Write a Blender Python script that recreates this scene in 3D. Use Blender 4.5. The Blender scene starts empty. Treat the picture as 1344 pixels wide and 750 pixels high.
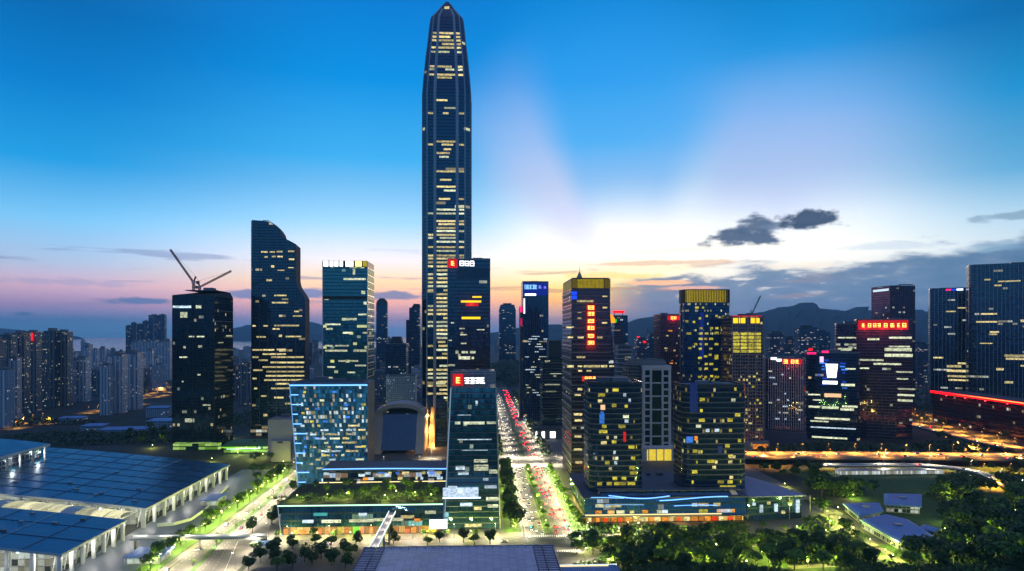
import bpy, math, random
from math import radians, sin, cos, tan, pi
from mathutils import Vector

# ------------------------------------------------------------------ camera, sky, sun, exposure
SC = bpy.context.scene
COL = SC.collection
F, CX, HY, CAMZ = 896.0, 672.0, 437.0, 150.0      # focal length and horizon of the 1344 px photograph, camera height
YAW = radians(2.556)                               # the street grid is turned this much against the view

cam_d = bpy.data.cameras.new('camera')
cam_d.sensor_width = 36.0
cam_d.lens = 24.0
cam_d.shift_y = (HY - 375.0) / 1344.0
cam_d.clip_start = 1.0
cam_d.clip_end = 80000.0
cam = bpy.data.objects.new('camera', cam_d)
COL.objects.link(cam)
cam.location = (0, 0, CAMZ)
cam.rotation_euler = (radians(90), 0, 0)
SC.camera = cam
SC.view_settings.view_transform = 'Standard'
SC.view_settings.look = 'None'
SC.view_settings.exposure = 0.0
SC.view_settings.gamma = 1.0
SC.view_settings.use_curve_mapping = False
SC.render.engine = 'CYCLES'
SC.cycles.use_denoising = True
SC.cycles.max_bounces = 6
SC.cycles.diffuse_bounces = 2
SC.cycles.glossy_bounces = 3
SC.cycles.transmission_bounces = 4
SC.cycles.volume_bounces = 0
SC.cycles.sample_clamp_indirect = 4.0
SC.cycles.sample_clamp_direct = 0.0
SC.cycles.use_light_tree = True
SC.cycles.blur_glossy = 0.5
SC.cycles.caustics_reflective = False
SC.cycles.caustics_refractive = False


def lin(c):
    """sRGB 0-255 to linear."""
    o = []
    for v in c:
        v = v / 255.0
        o.append(v / 12.92 if v <= 0.04045 else ((v + 0.055) / 1.055) ** 2.4)
    return tuple(o)


# ------------------------------------------------------------------ small node-expression helper
class E:
    def __init__(s, nt, sock):
        s.nt, s.k = nt, sock

    def _m(s, op, *a):
        n = s.nt.nodes.new('ShaderNodeMath')
        n.operation = op
        for i, v in enumerate((s,) + a):
            put(s.nt, n.inputs[i], v)
        return E(s.nt, n.outputs[0])

    def __add__(s, o): return s._m('ADD', o)
    __radd__ = __add__
    def __sub__(s, o): return s._m('SUBTRACT', o)
    def __rsub__(s, o): return (s * -1.0) + o
    def __mul__(s, o): return s._m('MULTIPLY', o)
    __rmul__ = __mul__
    def __truediv__(s, o): return s._m('DIVIDE', o)
    def floor(s): return s._m('FLOOR')
    def frac(s): return s._m('FRACT')
    def abs(s): return s._m('ABSOLUTE')
    def gt(s, o): return s._m('GREATER_THAN', o)
    def lt(s, o): return s._m('LESS_THAN', o)
    def pow(s, o): return s._m('POWER', o)
    def mx(s, o): return s._m('MAXIMUM', o)
    def mn(s, o): return s._m('MINIMUM', o)

    def ss(s, a, b):
        """smoothstep a..b -> 0..1 (b may lie below a)"""
        inv = b < a
        n = s.nt.nodes.new('ShaderNodeMapRange')
        n.interpolation_type = 'SMOOTHSTEP'
        put(s.nt, n.inputs['Value'], s)
        n.inputs['From Min'].default_value = min(a, b)
        n.inputs['From Max'].default_value = max(a, b)
        n.inputs['To Min'].default_value = 1.0 if inv else 0.0
        n.inputs['To Max'].default_value = 0.0 if inv else 1.0
        return E(s.nt, n.outputs['Result'])


def put(nt, inp, v):
    if isinstance(v, E):
        nt.links.new(v.k, inp)
    elif isinstance(v, (tuple, list)):
        v = tuple(v)
        if len(inp.default_value) == 4 and len(v) == 3:
            v = v + (1.0,)
        inp.default_value = v
    else:
        inp.default_value = v


def xyz(nt, x=0.0, y=0.0, z=0.0):
    n = nt.nodes.new('ShaderNodeCombineXYZ')
    for i, v in enumerate((x, y, z)):
        put(nt, n.inputs[i], v)
    return E(nt, n.outputs[0])


def sep(nt, v):
    n = nt.nodes.new('ShaderNodeSeparateXYZ')
    put(nt, n.inputs[0], v)
    return [E(nt, o) for o in n.outputs]


def mixc(nt, f, a, b):
    n = nt.nodes.new('ShaderNodeMix')
    n.data_type = 'RGBA'
    put(nt, n.inputs[0], f)
    put(nt, n.inputs[6], a)
    put(nt, n.inputs[7], b)
    return E(nt, n.outputs[2])


def noise(nt, vec, scale=1.0, detail=3.0, rough=0.5, dim='3D'):
    n = nt.nodes.new('ShaderNodeTexNoise')
    n.noise_dimensions = dim
    put(nt, n.inputs['Vector'], vec)
    n.inputs['Scale'].default_value = scale
    n.inputs['Detail'].default_value = detail
    n.inputs['Roughness'].default_value = rough
    return E(nt, n.outputs[0])


def white(nt, vec, colour=False):
    n = nt.nodes.new('ShaderNodeTexWhiteNoise')
    n.noise_dimensions = '3D'
    put(nt, n.inputs['Vector'], vec)
    return E(nt, n.outputs['Color' if colour else 'Value'])


def ramp(nt, f, stops):
    n = nt.nodes.new('ShaderNodeValToRGB')
    put(nt, n.inputs[0], f)
    el = n.color_ramp.elements
    while len(el) < len(stops):
        el.new(0.5)
    for e, (p, c) in zip(el, stops):
        e.position = p
        e.color = tuple(c) + (1.0,)
    return E(nt, n.outputs[0])


# ------------------------------------------------------------------ dusk sky
SUN_AZ, SUN_EL = 13.0, 2.5


def make_world():
    w = bpy.data.worlds.new('World')
    SC.world = w
    w.use_nodes = True
    nt = w.node_tree
    nt.nodes.clear()
    w.cycles.sampling_method = 'MANUAL'
    w.cycles.sample_map_resolution = 512
    tc = nt.nodes.new('ShaderNodeTexCoord')
    x, y, z = sep(nt, E(nt, tc.outputs['Generated']))
    az = x._m('ARCTAN2', y) * (180 / pi)
    hyp = (x * x + y * y).pow(0.5)
    el = z._m('ARCTAN2', hyp) * (180 / pi)
    t = (el + 4.0) / 44.0                      # -4 .. 40 degrees

    def P(e): return (e + 4.0) / 44.0

    def colm(stops): return ramp(nt, t, [(P(e), lin(c)) for e, c in stops])
    rear = colm([(-4, (10, 16, 26)), (0, (84, 134, 172)), (4, (84, 150, 192)), (12, (72, 146, 200)), (25, (60, 124, 190)), (40, (118, 132, 184))])
    left = colm([(-3, (45, 85, 130)), (0.3, (84, 138, 180)), (0.9, (92, 132, 178)), (2.0, (160, 138, 178)), (3.4, (204, 170, 190)), (5.0, (168, 188, 216)),
                 (8, (122, 196, 242)), (12, (34, 164, 236)), (17, (0, 132, 212)), (22, (0, 108, 184)), (28, (30, 110, 190)), (40, (118, 132, 184))])
    midl = colm([(-3, (60, 85, 130)), (0.3, (110, 145, 195)), (1.4, (190, 155, 180)), (2.6, (248, 178, 160)), (4.2, (253, 212, 165)), (6.0, (236, 230, 234)),
                 (9, (164, 218, 255)), (14, (66, 184, 252)), (20, (0, 150, 234)), (26, (0, 126, 214)), (31, (40, 125, 210)), (40, (118, 132, 184))])
    cent = colm([(-3, (80, 85, 120)), (0.3, (120, 130, 165)), (1.4, (205, 165, 160)), (2.6, (252, 185, 105)), (3.6, (255, 214, 116)), (4.8, (255, 240, 190)),
                 (6.6, (255, 252, 240)), (8.6, (248, 250, 255)), (11.5, (204, 232, 255)), (15.5, (90, 190, 253)), (20, (10, 156, 240)), (26, (0, 136, 220)), (31, (40, 135, 215)), (40, (118, 132, 184))])
    rigc = colm([(-3, (70, 85, 110)), (0.3, (96, 116, 146)), (2.2, (140, 150, 170)), (4, (225, 222, 215)), (6.5, (255, 252, 240)), (9, (240, 248, 255)), (12.5, (180, 216, 252)),
                 (17, (96, 182, 248)), (21, (20, 152, 230)), (25, (0, 132, 208)), (31, (40, 130, 210)), (40, (118, 132, 184))])
    righ = colm([(-3, (50, 80, 110)), (0.3, (74, 104, 138)), (3, (110, 140, 165)), (6, (205, 222, 232)), (8, (178, 214, 236)), (11, (98, 178, 226)),
                 (16, (24, 150, 214)), (21, (0, 110, 178)), (28, (30, 110, 190)), (40, (118, 132, 184))])
    c = mixc(nt, az.ss(-34, -12), left, midl)
    c = mixc(nt, az.ss(-6, 5), c, cent)
    c = mixc(nt, az.ss(8, 19), c, rigc)
    c = mixc(nt, az.ss(22, 38), c, righ)
    c = mixc(nt, az.abs().ss(44, 115), c, rear)
    # crepuscular beams fanning out from where the sun went down
    dx, dy = az - 9.5, el - 2.5
    ang = dx._m('ARCTAN2', dy) * (180 / pi)
    rad = (dx * dx + dy * dy).pow(0.5)
    b1 = ang.ss(-56, -36) * ang.ss(-16, -30) * rad.ss(2, 9) * rad.ss(24, 13)
    c = mixc(nt, b1 * 0.55, c, lin((200, 206, 248)))
    dx2, dy2 = az - 16.0, el - 3.0
    ang2 = dx2._m('ARCTAN2', dy2) * (180 / pi)
    rad2 = (dx2 * dx2 + dy2 * dy2).pow(0.5)
    b2 = ang2.ss(-14, 14) * ang2.ss(66, 36) * rad2.ss(4, 10) * rad2.ss(25, 13) * el.ss(23, 15)
    c = mixc(nt, b2 * 0.45, c, lin((176, 192, 244)))
    wedge = ang.ss(-32, -18) * ang.ss(34, 14) * rad.ss(6, 11) * rad.ss(26, 14)
    c = mixc(nt, wedge * 0.5, c, lin((70, 172, 250)))
    # clouds
    p = xyz(nt, az * 0.16, el * 0.62, 3.7)
    n1 = noise(nt, p, 1.0, 6.0, 0.58)
    n2 = noise(nt, xyz(nt, az * 0.42, el * 1.5, 9.1), 1.0, 5.0, 0.55)
    n3 = noise(nt, xyz(nt, az * 0.10, el * 1.25, 21.0), 1.0, 4.0, 0.5)
    top = (az - 8.0) * 0.085 + 4.3 + (n1 - 0.5) * 5.0
    bank = (top - el).ss(-0.15, 0.9) * az.ss(5, 12) * az.abs().ss(75, 50)
    holes = (n2.ss(0.56, 0.68)) * el.ss(1.8, 3.2) * az.ss(36, 18) * 0.75
    bankc = mixc(nt, el.ss(0.5, 6.0), lin((82, 120, 158)), lin((62, 106, 144)))
    bankc = mixc(nt, n2.ss(0.35, 0.7) * 0.35, bankc, lin((128, 146, 170)))
    c = mixc(nt, bank * (1.0 - holes) * 0.93, c, bankc)
    stk = n3.ss(0.56, 0.66) * el.ss(1.5, 2.6) * el.ss(7.4, 5.6) * az.ss(-60, -40) * az.ss(30, 14)
    stkc = mixc(nt, az.ss(-14, 2), lin((112, 128, 170)), lin((176, 130, 110)))
    c = mixc(nt, stk * 0.55, c, stkc)

    def puff(px, py, wx, wy, col, k=0.96, seed=0.0, g=1.5):
        nonlocal c
        a0 = math.degrees(math.atan2(px - CX, F))
        e0 = math.degrees(math.atan2(HY - py, math.hypot(F, px - CX)))
        q = noise(nt, xyz(nt, az * 0.55, el * 1.15, 40.0 + seed), 1.0, 6.0, 0.55)
        u, v = (az - a0) / (wx / 16.0), (el - e0) / (wy / 16.0)
        v = v + u.abs() * 0.15
        d = (u * u + v * v).pow(0.5) + (q - 0.5) * 2.6 * g
        c = mixc(nt, d.ss(1.25, 0.55) * k, c, lin(col))
    puff(976, 312, 46, 11, (58, 88, 120), 0.97, 0.0, 1.1)
    puff(990, 296, 22, 12, (62, 92, 124), 0.95, 5.0, 1.1)
    puff(1022, 297, 40, 4, (96, 122, 150), 0.7, 6.0, 0.8)
    puff(1062, 288, 38, 11, (44, 74, 106), 0.97, 2.0, 1.15)
    puff(842, 354, 74, 8, (255, 238, 200), 0.9, 21.0, 0.8)
    puff(800, 362, 60, 5, (255, 214, 130), 0.8, 22.0, 0.8)
    puff(868, 371, 46, 3.5, (252, 190, 140), 0.85, 23.0, 0.7)
    puff(905, 378, 40, 2.6, (240, 178, 150), 0.75, 24.0, 0.6)
    puff(880, 345, 90, 3.5, (206, 160, 128), 0.6, 25.0, 0.7)
    puff(1050, 348, 38, 5, (236, 228, 214), 0.8, 26.0, 0.8)
    puff(1180, 322, 60, 5, (190, 206, 222), 0.6, 27.0, 0.9)
    puff(1310, 324, 40, 6, (120, 160, 190), 0.6, 28.0, 0.9)
    puff(1330, 283, 40, 5, (120, 150, 176), 0.7, 29.0, 0.9)
    puff(182, 395, 40, 4.5, (92, 116, 160), 0.92, 7.0, 0.7)
    puff(322, 386, 26, 6, (92, 118, 168), 0.85, 9.0, 0.8)
    puff(408, 385, 20, 7, (98, 124, 172), 0.88, 11.0, 0.8)
    puff(522, 388, 42, 6, (108, 122, 162), 0.88, 13.0, 0.7)
    puff(32, 412, 9, 2.5, (80, 112, 158), 0.8, 15.0, 0.4)
    puff(90, 370, 70, 4, (150, 150, 186), 0.5, 17.0, 0.9)
    bg = nt.nodes.new('ShaderNodeBackground')
    put(nt, bg.inputs[0], c)
    put(nt, bg.inputs[1], el.ss(13, 3.0) * 0.55 * az.abs().ss(60, 20) + 1.0)
    sky = nt.nodes.new('ShaderNodeTexSky')
    sky.sky_type = 'NISHITA'
    sky.sun_disc = False
    sky.sun_elevation = radians(SUN_EL)
    sky.sun_rotation = radians(SUN_AZ)
    bg2 = nt.nodes.new('ShaderNodeBackground')
    nt.links.new(sky.outputs[0], bg2.inputs[0])
    bg2.inputs[1].default_value = 0.002
    add = nt.nodes.new('ShaderNodeAddShader')
    nt.links.new(bg.outputs[0], add.inputs[0])
    nt.links.new(bg2.outputs[0], add.inputs[1])
    out = nt.nodes.new('ShaderNodeOutputWorld')
    nt.links.new(add.outputs[0], out.inputs[0])


make_world()
sun_d = bpy.data.lights.new('sun', 'SUN')
sun_d.energy = 0.35
sun_d.angle = radians(6)
sun_d.color = (1.0, 0.72, 0.48)
sun = bpy.data.objects.new('sun', sun_d)
COL.objects.link(sun)
_sd = Vector((sin(radians(SUN_AZ)) * cos(radians(SUN_EL)), cos(radians(SUN_AZ)) * cos(radians(SUN_EL)), sin(radians(SUN_EL))))
sun.rotation_euler = _sd.to_track_quat('Z', 'Y').to_euler()
sun.location = (0, 0, 800)


# ------------------------------------------------------------------ placing by the photograph's perspective
def D_of(py, z=0.0): return (CAMZ - z) * F / (py - HY)
def Zat(py, D): return CAMZ - (py - HY) * D / F
def Xat(px, D): return (px - CX) * D / F


def to_uv(px, D):
    """street-grid coordinates of the point at photo column px and distance D"""
    X, Y = Xat(px, D), D
    return X * cos(YAW) + Y * sin(YAW), -X * sin(YAW) + Y * cos(YAW)


def to_xy(u, v):
    return u * cos(YAW) - v * sin(YAW), u * sin(YAW) + v * cos(YAW)


# ------------------------------------------------------------------ meshes
class MB:
    def __init__(s):
        s.v, s.f, s.uv, s.mi = [], [], [], []

    def face(s, pts, uvs=None, m=0):
        b = len(s.v)
        s.v.extend(pts)
        s.f.append(tuple(range(b, b + len(pts))))
        s.uv.extend(uvs if uvs else [(p[0], p[1]) for p in pts])
        s.mi.append(m)

    def box(s, x0, x1, y0, y1, z0, z1, m=0):
        return s.loft([(z0, rect(x0, x1, y0, y1)), (z1, rect(x0, x1, y0, y1))], m)

    def loft(s, secs, m=0, capm=None, bottom=True, top=True):
        """secs: (z or list of z, polygon); polygons run counter-clockwise seen from above"""
        n = len(secs[0][1])
        per = [0.0]
        p0 = secs[0][1]
        for i in range(n):
            a, b = p0[i], p0[(i + 1) % n]
            per.append(per[-1] + math.hypot(b[0] - a[0], b[1] - a[1]))

        def zz(z, i): return z[i % n] if isinstance(z, (list, tuple)) else z
        for (za, pa), (zb, pb) in zip(secs[:-1], secs[1:]):
            for i in range(n):
                j = (i + 1) % n
                s.face([(*pa[i], zz(za, i)), (*pa[j], zz(za, j)), (*pb[j], zz(zb, j)), (*pb[i], zz(zb, i))],
                       [(per[i], zz(za, i)), (per[i + 1], zz(za, j)), (per[i + 1], zz(zb, j)), (per[i], zz(zb, i))], m)
        cm = m if capm is None else capm
        if top:
            z, p = secs[-1]
            s.face([(*p[i], zz(z, i)) for i in range(n)], None, cm)
        if bottom:
            z, p = secs[0]
            s.face([(*p[i], zz(z, i)) for i in reversed(range(n))], None, cm)
        return s

    def tube(s, a, b, r0, r1=None, n=8, m=0):
        r1 = r0 if r1 is None else r1
        a, b = Vector(a), Vector(b)
        d = (b - a).normalized()
        q = d.orthogonal().normalized()
        w = d.cross(q)
        A = [tuple(a + (q * cos(2 * pi * i / n) + w * sin(2 * pi * i / n)) * r0) for i in range(n)]
        B = [tuple(b + (q * cos(2 * pi * i / n) + w * sin(2 * pi * i / n)) * r1) for i in range(n)]
        L = (b - a).length
        for i in range(n):
            j = (i + 1) % n
            s.face([A[i], A[j], B[j], B[i]], [(i / n, 0), ((i + 1) / n, 0), ((i + 1) / n, L), (i / n, L)], m)
        s.face(B, None, m)
        s.face(A[::-1], None, m)
        return s

    def ball(s, c, r, n=8, k=6, sz=1.0, m=0):
        for i in range(k):
            for j in range(n):
                q = []
                for (ii, jj) in ((i, j), (i, j + 1), (i + 1, j + 1), (i + 1, j)):
                    th, ph = pi * ii / k, 2 * pi * jj / n
                    q.append((c[0] + r * sin(th) * cos(ph), c[1] + r * sin(th) * sin(ph), c[2] - r * sz * cos(th)))
                if i == 0: q = [q[0], q[2], q[3]]
                elif i == k - 1: q = [q[0], q[1], q[2]]
                s.face(q, None, m)
        return s

    def mesh(s, name, mats):
        me = bpy.data.meshes.new(name)
        me.from_pydata(s.v, [], s.f)
        ul = me.uv_layers.new(name='uv')
        ul.data.foreach_set('uv', [c for p in s.uv for c in p])
        for mt in (mats if isinstance(mats, (list, tuple)) else [mats]):
            me.materials.append(mt)
        me.polygons.foreach_set('material_index', s.mi)
        me.update()
        return me

    def build(s, name, mats, parent=None, loc=(0, 0, 0), rz=0.0, smooth=False):
        me = s.mesh(name, mats)
        if smooth:
            me.polygons.foreach_set('use_smooth', [True] * len(me.polygons))
        return link(name, me, parent, loc, rz)


def link(name, data, parent=None, loc=(0, 0, 0), rz=0.0):
    o = bpy.data.objects.new(name, data)
    COL.objects.link(o)
    if parent is not None:
        o.parent = parent
    o.location = loc
    if rz:
        o.rotation_euler = (0, 0, rz)
    return o


def tag(o, label=None, cat=None, group=None, kind=None):
    if label: o['label'] = label
    if cat: o['category'] = cat
    if group: o['group'] = group
    if kind: o['kind'] = kind
    return o


def empty(name, loc, rz=0.0, label=None, cat=None, group=None):
    o = link(name, None, None, loc, rz)
    o.empty_display_size = 1.0
    return tag(o, label, cat, group)


KIDS = {}


def kids(o):
    return [c for c in COL.objects if c.parent == o]


def family(o):
    """the thing and its parts, ready to be copied many times"""
    return (o, [(c, kids(c)) for c in kids(o)])


def dup(fam, loc, rz=0.0, label=None, group=None, scale=None):
    o, ch = fam
    r = o.copy()
    COL.objects.link(r)
    r.location = loc
    r.rotation_euler = (0, 0, rz)
    if scale: r.scale = scale
    if label: r['label'] = label
    if group: r['group'] = group
    for c, sub in ch:
        k = c.copy()
        COL.objects.link(k)
        k.parent = r
        for g in sub:
            h = g.copy()
            COL.objects.link(h)
            h.parent = k
    return r


def drop(fam):
    """remove a prototype that was only copied from"""
    o, ch = fam
    for c, sub in ch:
        for g in sub: bpy.data.objects.remove(g)
        bpy.data.objects.remove(c)
    bpy.data.objects.remove(o)


def rect(x0, x1, y0, y1): return [(x0, y0), (x1, y0), (x1, y1), (x0, y1)]


def rrect(x0, x1, y0, y1, r, n=5, corners=(1, 1, 1, 1)):
    """rounded rectangle; corners: front-left, front-right, back-right, back-left"""
    out = []
    for k, (cx, cy, a0) in enumerate(((x0 + r, y0 + r, pi), (x1 - r, y0 + r, 1.5 * pi), (x1 - r, y1 - r, 0.0), (x0 + r, y1 - r, 0.5 * pi))):
        if corners[k]:
            for i in range(n + 1):
                a = a0 + 0.5 * pi * i / n
                out.append((cx + r * cos(a), cy + r * sin(a)))
        else:
            out.append([(x0, y0), (x1, y0), (x1, y1), (x0, y1)][k])
    return out


def grow(poly, d):
    """push a convex counter-clockwise outline outward by d"""
    n = len(poly)
    out = []
    for i in range(n):
        a, b, c = Vector(poly[i - 1]), Vector(poly[i]), Vector(poly[(i + 1) % n])
        e1, e2 = (b - a).normalized(), (c - b).normalized()
        n1, n2 = Vector((e1.y, -e1.x)), Vector((e2.y, -e2.x))
        k = n1 + n2
        k = k / max(0.3, k.dot(n1)) if k.length > 1e-6 else n1
        out.append(tuple(b + k * d))
    return out


# ------------------------------------------------------------------ materials
MATS = {}


def new_mat(name):
    m = bpy.data.materials.new(name)
    m.use_nodes = True
    nt = m.node_tree
    b = nt.nodes['Principled BSDF']
    return m, nt, b


def plain(name, col=(.2, .2, .2), rough=0.6, metal=0.0, var=0.15, scale=0.4, spec=0.5):
    """one colour with uneven weathering"""
    if name in MATS: return MATS[name]
    m, nt, b = new_mat(name)
    tc = nt.nodes.new('ShaderNodeTexCoord')
    o = E(nt, tc.outputs['Object'])
    n = noise(nt, o, scale, 5.0, 0.6)
    f = (n - 0.5) * (2 * var) + 1.0
    c = nt.nodes.new('ShaderNodeVectorMath')
    c.operation = 'SCALE'
    c.inputs[0].default_value = col
    put(nt, c.inputs['Scale'], f)
    nt.links.new(c.outputs[0], b.inputs['Base Color'])
    put(nt, b.inputs['Roughness'], n * 0.2 + (rough - 0.1))
    b.inputs['Metallic'].default_value = metal
    b.inputs['Specular IOR Level'].default_value = spec
    MATS[name] = m
    return m


def glow(name, col, strength, sample=True, var=0.0):
    """something that gives off light"""
    if name in MATS: return MATS[name]
    m, nt, b = new_mat(name)
    b.inputs['Base Color'].default_value = (0.02, 0.02, 0.02, 1)
    b.inputs['Emission Color'].default_value = (*col, 1)
    b.inputs['Emission Strength'].default_value = strength
    if var:
        tc = nt.nodes.new('ShaderNodeTexCoord')
        oi = nt.nodes.new('ShaderNodeObjectInfo')
        px, py, pz = sep(nt, E(nt, tc.outputs['Object']))
        cell = white(nt, xyz(nt, (px * 0.55).floor(), pz.floor(), E(nt, oi.outputs['Random']) * 90.0))
        n = noise(nt, E(nt, tc.outputs['Object']), 1.3, 2.0, 0.6)
        each = white(nt, xyz(nt, E(nt, oi.outputs['Random']) * 371.0, 2.0, 5.0))
        put(nt, b.inputs['Emission Strength'], (cell * var + (1.0 - var)) * (n * 1.3 + 0.35) * (each * 0.75 + 0.5) * strength)
    m.cycles.emission_sampling = 'AUTO' if sample else 'NONE'
    MATS[name] = m
    return m


def facade(name, glass=(.012, .02, .03), frame=(.05, .055, .065), bay=1.5, fl=4.0, mw=.16, sp=1.0, lit=.1, c1=(255, 222, 130), c2=(235, 245, 220),
           power=1.3, seed=0.0, ior=2.3, rough=.05, strip=.55, wob=.012, cell=2, dim=.0, framerough=.45, framemetal=.3, dimc=(90, 130, 190), stint=(.35, .70, 1.0)):
    """curtain wall: mullions, spandrel bands, glass panes that lean a little each, and rooms with the light on"""
    if name in MATS: return MATS[name]
    m, nt, b = new_mat(name)
    uvn = nt.nodes.new('ShaderNodeUVMap')
    u, v, _ = sep(nt, E(nt, uvn.outputs[0]))
    oi = nt.nodes.new('ShaderNodeObjectInfo')
    rnd = E(nt, oi.outputs['Random']) * 57.0 + seed
    cu, cv = (u / bay), (v / fl)
    iu, iv = cu.floor(), cv.floor()
    fu, fv = cu.frac(), cv.frac()
    fr = (fu.lt(mw / bay)).mx(fv.lt(sp / fl))
    room = (iu / float(cell)).floor()
    r1 = white(nt, xyz(nt, room, iv, rnd))
    r2 = white(nt, xyz(nt, room, iv, rnd + 11.3))
    rf = white(nt, xyz(nt, 3.1, iv, rnd + 5.7))
    st = noise(nt, xyz(nt, room * 0.16, iv * 3.37, rnd), 1.0, 1.0, 0.5)
    score = (st - 0.5) * (1.9 * strip) + 0.5 * strip + r1 * (1.0 - strip) + (rf - 0.5) * 0.34
    on = score.gt(1.0 - lit * 1.35 - 0.06 * strip)
    inner = noise(nt, xyz(nt, u * 1.3, v * 0.9, rnd), 1.0, 2.0, 0.6)
    lvl = (r2 * r2 * 0.75 + 0.25) * (inner * 1.0 + 0.45) * power
    blind = (fv * fl).lt(fl - 0.35 - 0.0)
    em = on * lvl * (1.0 - fr) * (blind * 0.6 + 0.4)
    ec = mixc(nt, r2, lin(c1), lin(c2))
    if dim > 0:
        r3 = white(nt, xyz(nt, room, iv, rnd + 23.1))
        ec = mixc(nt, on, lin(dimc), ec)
        em = em + (1.0 - on) * (1.0 - fr) * (r3 * r3) * dim  # faint emission added to unlit panes to tint and brighten the glass
    put(nt, b.inputs['Emission Color'], ec)
    put(nt, b.inputs['Emission Strength'], em)
    gv = white(nt, xyz(nt, iu, iv, rnd + 2.0))
    gc = mixc(nt, gv, tuple(g * 0.6 for g in glass), tuple(g * 1.5 for g in glass))
    put(nt, b.inputs['Base Color'], mixc(nt, fr, gc, frame))
    put(nt, b.inputs['Roughness'], fr * (framerough - rough) + rough + gv * 0.03)
    put(nt, b.inputs['Metallic'], fr * framemetal)
    put(nt, b.inputs['IOR'], fr * (1.5 - ior) + ior)
    b.inputs['Specular Tint'].default_value = (*stint, 1)
    wc = white(nt, xyz(nt, iu, iv, rnd + 31.0), True)
    geo = nt.nodes.new('ShaderNodeNewGeometry')
    s1 = nt.nodes.new('ShaderNodeVectorMath')
    s1.operation = 'MULTIPLY_ADD'
    nt.links.new(wc.k, s1.inputs[0])
    s1.inputs[1].default_value = (2 * wob,) * 3
    s1.inputs[2].default_value = (-wob,) * 3
    s2 = nt.nodes.new('ShaderNodeVectorMath')
    s2.operation = 'ADD'
    nt.links.new(geo.outputs['Normal'], s2.inputs[0])
    nt.links.new(s1.outputs[0], s2.inputs[1])
    s3 = nt.nodes.new('ShaderNodeVectorMath')
    s3.operation = 'NORMALIZE'
    nt.links.new(s2.outputs[0], s3.inputs[0])
    nt.links.new(s3.outputs[0], b.inputs['Normal'])
    m.cycles.emission_sampling = 'NONE'
    MATS[name] = m
    return m


WARM, COOL, YEL, TEAL = (255, 224, 140), (232, 246, 238), (255, 226, 60), (150, 235, 225)
lw_warm = glow('warm_window_light', lin((255, 234, 160)), 1.15, False, 0.65)
lw_pale = glow('pale_window_light', lin((240, 246, 205)), 1.15, False, 0.65)
lw_yel = glow('yellow_window_light', lin((245, 228, 70)), .9, False, 0.65)
lw_cool = glow('cool_window_light', lin((215, 240, 255)), 1.2, False, 0.6)
lw_blue = glow('blue_window_light', lin((60, 140, 255)), 1.3, False, 0.5)
lw_oran = glow('orange_shop_light', lin((255, 150, 50)), 1.25, False, 0.6)
lw_gold = glow('gold_crown_light', lin((225, 196, 16)), 1.25, False, 0.35)
neon_red = glow('red_sign_light', lin((255, 8, 14)), 2.2)
neon_redd = glow('dim_red_sign_light', lin((225, 4, 16)), 0.8)
neon_char = glow('amber_character_light', lin((255, 205, 96)), 2.6)
neon_white = glow('white_sign_light', lin((240, 246, 255)), 3.0)
neon_blue = glow('blue_sign_light', lin((20, 70, 255)), 1.3)
neon_cyan = glow('cyan_character_light', lin((140, 210, 255)), 2.0)
neon_pink = glow('pink_sign_light', lin((255, 30, 110)), 1.8)
led_blue = glow('blue_strip_light', lin((100, 165, 255)), 2.6)
led_white = glow('white_strip_light', lin((225, 240, 255)), 2.2)
led_green = glow('pale_green_strip_light', lin((195, 255, 215)), 1.9)
led_warm = glow('warm_strip_light', lin((255, 225, 150)), 1.8)
lamp_warm = glow('lamp_head_light', lin((255, 236, 190)), 14.0, False)
lamp_orange = glow('orange_lamp_light', lin((255, 170, 60)), 12.0, False)
lamp_green = glow('garden_lamp_light', lin((240, 255, 150)), 9.0, False)
head_m = glow('headlight_light', lin((255, 246, 220)), 11.0)
tail_m = glow('tail_light_light', lin((255, 16, 16)), 60.0)

concrete = plain('grey_concrete', (.22, .215, .21), .8)
pale_stone = plain('pale_stone', (.36, .34, .31), .75)
dark_metal = plain('dark_metal', (.03, .033, .04), .45, .6)
mid_metal = plain('grey_metal', (.16, .17, .19), .4, .7)
pale_metal = plain('pale_metal', (.38, .40, .43), .35, .7)
white_paint = plain('white_paint', (.75, .75, .73), .5)
roof_dark = plain('dark_roof', (.045, .05, .06), .8, 0, .35, .12)
roof_grey = plain('grey_roof', (.17, .175, .19), .75, 0, .3, .1)
black_rubber = plain('black_rubber', (.015, .015, .016), .8)
asphalt = plain('asphalt', (.09, .084, .076), .75, 0, .3, .08)
paving = plain('paving', (.11, .105, .095), .8, 0, .3, .15)
kerb_m = plain('kerb_stone', (.28, .27, .25), .8)
mark_m = plain('road_paint', (.68, .67, .6), .6, 0, .2, 1.0)
bark = plain('bark', (.07, .05, .035), .9)
orange_stone = plain('sandstone', (.5, .36, .2), .7)


def leaf_mat(name, a, bcol):
    m, nt, b = new_mat(name)
    oi = nt.nodes.new('ShaderNodeObjectInfo')
    geo = nt.nodes.new('ShaderNodeNewGeometry')
    tc = nt.nodes.new('ShaderNodeTexCoord')
    n = noise(nt, E(nt, tc.outputs['Object']), .55, 3.0, .6)
    f = (n - .5) * 1.5 + E(nt, geo.outputs['Random Per Island']) * .5 + E(nt, oi.outputs['Random']) * .5
    put(nt, b.inputs['Base Color'], mixc(nt, f.mn(1.0).mx(0.0), a, bcol))
    b.inputs['Roughness'].default_value = .6
    b.inputs['Specular IOR Level'].default_value = .3
    return m


leaf = leaf_mat('leaves', (.016, .044, .010), (.055, .11, .018))
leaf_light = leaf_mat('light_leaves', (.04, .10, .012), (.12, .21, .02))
leaf_dark = leaf_mat('far_leaves', (.016, .034, .018), (.04, .07, .03))


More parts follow.
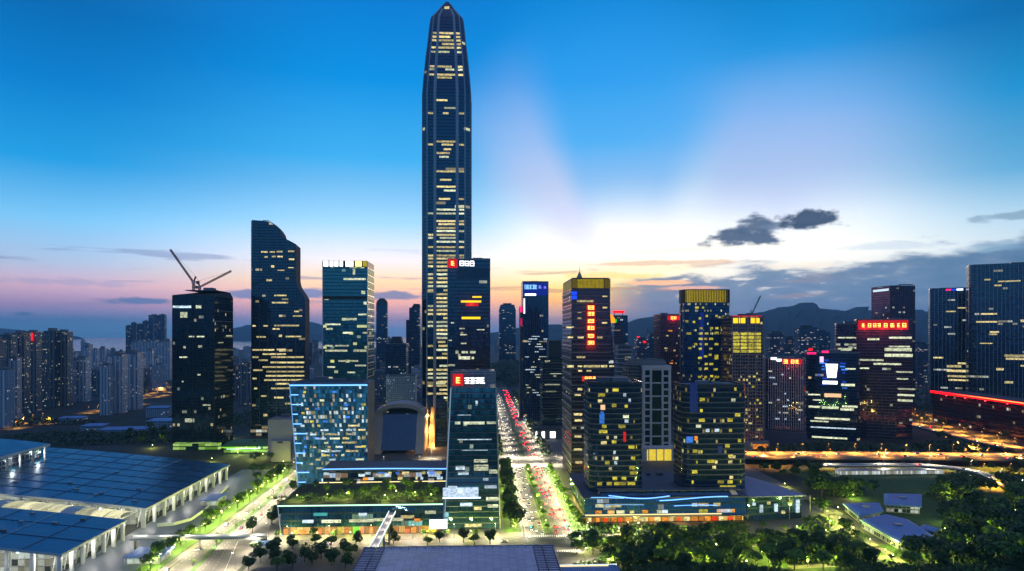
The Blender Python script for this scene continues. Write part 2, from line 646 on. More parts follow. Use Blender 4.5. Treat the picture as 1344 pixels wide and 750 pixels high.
def seam_mat(name, col, line, pu, pv, lw, rough=.3, metal=.5, spread=.35):
    """panels with seams, laid out in metres"""
    m, nt, b = new_mat(name)
    uvn = nt.nodes.new('ShaderNodeUVMap')
    u, v, _ = sep(nt, E(nt, uvn.outputs[0]))
    cu, cv = u / pu, v / pv
    l = cu.frac().lt(lw / pu).mx(cv.frac().lt(lw / pv))
    r = white(nt, xyz(nt, cu.floor(), cv.floor(), 1.0))
    n = noise(nt, xyz(nt, u * .06, v * .06, 2.0), 1.0, 5.0, .6)
    k = (r - .5) * spread + (n - .5) * 1.2 + .5
    c = mixc(nt, k.mn(1.0).mx(0.0), tuple(x * .7 for x in col), tuple(x * 1.3 for x in col))
    put(nt, b.inputs['Base Color'], mixc(nt, l, c, line))
    put(nt, b.inputs['Roughness'], r * .12 + n * .15 + (rough - .1))
    b.inputs['Metallic'].default_value = metal
    return m


hall_roof_m = seam_mat('blue_roof_panels', (.03, .17, .28), (.02, .03, .05), 3.0, 9.0, .25, .32, .75)
tile_roof_m = seam_mat('lavender_roof_tiles', (.56, .52, .58), (.17, .18, .24), 4.6, 1.5, .14, .6, .1, .5)
tent_m = seam_mat('grey_membrane', (.25, .25, .34), (.14, .14, .2), 12.0, 12.0, .4, .5, .2)
blue_shed_m = seam_mat('blue_sheet_roof', (.16, .28, .52), (.06, .09, .15), 2.5, 18.0, .2, .45, .3)


def ground_mat():
    m, nt, b = new_mat('ground_cover')
    tc = nt.nodes.new('ShaderNodeTexCoord')
    o = E(nt, tc.outputs['Object'])
    n = noise(nt, o, .012, 6.0, .6)
    n2 = noise(nt, o, .15, 4.0, .6)
    c = mixc(nt, n.ss(.42, .58), (.009, .015, .008), (.03, .03, .029))
    c = mixc(nt, n2.ss(.45, .75) * .5, c, (.015, .024, .009))
    put(nt, b.inputs['Base Color'], c)
    b.inputs['Roughness'].default_value = .9
    return m


def grass_mat():
    m, nt, b = new_mat('lawn')
    tc = nt.nodes.new('ShaderNodeTexCoord')
    o = E(nt, tc.outputs['Object'])
    n = noise(nt, o, .25, 6.0, .65)
    put(nt, b.inputs['Base Color'], mixc(nt, n.ss(.3, .7), (.022, .06, .008), (.055, .12, .016)))
    b.inputs['Roughness'].default_value = .9
    return m


def sea_mat():
    m, nt, b = new_mat('sea_water')
    tc = nt.nodes.new('ShaderNodeTexCoord')
    n = noise(nt, E(nt, tc.outputs['Object']), .004, 4.0, .6)
    b.inputs['Base Color'].default_value = (.02, .06, .10, 1)
    put(nt, b.inputs['Roughness'], n * .1 + .12)
    bp = nt.nodes.new('ShaderNodeBump')
    bp.inputs['Strength'].default_value = .25
    put(nt, bp.inputs['Height'], noise(nt, E(nt, tc.outputs['Object']), .05, 3.0, .6))
    nt.links.new(bp.outputs[0], b.inputs['Normal'])
    return m


# ------------------------------------------------------------------ ground, sea, hills, air
def sheet(name, pts, mat, z, kind='structure', rz=YAW):
    mb = MB()
    mb.face([(p[0], p[1], 0.0) for p in pts])
    return tag(mb.build(name, mat, None, (0, 0, z), rz), kind=kind)


def slab(name, pts, mat, z0, z1, rz=YAW, kind='structure'):
    mb = MB()
    mb.loft([(0, pts), (z1 - z0, pts)], 0)
    return tag(mb.build(name, mat, None, (0, 0, z0), rz), kind=kind)


RAD = 24500.0
gm = ground_mat()
mb = MB()
for i in range(64):
    a0, a1 = 2 * pi * i / 64, 2 * pi * (i + 1) / 64
    mb.face([(0, 0, 0), (RAD * cos(a0), RAD * sin(a0), 0), (RAD * cos(a1), RAD * sin(a1), 0)])
tag(mb.build('ground', gm), kind='structure')
sheet('sea', [(-24000, 5600), (-3000, 5600), (-900, 7200), (600, 11000), (900, 24000), (-14000, 20000), (-20000, 14000)], sea_mat(), .6, rz=0.0)


def ridge(name, prof, D, deep, mat, seed):
    rr = random.Random(seed)
    mb = MB()
    pts = []
    for (p0, y0), (p1, y1) in zip(prof[:-1], prof[1:]):
        k = 5
        for i in range(k):
            t = i / k
            t2 = t * t * (3 - 2 * t)
            pts.append((p0 + (p1 - p0) * t, y0 + (y1 - y0) * t2 + rr.uniform(-.25, .25)))
    pts.append(prof[-1])
    rows = 9
    grid = []
    for r in range(rows):
        t = r / (rows - 1)                                  # 0 front foot, .55 crest, 1 back foot
        row = []
        for i, (px, py) in enumerate(pts):
            Y = D + (t - .55) * deep
            h = max(0.0, Zat(py, D))
            k = max(0.0, 1 - abs(t - .55) / (.55 if t < .55 else .45))
            k = k ** .8
            row.append((Xat(px, D) * (Y / D if t < .55 else 1), Y + rr.uniform(-.03, .03) * deep, h * k - (2 if k == 0 else 0)))
        grid.append(row)
    for r in range(rows - 1):
        for i in range(len(pts) - 1):
            mb.face([grid[r][i], grid[r][i + 1], grid[r + 1][i + 1], grid[r + 1][i]])
    return tag(mb.build(name, mat, smooth=True), kind='structure')


hill_m = plain('wooded_hill', (.022, .035, .03), .95, 0, .4, .004)
ridge('hills', [(780, 434), (815, 424), (845, 415), (870, 411), (900, 414), (935, 419), (965, 417), (1000, 407), (1030, 400), (1058, 394), (1082, 402), (1106, 406),
                (1128, 400), (1152, 405), (1200, 404), (1240, 409), (1290, 414), (1344, 420), (1480, 428)], 9000, 5200, hill_m, 3)
ridge('hills', [(640, 436), (690, 428), (730, 424), (770, 430), (820, 434)], 9800, 3200, hill_m, 5)
ridge('hills', [(280, 436), (305, 430), (326, 425), (345, 429), (366, 430), (388, 425), (408, 421), (430, 427), (470, 433), (500, 436)], 14000, 3000, hill_m, 8)
ridge('hills', [(-60, 432), (0, 430), (20, 432), (45, 435), (70, 436)], 15000, 2500, hill_m, 9)

hz = MB()
hz.box(-25000, 25000, -25000, 25000, -1.0, 640.0)
hm = bpy.data.materials.new('evening_haze')
hm.use_nodes = True
_n = hm.node_tree
_n.nodes.remove(_n.nodes['Principled BSDF'])
_pv = _n.nodes.new('ShaderNodeVolumePrincipled')
_pv.inputs['Color'].default_value = (.34, .70, 1.0, 1)
_pv.inputs['Density'].default_value = 4.4e-5
_pv.inputs['Anisotropy'].default_value = 0.2
_n.links.new(_pv.outputs[0], _n.nodes['Material Output'].inputs['Volume'])
hm.cycles.homogeneous_volume = True
tag(hz.build('haze', hm), kind='stuff')


# ------------------------------------------------------------------ buildings
class Bld:
    def __init__(s, name, label, px0, px1, D, cat='skyscraper', group=None, yaw=YAW, z=0.0):
        s.D, s.c, s.w = D, (px0 + px1) / 2, (px1 - px0) * D / F
        s.root = empty(name, (Xat(s.c, D), D, z), yaw, label, cat, group)
        s.n = 0

    def x(s, px): return (px - s.c) * s.D / F
    def z(s, py): return Zat(py, s.D)

    def part(s, name, mb, mats, loc=(0, 0, 0), parent=None, smooth=False):
        return mb.build(name, mats, parent or s.root, loc, 0, smooth)

    def bands(s, poly, z0, z1, step, h, off, mat, name='floor_band', most=99):
        me = None
        z, k = z0, 0
        while z < z1 and k < most:
            if me is None:
                me = MB().loft([(0, grow(poly, off)), (h, grow(poly, off))]).mesh(name, mat)
            link(name, me, s.root, (0, 0, z))
            z += step
            k += 1

    def fins(s, x0, x1, n, y, z0, z1, mat, t=.35, dp=.6, name='fin', side=None):
        """upright fins; side=(x, y0, y1) puts them on a flank instead of the front"""
        if side is None:
            me = MB().box(-t / 2, t / 2, -dp, .2, 0, z1 - z0).mesh(name, mat)
            for i in range(n):
                link(name, me, s.root, (x0 + (x1 - x0) * i / max(1, n - 1), y, z0))
        else:
            me = MB().box(-dp, .2, -t / 2, t / 2, 0, z1 - z0).mesh(name, mat)
            fx, y0, y1 = side
            sg = 1 if fx > 0 else -1
            for i in range(n):
                o = link(name, me, s.root, (fx, y0 + (y1 - y0) * i / max(1, n - 1), z0))
                if sg > 0: o.rotation_euler = (0, 0, pi)

    def strip(s, x0, x1, z, h, mat, y=0.0, name='lit_window', t=.12):
        mb = MB().box(-(x1 - x0) / 2, (x1 - x0) / 2, -t, .3, 0, h)
        return mb.build(name, mat, s.root, ((x0 + x1) / 2, y, z))

    def side_strip(s, fx, y0, y1, z, h, mat, name='lit_window', t=.12):
        a, b = (fx - t, fx + .3) if fx < 0 else (fx - .3, fx + t)
        return MB().box(a, b, y0, y1, z, z + h).build(name, mat, s.root)

    def lit(s, rows, mat, hpx=2.0, y=0.0, name='lit_window'):
        """rows of (px0, px1, py) read off the photograph"""
        for r in rows:
            h = (r[3] if len(r) > 3 else hpx) * s.D / F
            s.strip(s.x(r[0]), s.x(r[1]), s.z(r[2]) - h / 2, h, mat, y)

    def auto(s, n, px0, px1, py0, py1, mats, seed, fl=4.0, wmin=2.5, wmax=12, h=1.7, sp=1.0, y=0.0):
        rr = random.Random(seed)
        used = set()
        x0, x1 = s.x(px0), s.x(px1)
        for _ in range(n):
            for _try in range(8):
                k = int(rr.uniform(s.z(py1), s.z(py0)) / fl)
                w = min(rr.uniform(wmin, wmax) * rr.choice((.5, 1, 1)), (x1 - x0) * .95)
                a = rr.uniform(x0, x1 - w)
                ks = [(k, int(q)) for q in range(int(a) - 1, int(a + w) + 2)]
                if not used.intersection(ks):
                    used.update(ks)
                    s.strip(a, a + w, k * fl + sp + .2, h, rr.choice(mats), y)
                    break

    def roof(s, poly, z, mat=None, kit=2, seed=0, par=1.6, parm=None, rm=None):
        """parapet, roof deck and plant rooms"""
        rr = random.Random(seed * 7 + 3)
        inner = grow(poly, -.7)
        mb = MB()
        n = len(poly)
        for i in range(n):
            j = (i + 1) % n
            a, b, c, d = poly[i], poly[j], inner[j], inner[i]
            mb.face([(*a, z), (*b, z), (*b, z + par), (*a, z + par)], None)
            mb.face([(*a, z + par), (*b, z + par), (*c, z + par), (*d, z + par)], None)
            mb.face([(*d, z + par), (*c, z + par), (*c, z + .3), (*d, z + .3)], None)
        s.part('parapet', mb, parm or mid_metal)
        mb = MB()
        mb.face([(*p, z + .3) for p in inner])
        s.part('roof', mb, rm or roof_grey)
        xs, ys = [p[0] for p in inner], [p[1] for p in inner]
        W, L = max(xs) - min(xs), max(ys) - min(ys)
        for _ in range(kit):
            w, l, h = rr.uniform(.15, .38) * W, rr.uniform(.15, .4) * L, rr.uniform(1.5, 4.5)
            cx = rr.uniform(min(xs) + .15 * W + w / 2, max(xs) - .15 * W - w / 2)
            cy = rr.uniform(min(ys) + .2 * L + l / 2, max(ys) - .12 * L - l / 2)
            mb = MB().box(cx - w / 2, cx + w / 2, cy - l / 2, cy + l / 2, z + .35, z + .3 + h)
            s.part('plant_room', mb, rr.choice((concrete, mid_metal, roof_grey)))

    def glyphs(s, px0, px1, py0, py1, n, mat, y=-.7, seed=0, parent=None, vertical=False, gap=.2, name='character'):
        """raised characters made of strokes, as far as the photograph shows them"""
        rr = random.Random(seed)
        x0, x1, z0, z1 = s.x(px0), s.x(px1), s.z(py1), s.z(py0)
        for i in range(n):
            if vertical:
                H = (z1 - z0) / n
                a, b, lo, hi = x0, x1, z1 - (i + 1) * H + H * gap / 2, z1 - i * H - H * gap / 2
            else:
                W = (x1 - x0) / n
                a, b, lo, hi = x0 + i * W + W * gap / 2, x0 + (i + 1) * W - W * gap / 2, z0, z1
            w, h = b - a, hi - lo
            t = min(w, h) * .17
            mb = MB()
            for k in range(3):
                zc = lo + h * (.1 + .4 * k) + rr.uniform(-.03, .03) * h
                q0, q1 = a + w * rr.choice((0, 0, .12)), b - w * rr.choice((0, 0, .15))
                mb.box(q0, q1, y - .25, y, zc - t / 2, zc + t / 2)
            for xc in rr.sample([a + w * .12, a + w * .5, a + w * .86], 2):
                mb.box(xc - t / 2, xc + t / 2, y - .255, y - .003, lo + h * rr.uniform(0, .1), hi - h * rr.uniform(0, .05))
            s.part(name, mb, mat, parent=parent)

    def panel(s, px0, px1, py0, py1, mat, y=0.0, t=.5, name='sign'):
        mb = MB().box(s.x(px0), s.x(px1), y - t, y + .1, s.z(py1), s.z(py0))
        return s.part(name, mb, mat)


# --- the tallest tower: chamfered glass shaft between stone mega columns, closing to a point
b = Bld('skyscraper', 'tallest tower of all, dark glass needle with pale corner columns and stacked lit floors', 555.5, 615.5, 905)
TD = 936.0
prof = [(590, 31.5), (540, 30.6), (340, 30), (132, 30), (112, 28.6), (84, 26), (60, 23.2), (40, 21.2), (30, 19.8), (24, 15.6), (17, 10.8), (10, 6.4), (5, 3.0), (3, 1.4)]
PA = [(Zat(y, TD) if y < 590 else 0.0, w * TD / F) for y, w in prof]


def pa_half(z):
    for (z0, w0), (z1, w1) in zip(PA[:-1], PA[1:]):
        if z <= z1:
            return w0 + (w1 - w0) * (z - z0) / (z1 - z0)
    return PA[-1][1]


def oct8(h, c=.80):
    k = h * c
    return [(-k, -h), (k, -h), (h, -k), (h, k), (k, h), (-k, h), (-h, k), (-h, -k)]


fm = facade('tower_glass_needle', glass=(.006, .013, .028), frame=(.010, .016, .032), bay=1.6, fl=4.5, mw=.2, sp=.7, lit=.07, c1=(255, 226, 140), c2=(240, 240, 190), power=1.0, strip=.8, cell=8)
mb = MB().loft([(z, [(x, y + 31) for x, y in oct8(h)]) for z, h in PA], 0)
b.part('curtain_wall', mb, fm)
steel_col = plain('blue_grey_column', (.30, .36, .43), .4, .2)
for kx, ky, nm in ((-.47, -1, 0), (.47, -1, 0), (-.47, 1, 0), (.47, 1, 0), (-1, -.47, 1), (-1, .47, 1), (1, -.47, 1), (1, .47, 1)):
    mb = MB()
    secs = []
    for z, h in PA[:-3]:
        c = 1.9 * (h / PA[0][1]) ** .5
        x, y = kx * h, ky * h + 31
        secs.append((z, rect(x - c, x + c, y - c * .8, y + c * .8)))
    b.part('mega_column', MB().loft(secs), steel_col)
for kx in (-.80, .80):
    secs = []
    for z, h in PA[:-3]:
        secs.append((z, rect(kx * h - .8, kx * h + .8, -h + 31 - .7, -h + 31 + .9)))
    b.part('corner_rib', MB().loft(secs), steel_col)
rows = [(42, 1), (47, .9), (52, 1), (57, .9), (62, 1), (68, .8), (88, .9), (92, .5), (99, 1), (103, .9), (133, .6), (143, .7), (150, .3), (187, 1), (191, .6), (197, .4), (202, .8), (207, .5), (226, 1), (237, .6),
        (246, 1), (251, .7), (262, .6), (276, 1), (281, 1), (291, 1), (295, .9), (300, 1), (304, 1), (309, 1), (313, .9), (318, 1), (325, 1), (330, 1), (336, 1), (340, 1)]
rows += [(345 + 5.2 * i, R0) for i, R0 in enumerate([1, 1, .9, 1, .9, 1, 1, .7, 1, 1, .8, 1, 1, 1, .6, 1, 1, .9, 1, 1, .4, .8, 1, .3, .9, 0, .6, .8, 1, 1, .9, 1, .7, 1, .4])]
rr = random.Random(4)
for py, fr in rows:
    if fr <= 0: continue
    z = Zat(py, 908)
    h = pa_half(z)
    x0, x1 = -.40 * h, .40 * h
    if fr < 1:
        cc = rr.uniform(-.2, .2) * h
        x0, x1 = max(x0, cc - .4 * h * fr), min(x1, cc + .4 * h * fr)
    mt = rr.choice((lw_warm, lw_warm, lw_pale))
    yy = 31 - h
    hh = 2.4 if py < 345 else 2.6
    mb = MB().box(x0, x1, -.15, 1.6, 0, hh)
    mb.build('lit_window', mt, b.root, (0, yy - (.0 if py > 130 else .5), z - hh / 2))
    if rr.random() < (.75 if py > 270 or py < 105 else .35):
        for sg in rr.sample((-1, 1), rr.choice((1, 2, 2))):
            a, c_ = sorted((sg * .545 * h, sg * .76 * h))
            MB().box(a, c_, -.15, 1.6, 0, hh).build('lit_window', mt, b.root, (0, yy - (.0 if py > 130 else .5), z - hh / 2))
mb = MB().box(-3.2, 3.2, -1.2, 1, 0, 3.2)
mb.build('lit_window', lw_warm, b.root, (0, 31 - pa_half(Zat(15, TD)) - .5, Zat(17, TD)))
# flared stone pylons lit orange at the foot of the tower
for px, w in ((559, 6.0), (568, 5.0)):
    xx = b.x(px)
    mb = MB().loft([(0, rect(xx - w / 2 - 2, xx + w / 2 + 1, -14, -8)), (22, rect(xx - w / 2 - .8, xx + w / 2 + .5, -9, -4)), (52, rect(xx - w / 2 + .6, xx + w / 2, -3.2, -1.0))])
    b.part('entrance_pylon', mb, orange_stone)
mb = MB().loft([(0, rect(b.x(532), b.x(538), -26, -20)), (11, rect(b.x(531), b.x(541), -27, -19))])
b.part('entrance_pylon', mb, orange_stone)
mb = MB().box(b.x(530), b.x(556), -27, -10, 11.003, 12.6)
b.part('entrance_canopy', mb, orange_stone)


def point(name, loc, power, col, parent=None, r=.5):
    d = bpy.data.lights.new(name, 'POINT')
    d.energy = power
    d.color = col
    d.shadow_soft_size = r
    o = bpy.data.objects.new(name, d)
    COL.objects.link(o)
    o.location = loc
    if parent: o.parent = parent
    return o


for lx, ly, lz, pw in ((b.x(560), -20, 3, 16000), (b.x(570), -17, 3, 12000), (b.x(535), -33, 5, 12000), (b.x(548), -24, 4, 9000), (b.x(564), -14, 22, 22000), (b.x(562), -10, 40, 14000)):
    point('uplight', (lx, ly, lz), pw, (1, .5, .14), b.root, .8)

# --- vaulted mall beside the needle
b = Bld('vaulted_mall', 'pale stone mall with a vaulted top and one great dark sloping window', 490, 556, 850, 'mall')
mb = MB()
W = b.w / 2
for sx in (-1, 1):
    a, c_ = sorted((sx * W, sx * (W - 10)))
    mb = MB().loft([(0, rect(a, c_, -6, 60)), (40, rect(a, c_, 16, 60)), (52, rect(a + 1, c_ - 1, 24, 60))])
    b.part('side_pier', mb, plain('warm_stone', (.55, .45, .38), .75))
mb = MB().loft([(4, rect(-W + 10.05, W - 10.05, -3, 59)), (46, rect(-W + 10.05, W - 10.05, 20, 59))])
b.part('sloping_window', mb, facade('mall_glass', glass=(.014, .022, .032), frame=(.022, .03, .04), bay=3.0, fl=3.0, mw=.2, sp=.2, lit=.0, seed=3))
mb = MB()
N = 14
for i in range(N):
    a0, a1 = pi * i / N, pi * (i + 1) / N
    p = [(-W * 1.02 * cos(a), 44 + 16 * sin(a)) for a in (a0, a1)]
    q = [(-W * .9 * cos(a), 42 + 13 * sin(a)) for a in (a0, a1)]
    y0, y1 = 18, 62
    mb.face([(p[0][0], y0, p[0][1]), (p[1][0], y0, p[1][1]), (p[1][0], y1, p[1][1]), (p[0][0], y1, p[0][1])])
    mb.face([(q[0][0], y0, q[0][1]), (q[1][0], y0, q[1][1]), (p[1][0], y0, p[1][1]), (p[0][0], y0, p[0][1])])
    mb.face([(q[1][0], y0, q[1][1]), (q[0][0], y0, q[0][1]), (q[0][0], y1, q[0][1]), (q[1][0], y1, q[1][1])])
b.part('vault', mb, plain('vault_stone', (.42, .38, .35), .7))
mb = MB().box(-W, W, 60.05, 62, 0, 50)
b.part('rear_wall', mb, concrete)

# --- dark tower with cranes on its roof
b = Bld('office_tower', 'black glass tower with two construction cranes standing on its roof', 226, 281, 878)
P = [(b.x(226), 0), (b.x(253), -9), (b.x(281), 0), (b.x(281), 62), (b.x(226), 62)]
P = [(b.x(227), 0), (b.x(281), 0), (b.x(281), 66), (b.x(227), 66)]
g1 = facade('black_glass', glass=(.010, .018, .025), frame=(.02, .025, .03), bay=1.5, fl=4.2, mw=.15, sp=.5, lit=.028, c1=COOL, c2=WARM, power=.8, seed=5, strip=.4, ior=1.7)
zt = b.z(388)
b.part('curtain_wall', MB().loft([(0, P), (zt, P)]), g1)
mb = MB().loft([(zt + .003, P), ([b.z(388), b.z(381), b.z(381) + 3, b.z(386)], P)])
mb = MB().loft([(zt + .003, P), ([b.z(388) + .5, b.z(386), b.z(380.5), b.z(380.5)], [(b.x(227), 0), (b.x(281), 0), (b.x(279), 60), (b.x(236), 60)])])
b.part('roof', mb, roof_dark)
b.lit([(227, 251, 403, 3)], lw_cool)
for px in (227, 253, 281):
    b.strip(b.x(px) - .35, b.x(px) + .35, 0, zt, dark_metal, 0, 'corner_mullion', .5)
b.lit([(237, 246, 413.5, 7.5)], lw_pale)
b.lit([(257, 264, 403, 4), (248, 255, 442), (258, 268, 442), (241, 244, 456, 3), (260, 265, 455, 3), (236, 246, 469), (259, 263, 492), (243, 255, 552, 5), (266, 276, 532), (239, 241, 501)], lw_pale, 1.8)
for py in (408, 422):
    b.side_strip(b.x(281), 2, 64, b.z(py), .8, pale_metal, 'floor_band', .3)
b.side_strip(b.x(281), 40, 62, b.z(442), 1.6, lw_pale)
b.side_strip(b.x(281), 12, 30, b.z(451), 1.4, lw_pale)
mb = MB().box(b.x(231), b.x(290), -8, -.05, 0, 9)
b.part('lobby', mb, facade('lobby_glass', glass=(.02, .04, .02), bay=4, fl=4.5, lit=.55, c1=(170, 255, 60), c2=(220, 255, 150), power=.9, seed=9, strip=.3))
b.roof(rect(b.x(238), b.x(277), 12, 56), b.z(381.0), None, 2, 3, 1.0)
TW1 = b


def crane(label, px, base_y, tip_px, tip_y, D, zbase):
    """luffing crane: lattice mast, raised jib, counter-jib"""
    X, Z0, Z1 = Xat(px, D), zbase, Zat(base_y, D)
    root = empty('construction_crane', (X, D, Z0), 0, label, 'crane', 'cranes on the black tower')
    H = Z1 - Z0
    red = plain('crane_paint', (.26, .11, .08), .6)

    def lattice(p, q, w, name, n):
        p, q = Vector(p), Vector(q)
        d = (q - p).normalized()
        s1 = Vector((0, 1, 0))
        s2 = d.cross(s1).normalized()
        cs = [s1 * w + s2 * w, s1 * w - s2 * w, -s1 * w - s2 * w, -s1 * w + s2 * w]
        mb = MB()
        for c in cs: mb.tube(p + c, q + c, .42, None, 5)
        for i in range(n):
            a, c = p + (q - p) * (i / n), p + (q - p) * ((i + 1) / n)
            for k in range(4):
                mb.tube(a + cs[k], c + cs[(k + 1) % 4], .2, None, 4)
        mb.build(name, red, root)
    lattice((0, 0, 0), (0, 0, H), 1.0, 'mast', max(2, int(H / 3)))
    tip = (Xat(tip_px, D) - X, -6, Zat(tip_y, D) - Z0)
    lattice((0, 0, H), tip, .8, 'jib', 14)
    dx = -1 if tip[0] > 0 else 1
    lattice((0, 0, H), (7 * dx, 2, H + 1), .9, 'counter_jib', 3)
    MB().box(5 * dx - 1.5, 5 * dx + 1.5, .8, 3.4, H - 2, H + 1).build('counterweight', concrete, root)
    MB().loft([(H - 1.2, rect(-1.3, 1.3, -3.2, -1.1)), (H + 1.4, rect(-1.3, 1.3, -3.6, -1.1))]).build('cab', white_paint, root)
    lattice((0, 0, H), (2.5 * dx, 1, H + 8), .5, 'a_frame', 3)
    mb = MB()
    mb.tube((2.5 * dx, 1, H + 8), tip, .12, None, 4)
    mb.tube((2.5 * dx, 1, H + 8), (7 * dx, 2, H + 1), .12, None, 4)
    mb.build('stay', dark_metal, root)


crane('crane whose long jib is raised steeply towards upper left', 254, 371, 226.5, 328.5, 905, Zat(381, 878))
crane('crane whose jib is lowered to a shallow slope towards the right', 262, 377, 306, 356.5, 925, Zat(381, 878))

# --- tower with the slanted top and the stepped shoulder
b = Bld('office_tower', 'tall slate tower with slanted top and a shoulder that flares out to the right', 329, 400, 995)
g2 = facade('slate_glass', glass=(.012, .024, .042), frame=(.028, .038, .055), bay=1.6, fl=4.2, mw=.35, sp=.9, lit=.07, c1=WARM, c2=(250, 245, 200), power=1.0, seed=12, strip=.75, cell=3)
fr_pts = [(330, 1e9), (400, 1e9), (400, 393), (399.3, 391), (396.5, 386), (392.5, 380.5), (389.5, 375), (388, 368), (388, 323), (381, 317), (374, 313.2), (369.5, 311), (368.5, 307), (365.5, 302), (361, 297), (356.5, 293), (352, 291), (344, 290), (331, 289.2)]


def extrude_front(b, pts, y0, y1, mat, name, rz0=0.0, side_mat=None):
    """a facade outline standing across the view, given depth"""
    q = [(b.x(px), (0.0 if py > 1e8 else b.z(py))) for px, py in pts]
    mb = MB()
    mb.face([(x, y0, z) for x, z in q], [(x + 200, z) for x, z in q], 0)
    mb.face([(x, y1, z) for x, z in reversed(q)], [(x + 200, z) for x, z in reversed(q)], 0)
    n = len(q)
    for i in range(n):
        (xa, za), (xb, zb) = q[i], q[(i + 1) % n]
        slope = abs(zb - za) < abs(xb - xa) * 2
        mb.face([(xb, y0, zb), (xa, y0, za), (xa, y1, za), (xb, y1, zb)], [(0, zb), (0, za), (y1 - y0, za), (y1 - y0, zb)], 1 if slope else 2)
    return b.part(name, mb, [mat, roof_dark, side_mat or mat])


extrude_front(b, fr_pts, 0, 26, g2, 'curtain_wall', side_mat=plain('slate_flank', (.035, .045, .065), .75, 0, .2, .1, .2))
# the recessed right bay with balconies
for i in range(9):
    py = 327 + i * 5.2
    b.strip(b.x(377), b.x(387.4), b.z(py), 1.1, mid_metal, 0, 'balcony_slab', 1.6)
b.lit([(378, 386, 330, 2), (379, 386, 340.5, 2), (378, 385, 352, 2)], lw_warm)
for px in (330.5, 341, 352, 363, 376.5, 388):
    zt = b.z({330.5: 290.5, 341: 291.5, 352: 292.5, 363: 303, 376.5: 318, 388: 376}[px])
    b.strip(b.x(px) - .3, b.x(px) + .3, 0, zt, mid_metal, 0, 'mullion', .55)
b.lit([(343, 352, 331), (354, 361, 331), (363, 371, 330.5), (347, 352, 337.5), (357, 362, 337), (364, 371, 337), (356, 360, 350, 3), (364, 373, 355, 1.2), (350, 357, 368, 2.5), (360, 376, 388), (370, 378, 393), (357, 378, 397.5),
       (386, 392, 409), (384, 396, 415), (332, 336, 428), (346, 352, 428), (360, 392, 427.5), (358, 367, 432), (337, 349, 442.5), (375, 395, 442), (366, 370, 441, 3)], lw_warm, 1.9)
b.lit([(332, 345, 459.5), (346, 360, 459.5), (363, 375, 459), (332, 340, 469), (345, 375, 465), (340, 352, 473), (356, 398, 469), (355, 399, 476), (345, 398, 482), (350, 399, 488), (349, 399, 493.5), (347, 399, 499), (362, 390, 504), (356, 380, 510),
       (332, 337, 497), (334, 338, 510), (343, 350, 520), (360, 372, 522), (346, 351, 545, 3), (352, 357, 560), (374, 388, 530), (333, 345, 486)], lw_warm, 2.1)
mb = MB().box(b.x(355), b.x(366), 8, 9, b.z(291), b.z(291) + 1)
tag(b.root)
for a, c_ in (((345, 290.5), (353, 291)), ((352, 290.4), (361, 296.4)), ((361, 296.4), (368.5, 306.5)), ((369, 311.5), (388, 322.5))):
    mb = MB().tube((b.x(a[0]), .5, b.z(a[1]) + 1), (b.x(c_[0]), .5, b.z(c_[1]) + 1), .5, None, 5)
    b.part('roof_rail', mb, dark_metal)
mb = MB().box(b.x(331), b.x(356), -6, -.05, 0, 16)
b.part('lobby', mb, facade('lobby_glass_pale', glass=(.03, .035, .04), bay=4, fl=5, lit=.4, c1=WARM, c2=COOL, power=.9, seed=19, strip=.3))

# --- teal glass tower with the lit letters of its crown
b = Bld('office_tower', 'teal glass tower crowned by a white and yellow lit parapet', 424, 481, 820)
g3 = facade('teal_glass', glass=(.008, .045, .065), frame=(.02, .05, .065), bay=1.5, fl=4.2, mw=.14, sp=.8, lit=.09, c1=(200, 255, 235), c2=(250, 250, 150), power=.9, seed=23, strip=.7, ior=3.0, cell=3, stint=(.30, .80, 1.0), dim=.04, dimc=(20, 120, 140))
d = 52
P = rect(b.x(424), b.x(482), 0, d)
zt = b.z(351)
b.part('curtain_wall', MB().loft([(0, P), (zt, P)]), g3)
b.part('belt_course', MB().loft([(b.z(393), grow(P, .4)), (b.z(389.5), grow(P, .4))]), dark_metal)
b.part('crown_frame', MB().loft([(zt + .01, grow(P, -.3)), (b.z(342.5), grow(P, -.3))]), dark_metal)
for a, c_, mt in ((425, 431, neon_white), (433, 437.5, neon_white), (439, 444, neon_white), (446, 450, neon_white), (453.5, 463.5, neon_white), (466, 474.5, glow('pale_yellow_sign_light', lin((255, 255, 150)), 1.6)), (476, 482, lw_gold)):
    b.strip(b.x(a), b.x(c_), b.z(350), b.z(343) - b.z(350), mt, .3, 'crown_letter', .4)
b.lit([(451, 480, 366.5, 2.5), (474, 479, 384, 4), (426, 432, 393), (450, 468, 419, 2.5), (427, 447, 426), (428, 437, 432, 2.5), (450, 461, 437, 2.5), (476, 481, 437), (427, 437, 454), (440, 458, 454), (427, 456, 460.5, 2.5), (464, 481, 460.5, 3),
       (470, 481, 413), (477, 481, 398, 4), (463, 466, 357, 8), (456, 466, 489), (430, 440, 482), (444, 470, 474), (426, 437, 496), (466, 480, 480)], lw_pale)
for py in range(352, 500, 9):
    b.side_strip(b.x(482), 1, d - 1, b.z(py), .9, pale_metal, 'floor_band', .35)
b.strip(b.x(424) - .5, b.x(424) + .5, 0, b.z(343), pale_metal, 0, 'corner_mullion', .5)
b.strip(b.x(482) - .5, b.x(482) + .5, 0, b.z(343), pale_metal, 0, 'corner_mullion', .5)
b.roof(grow(P, -3), b.z(346), None, 1, 5)

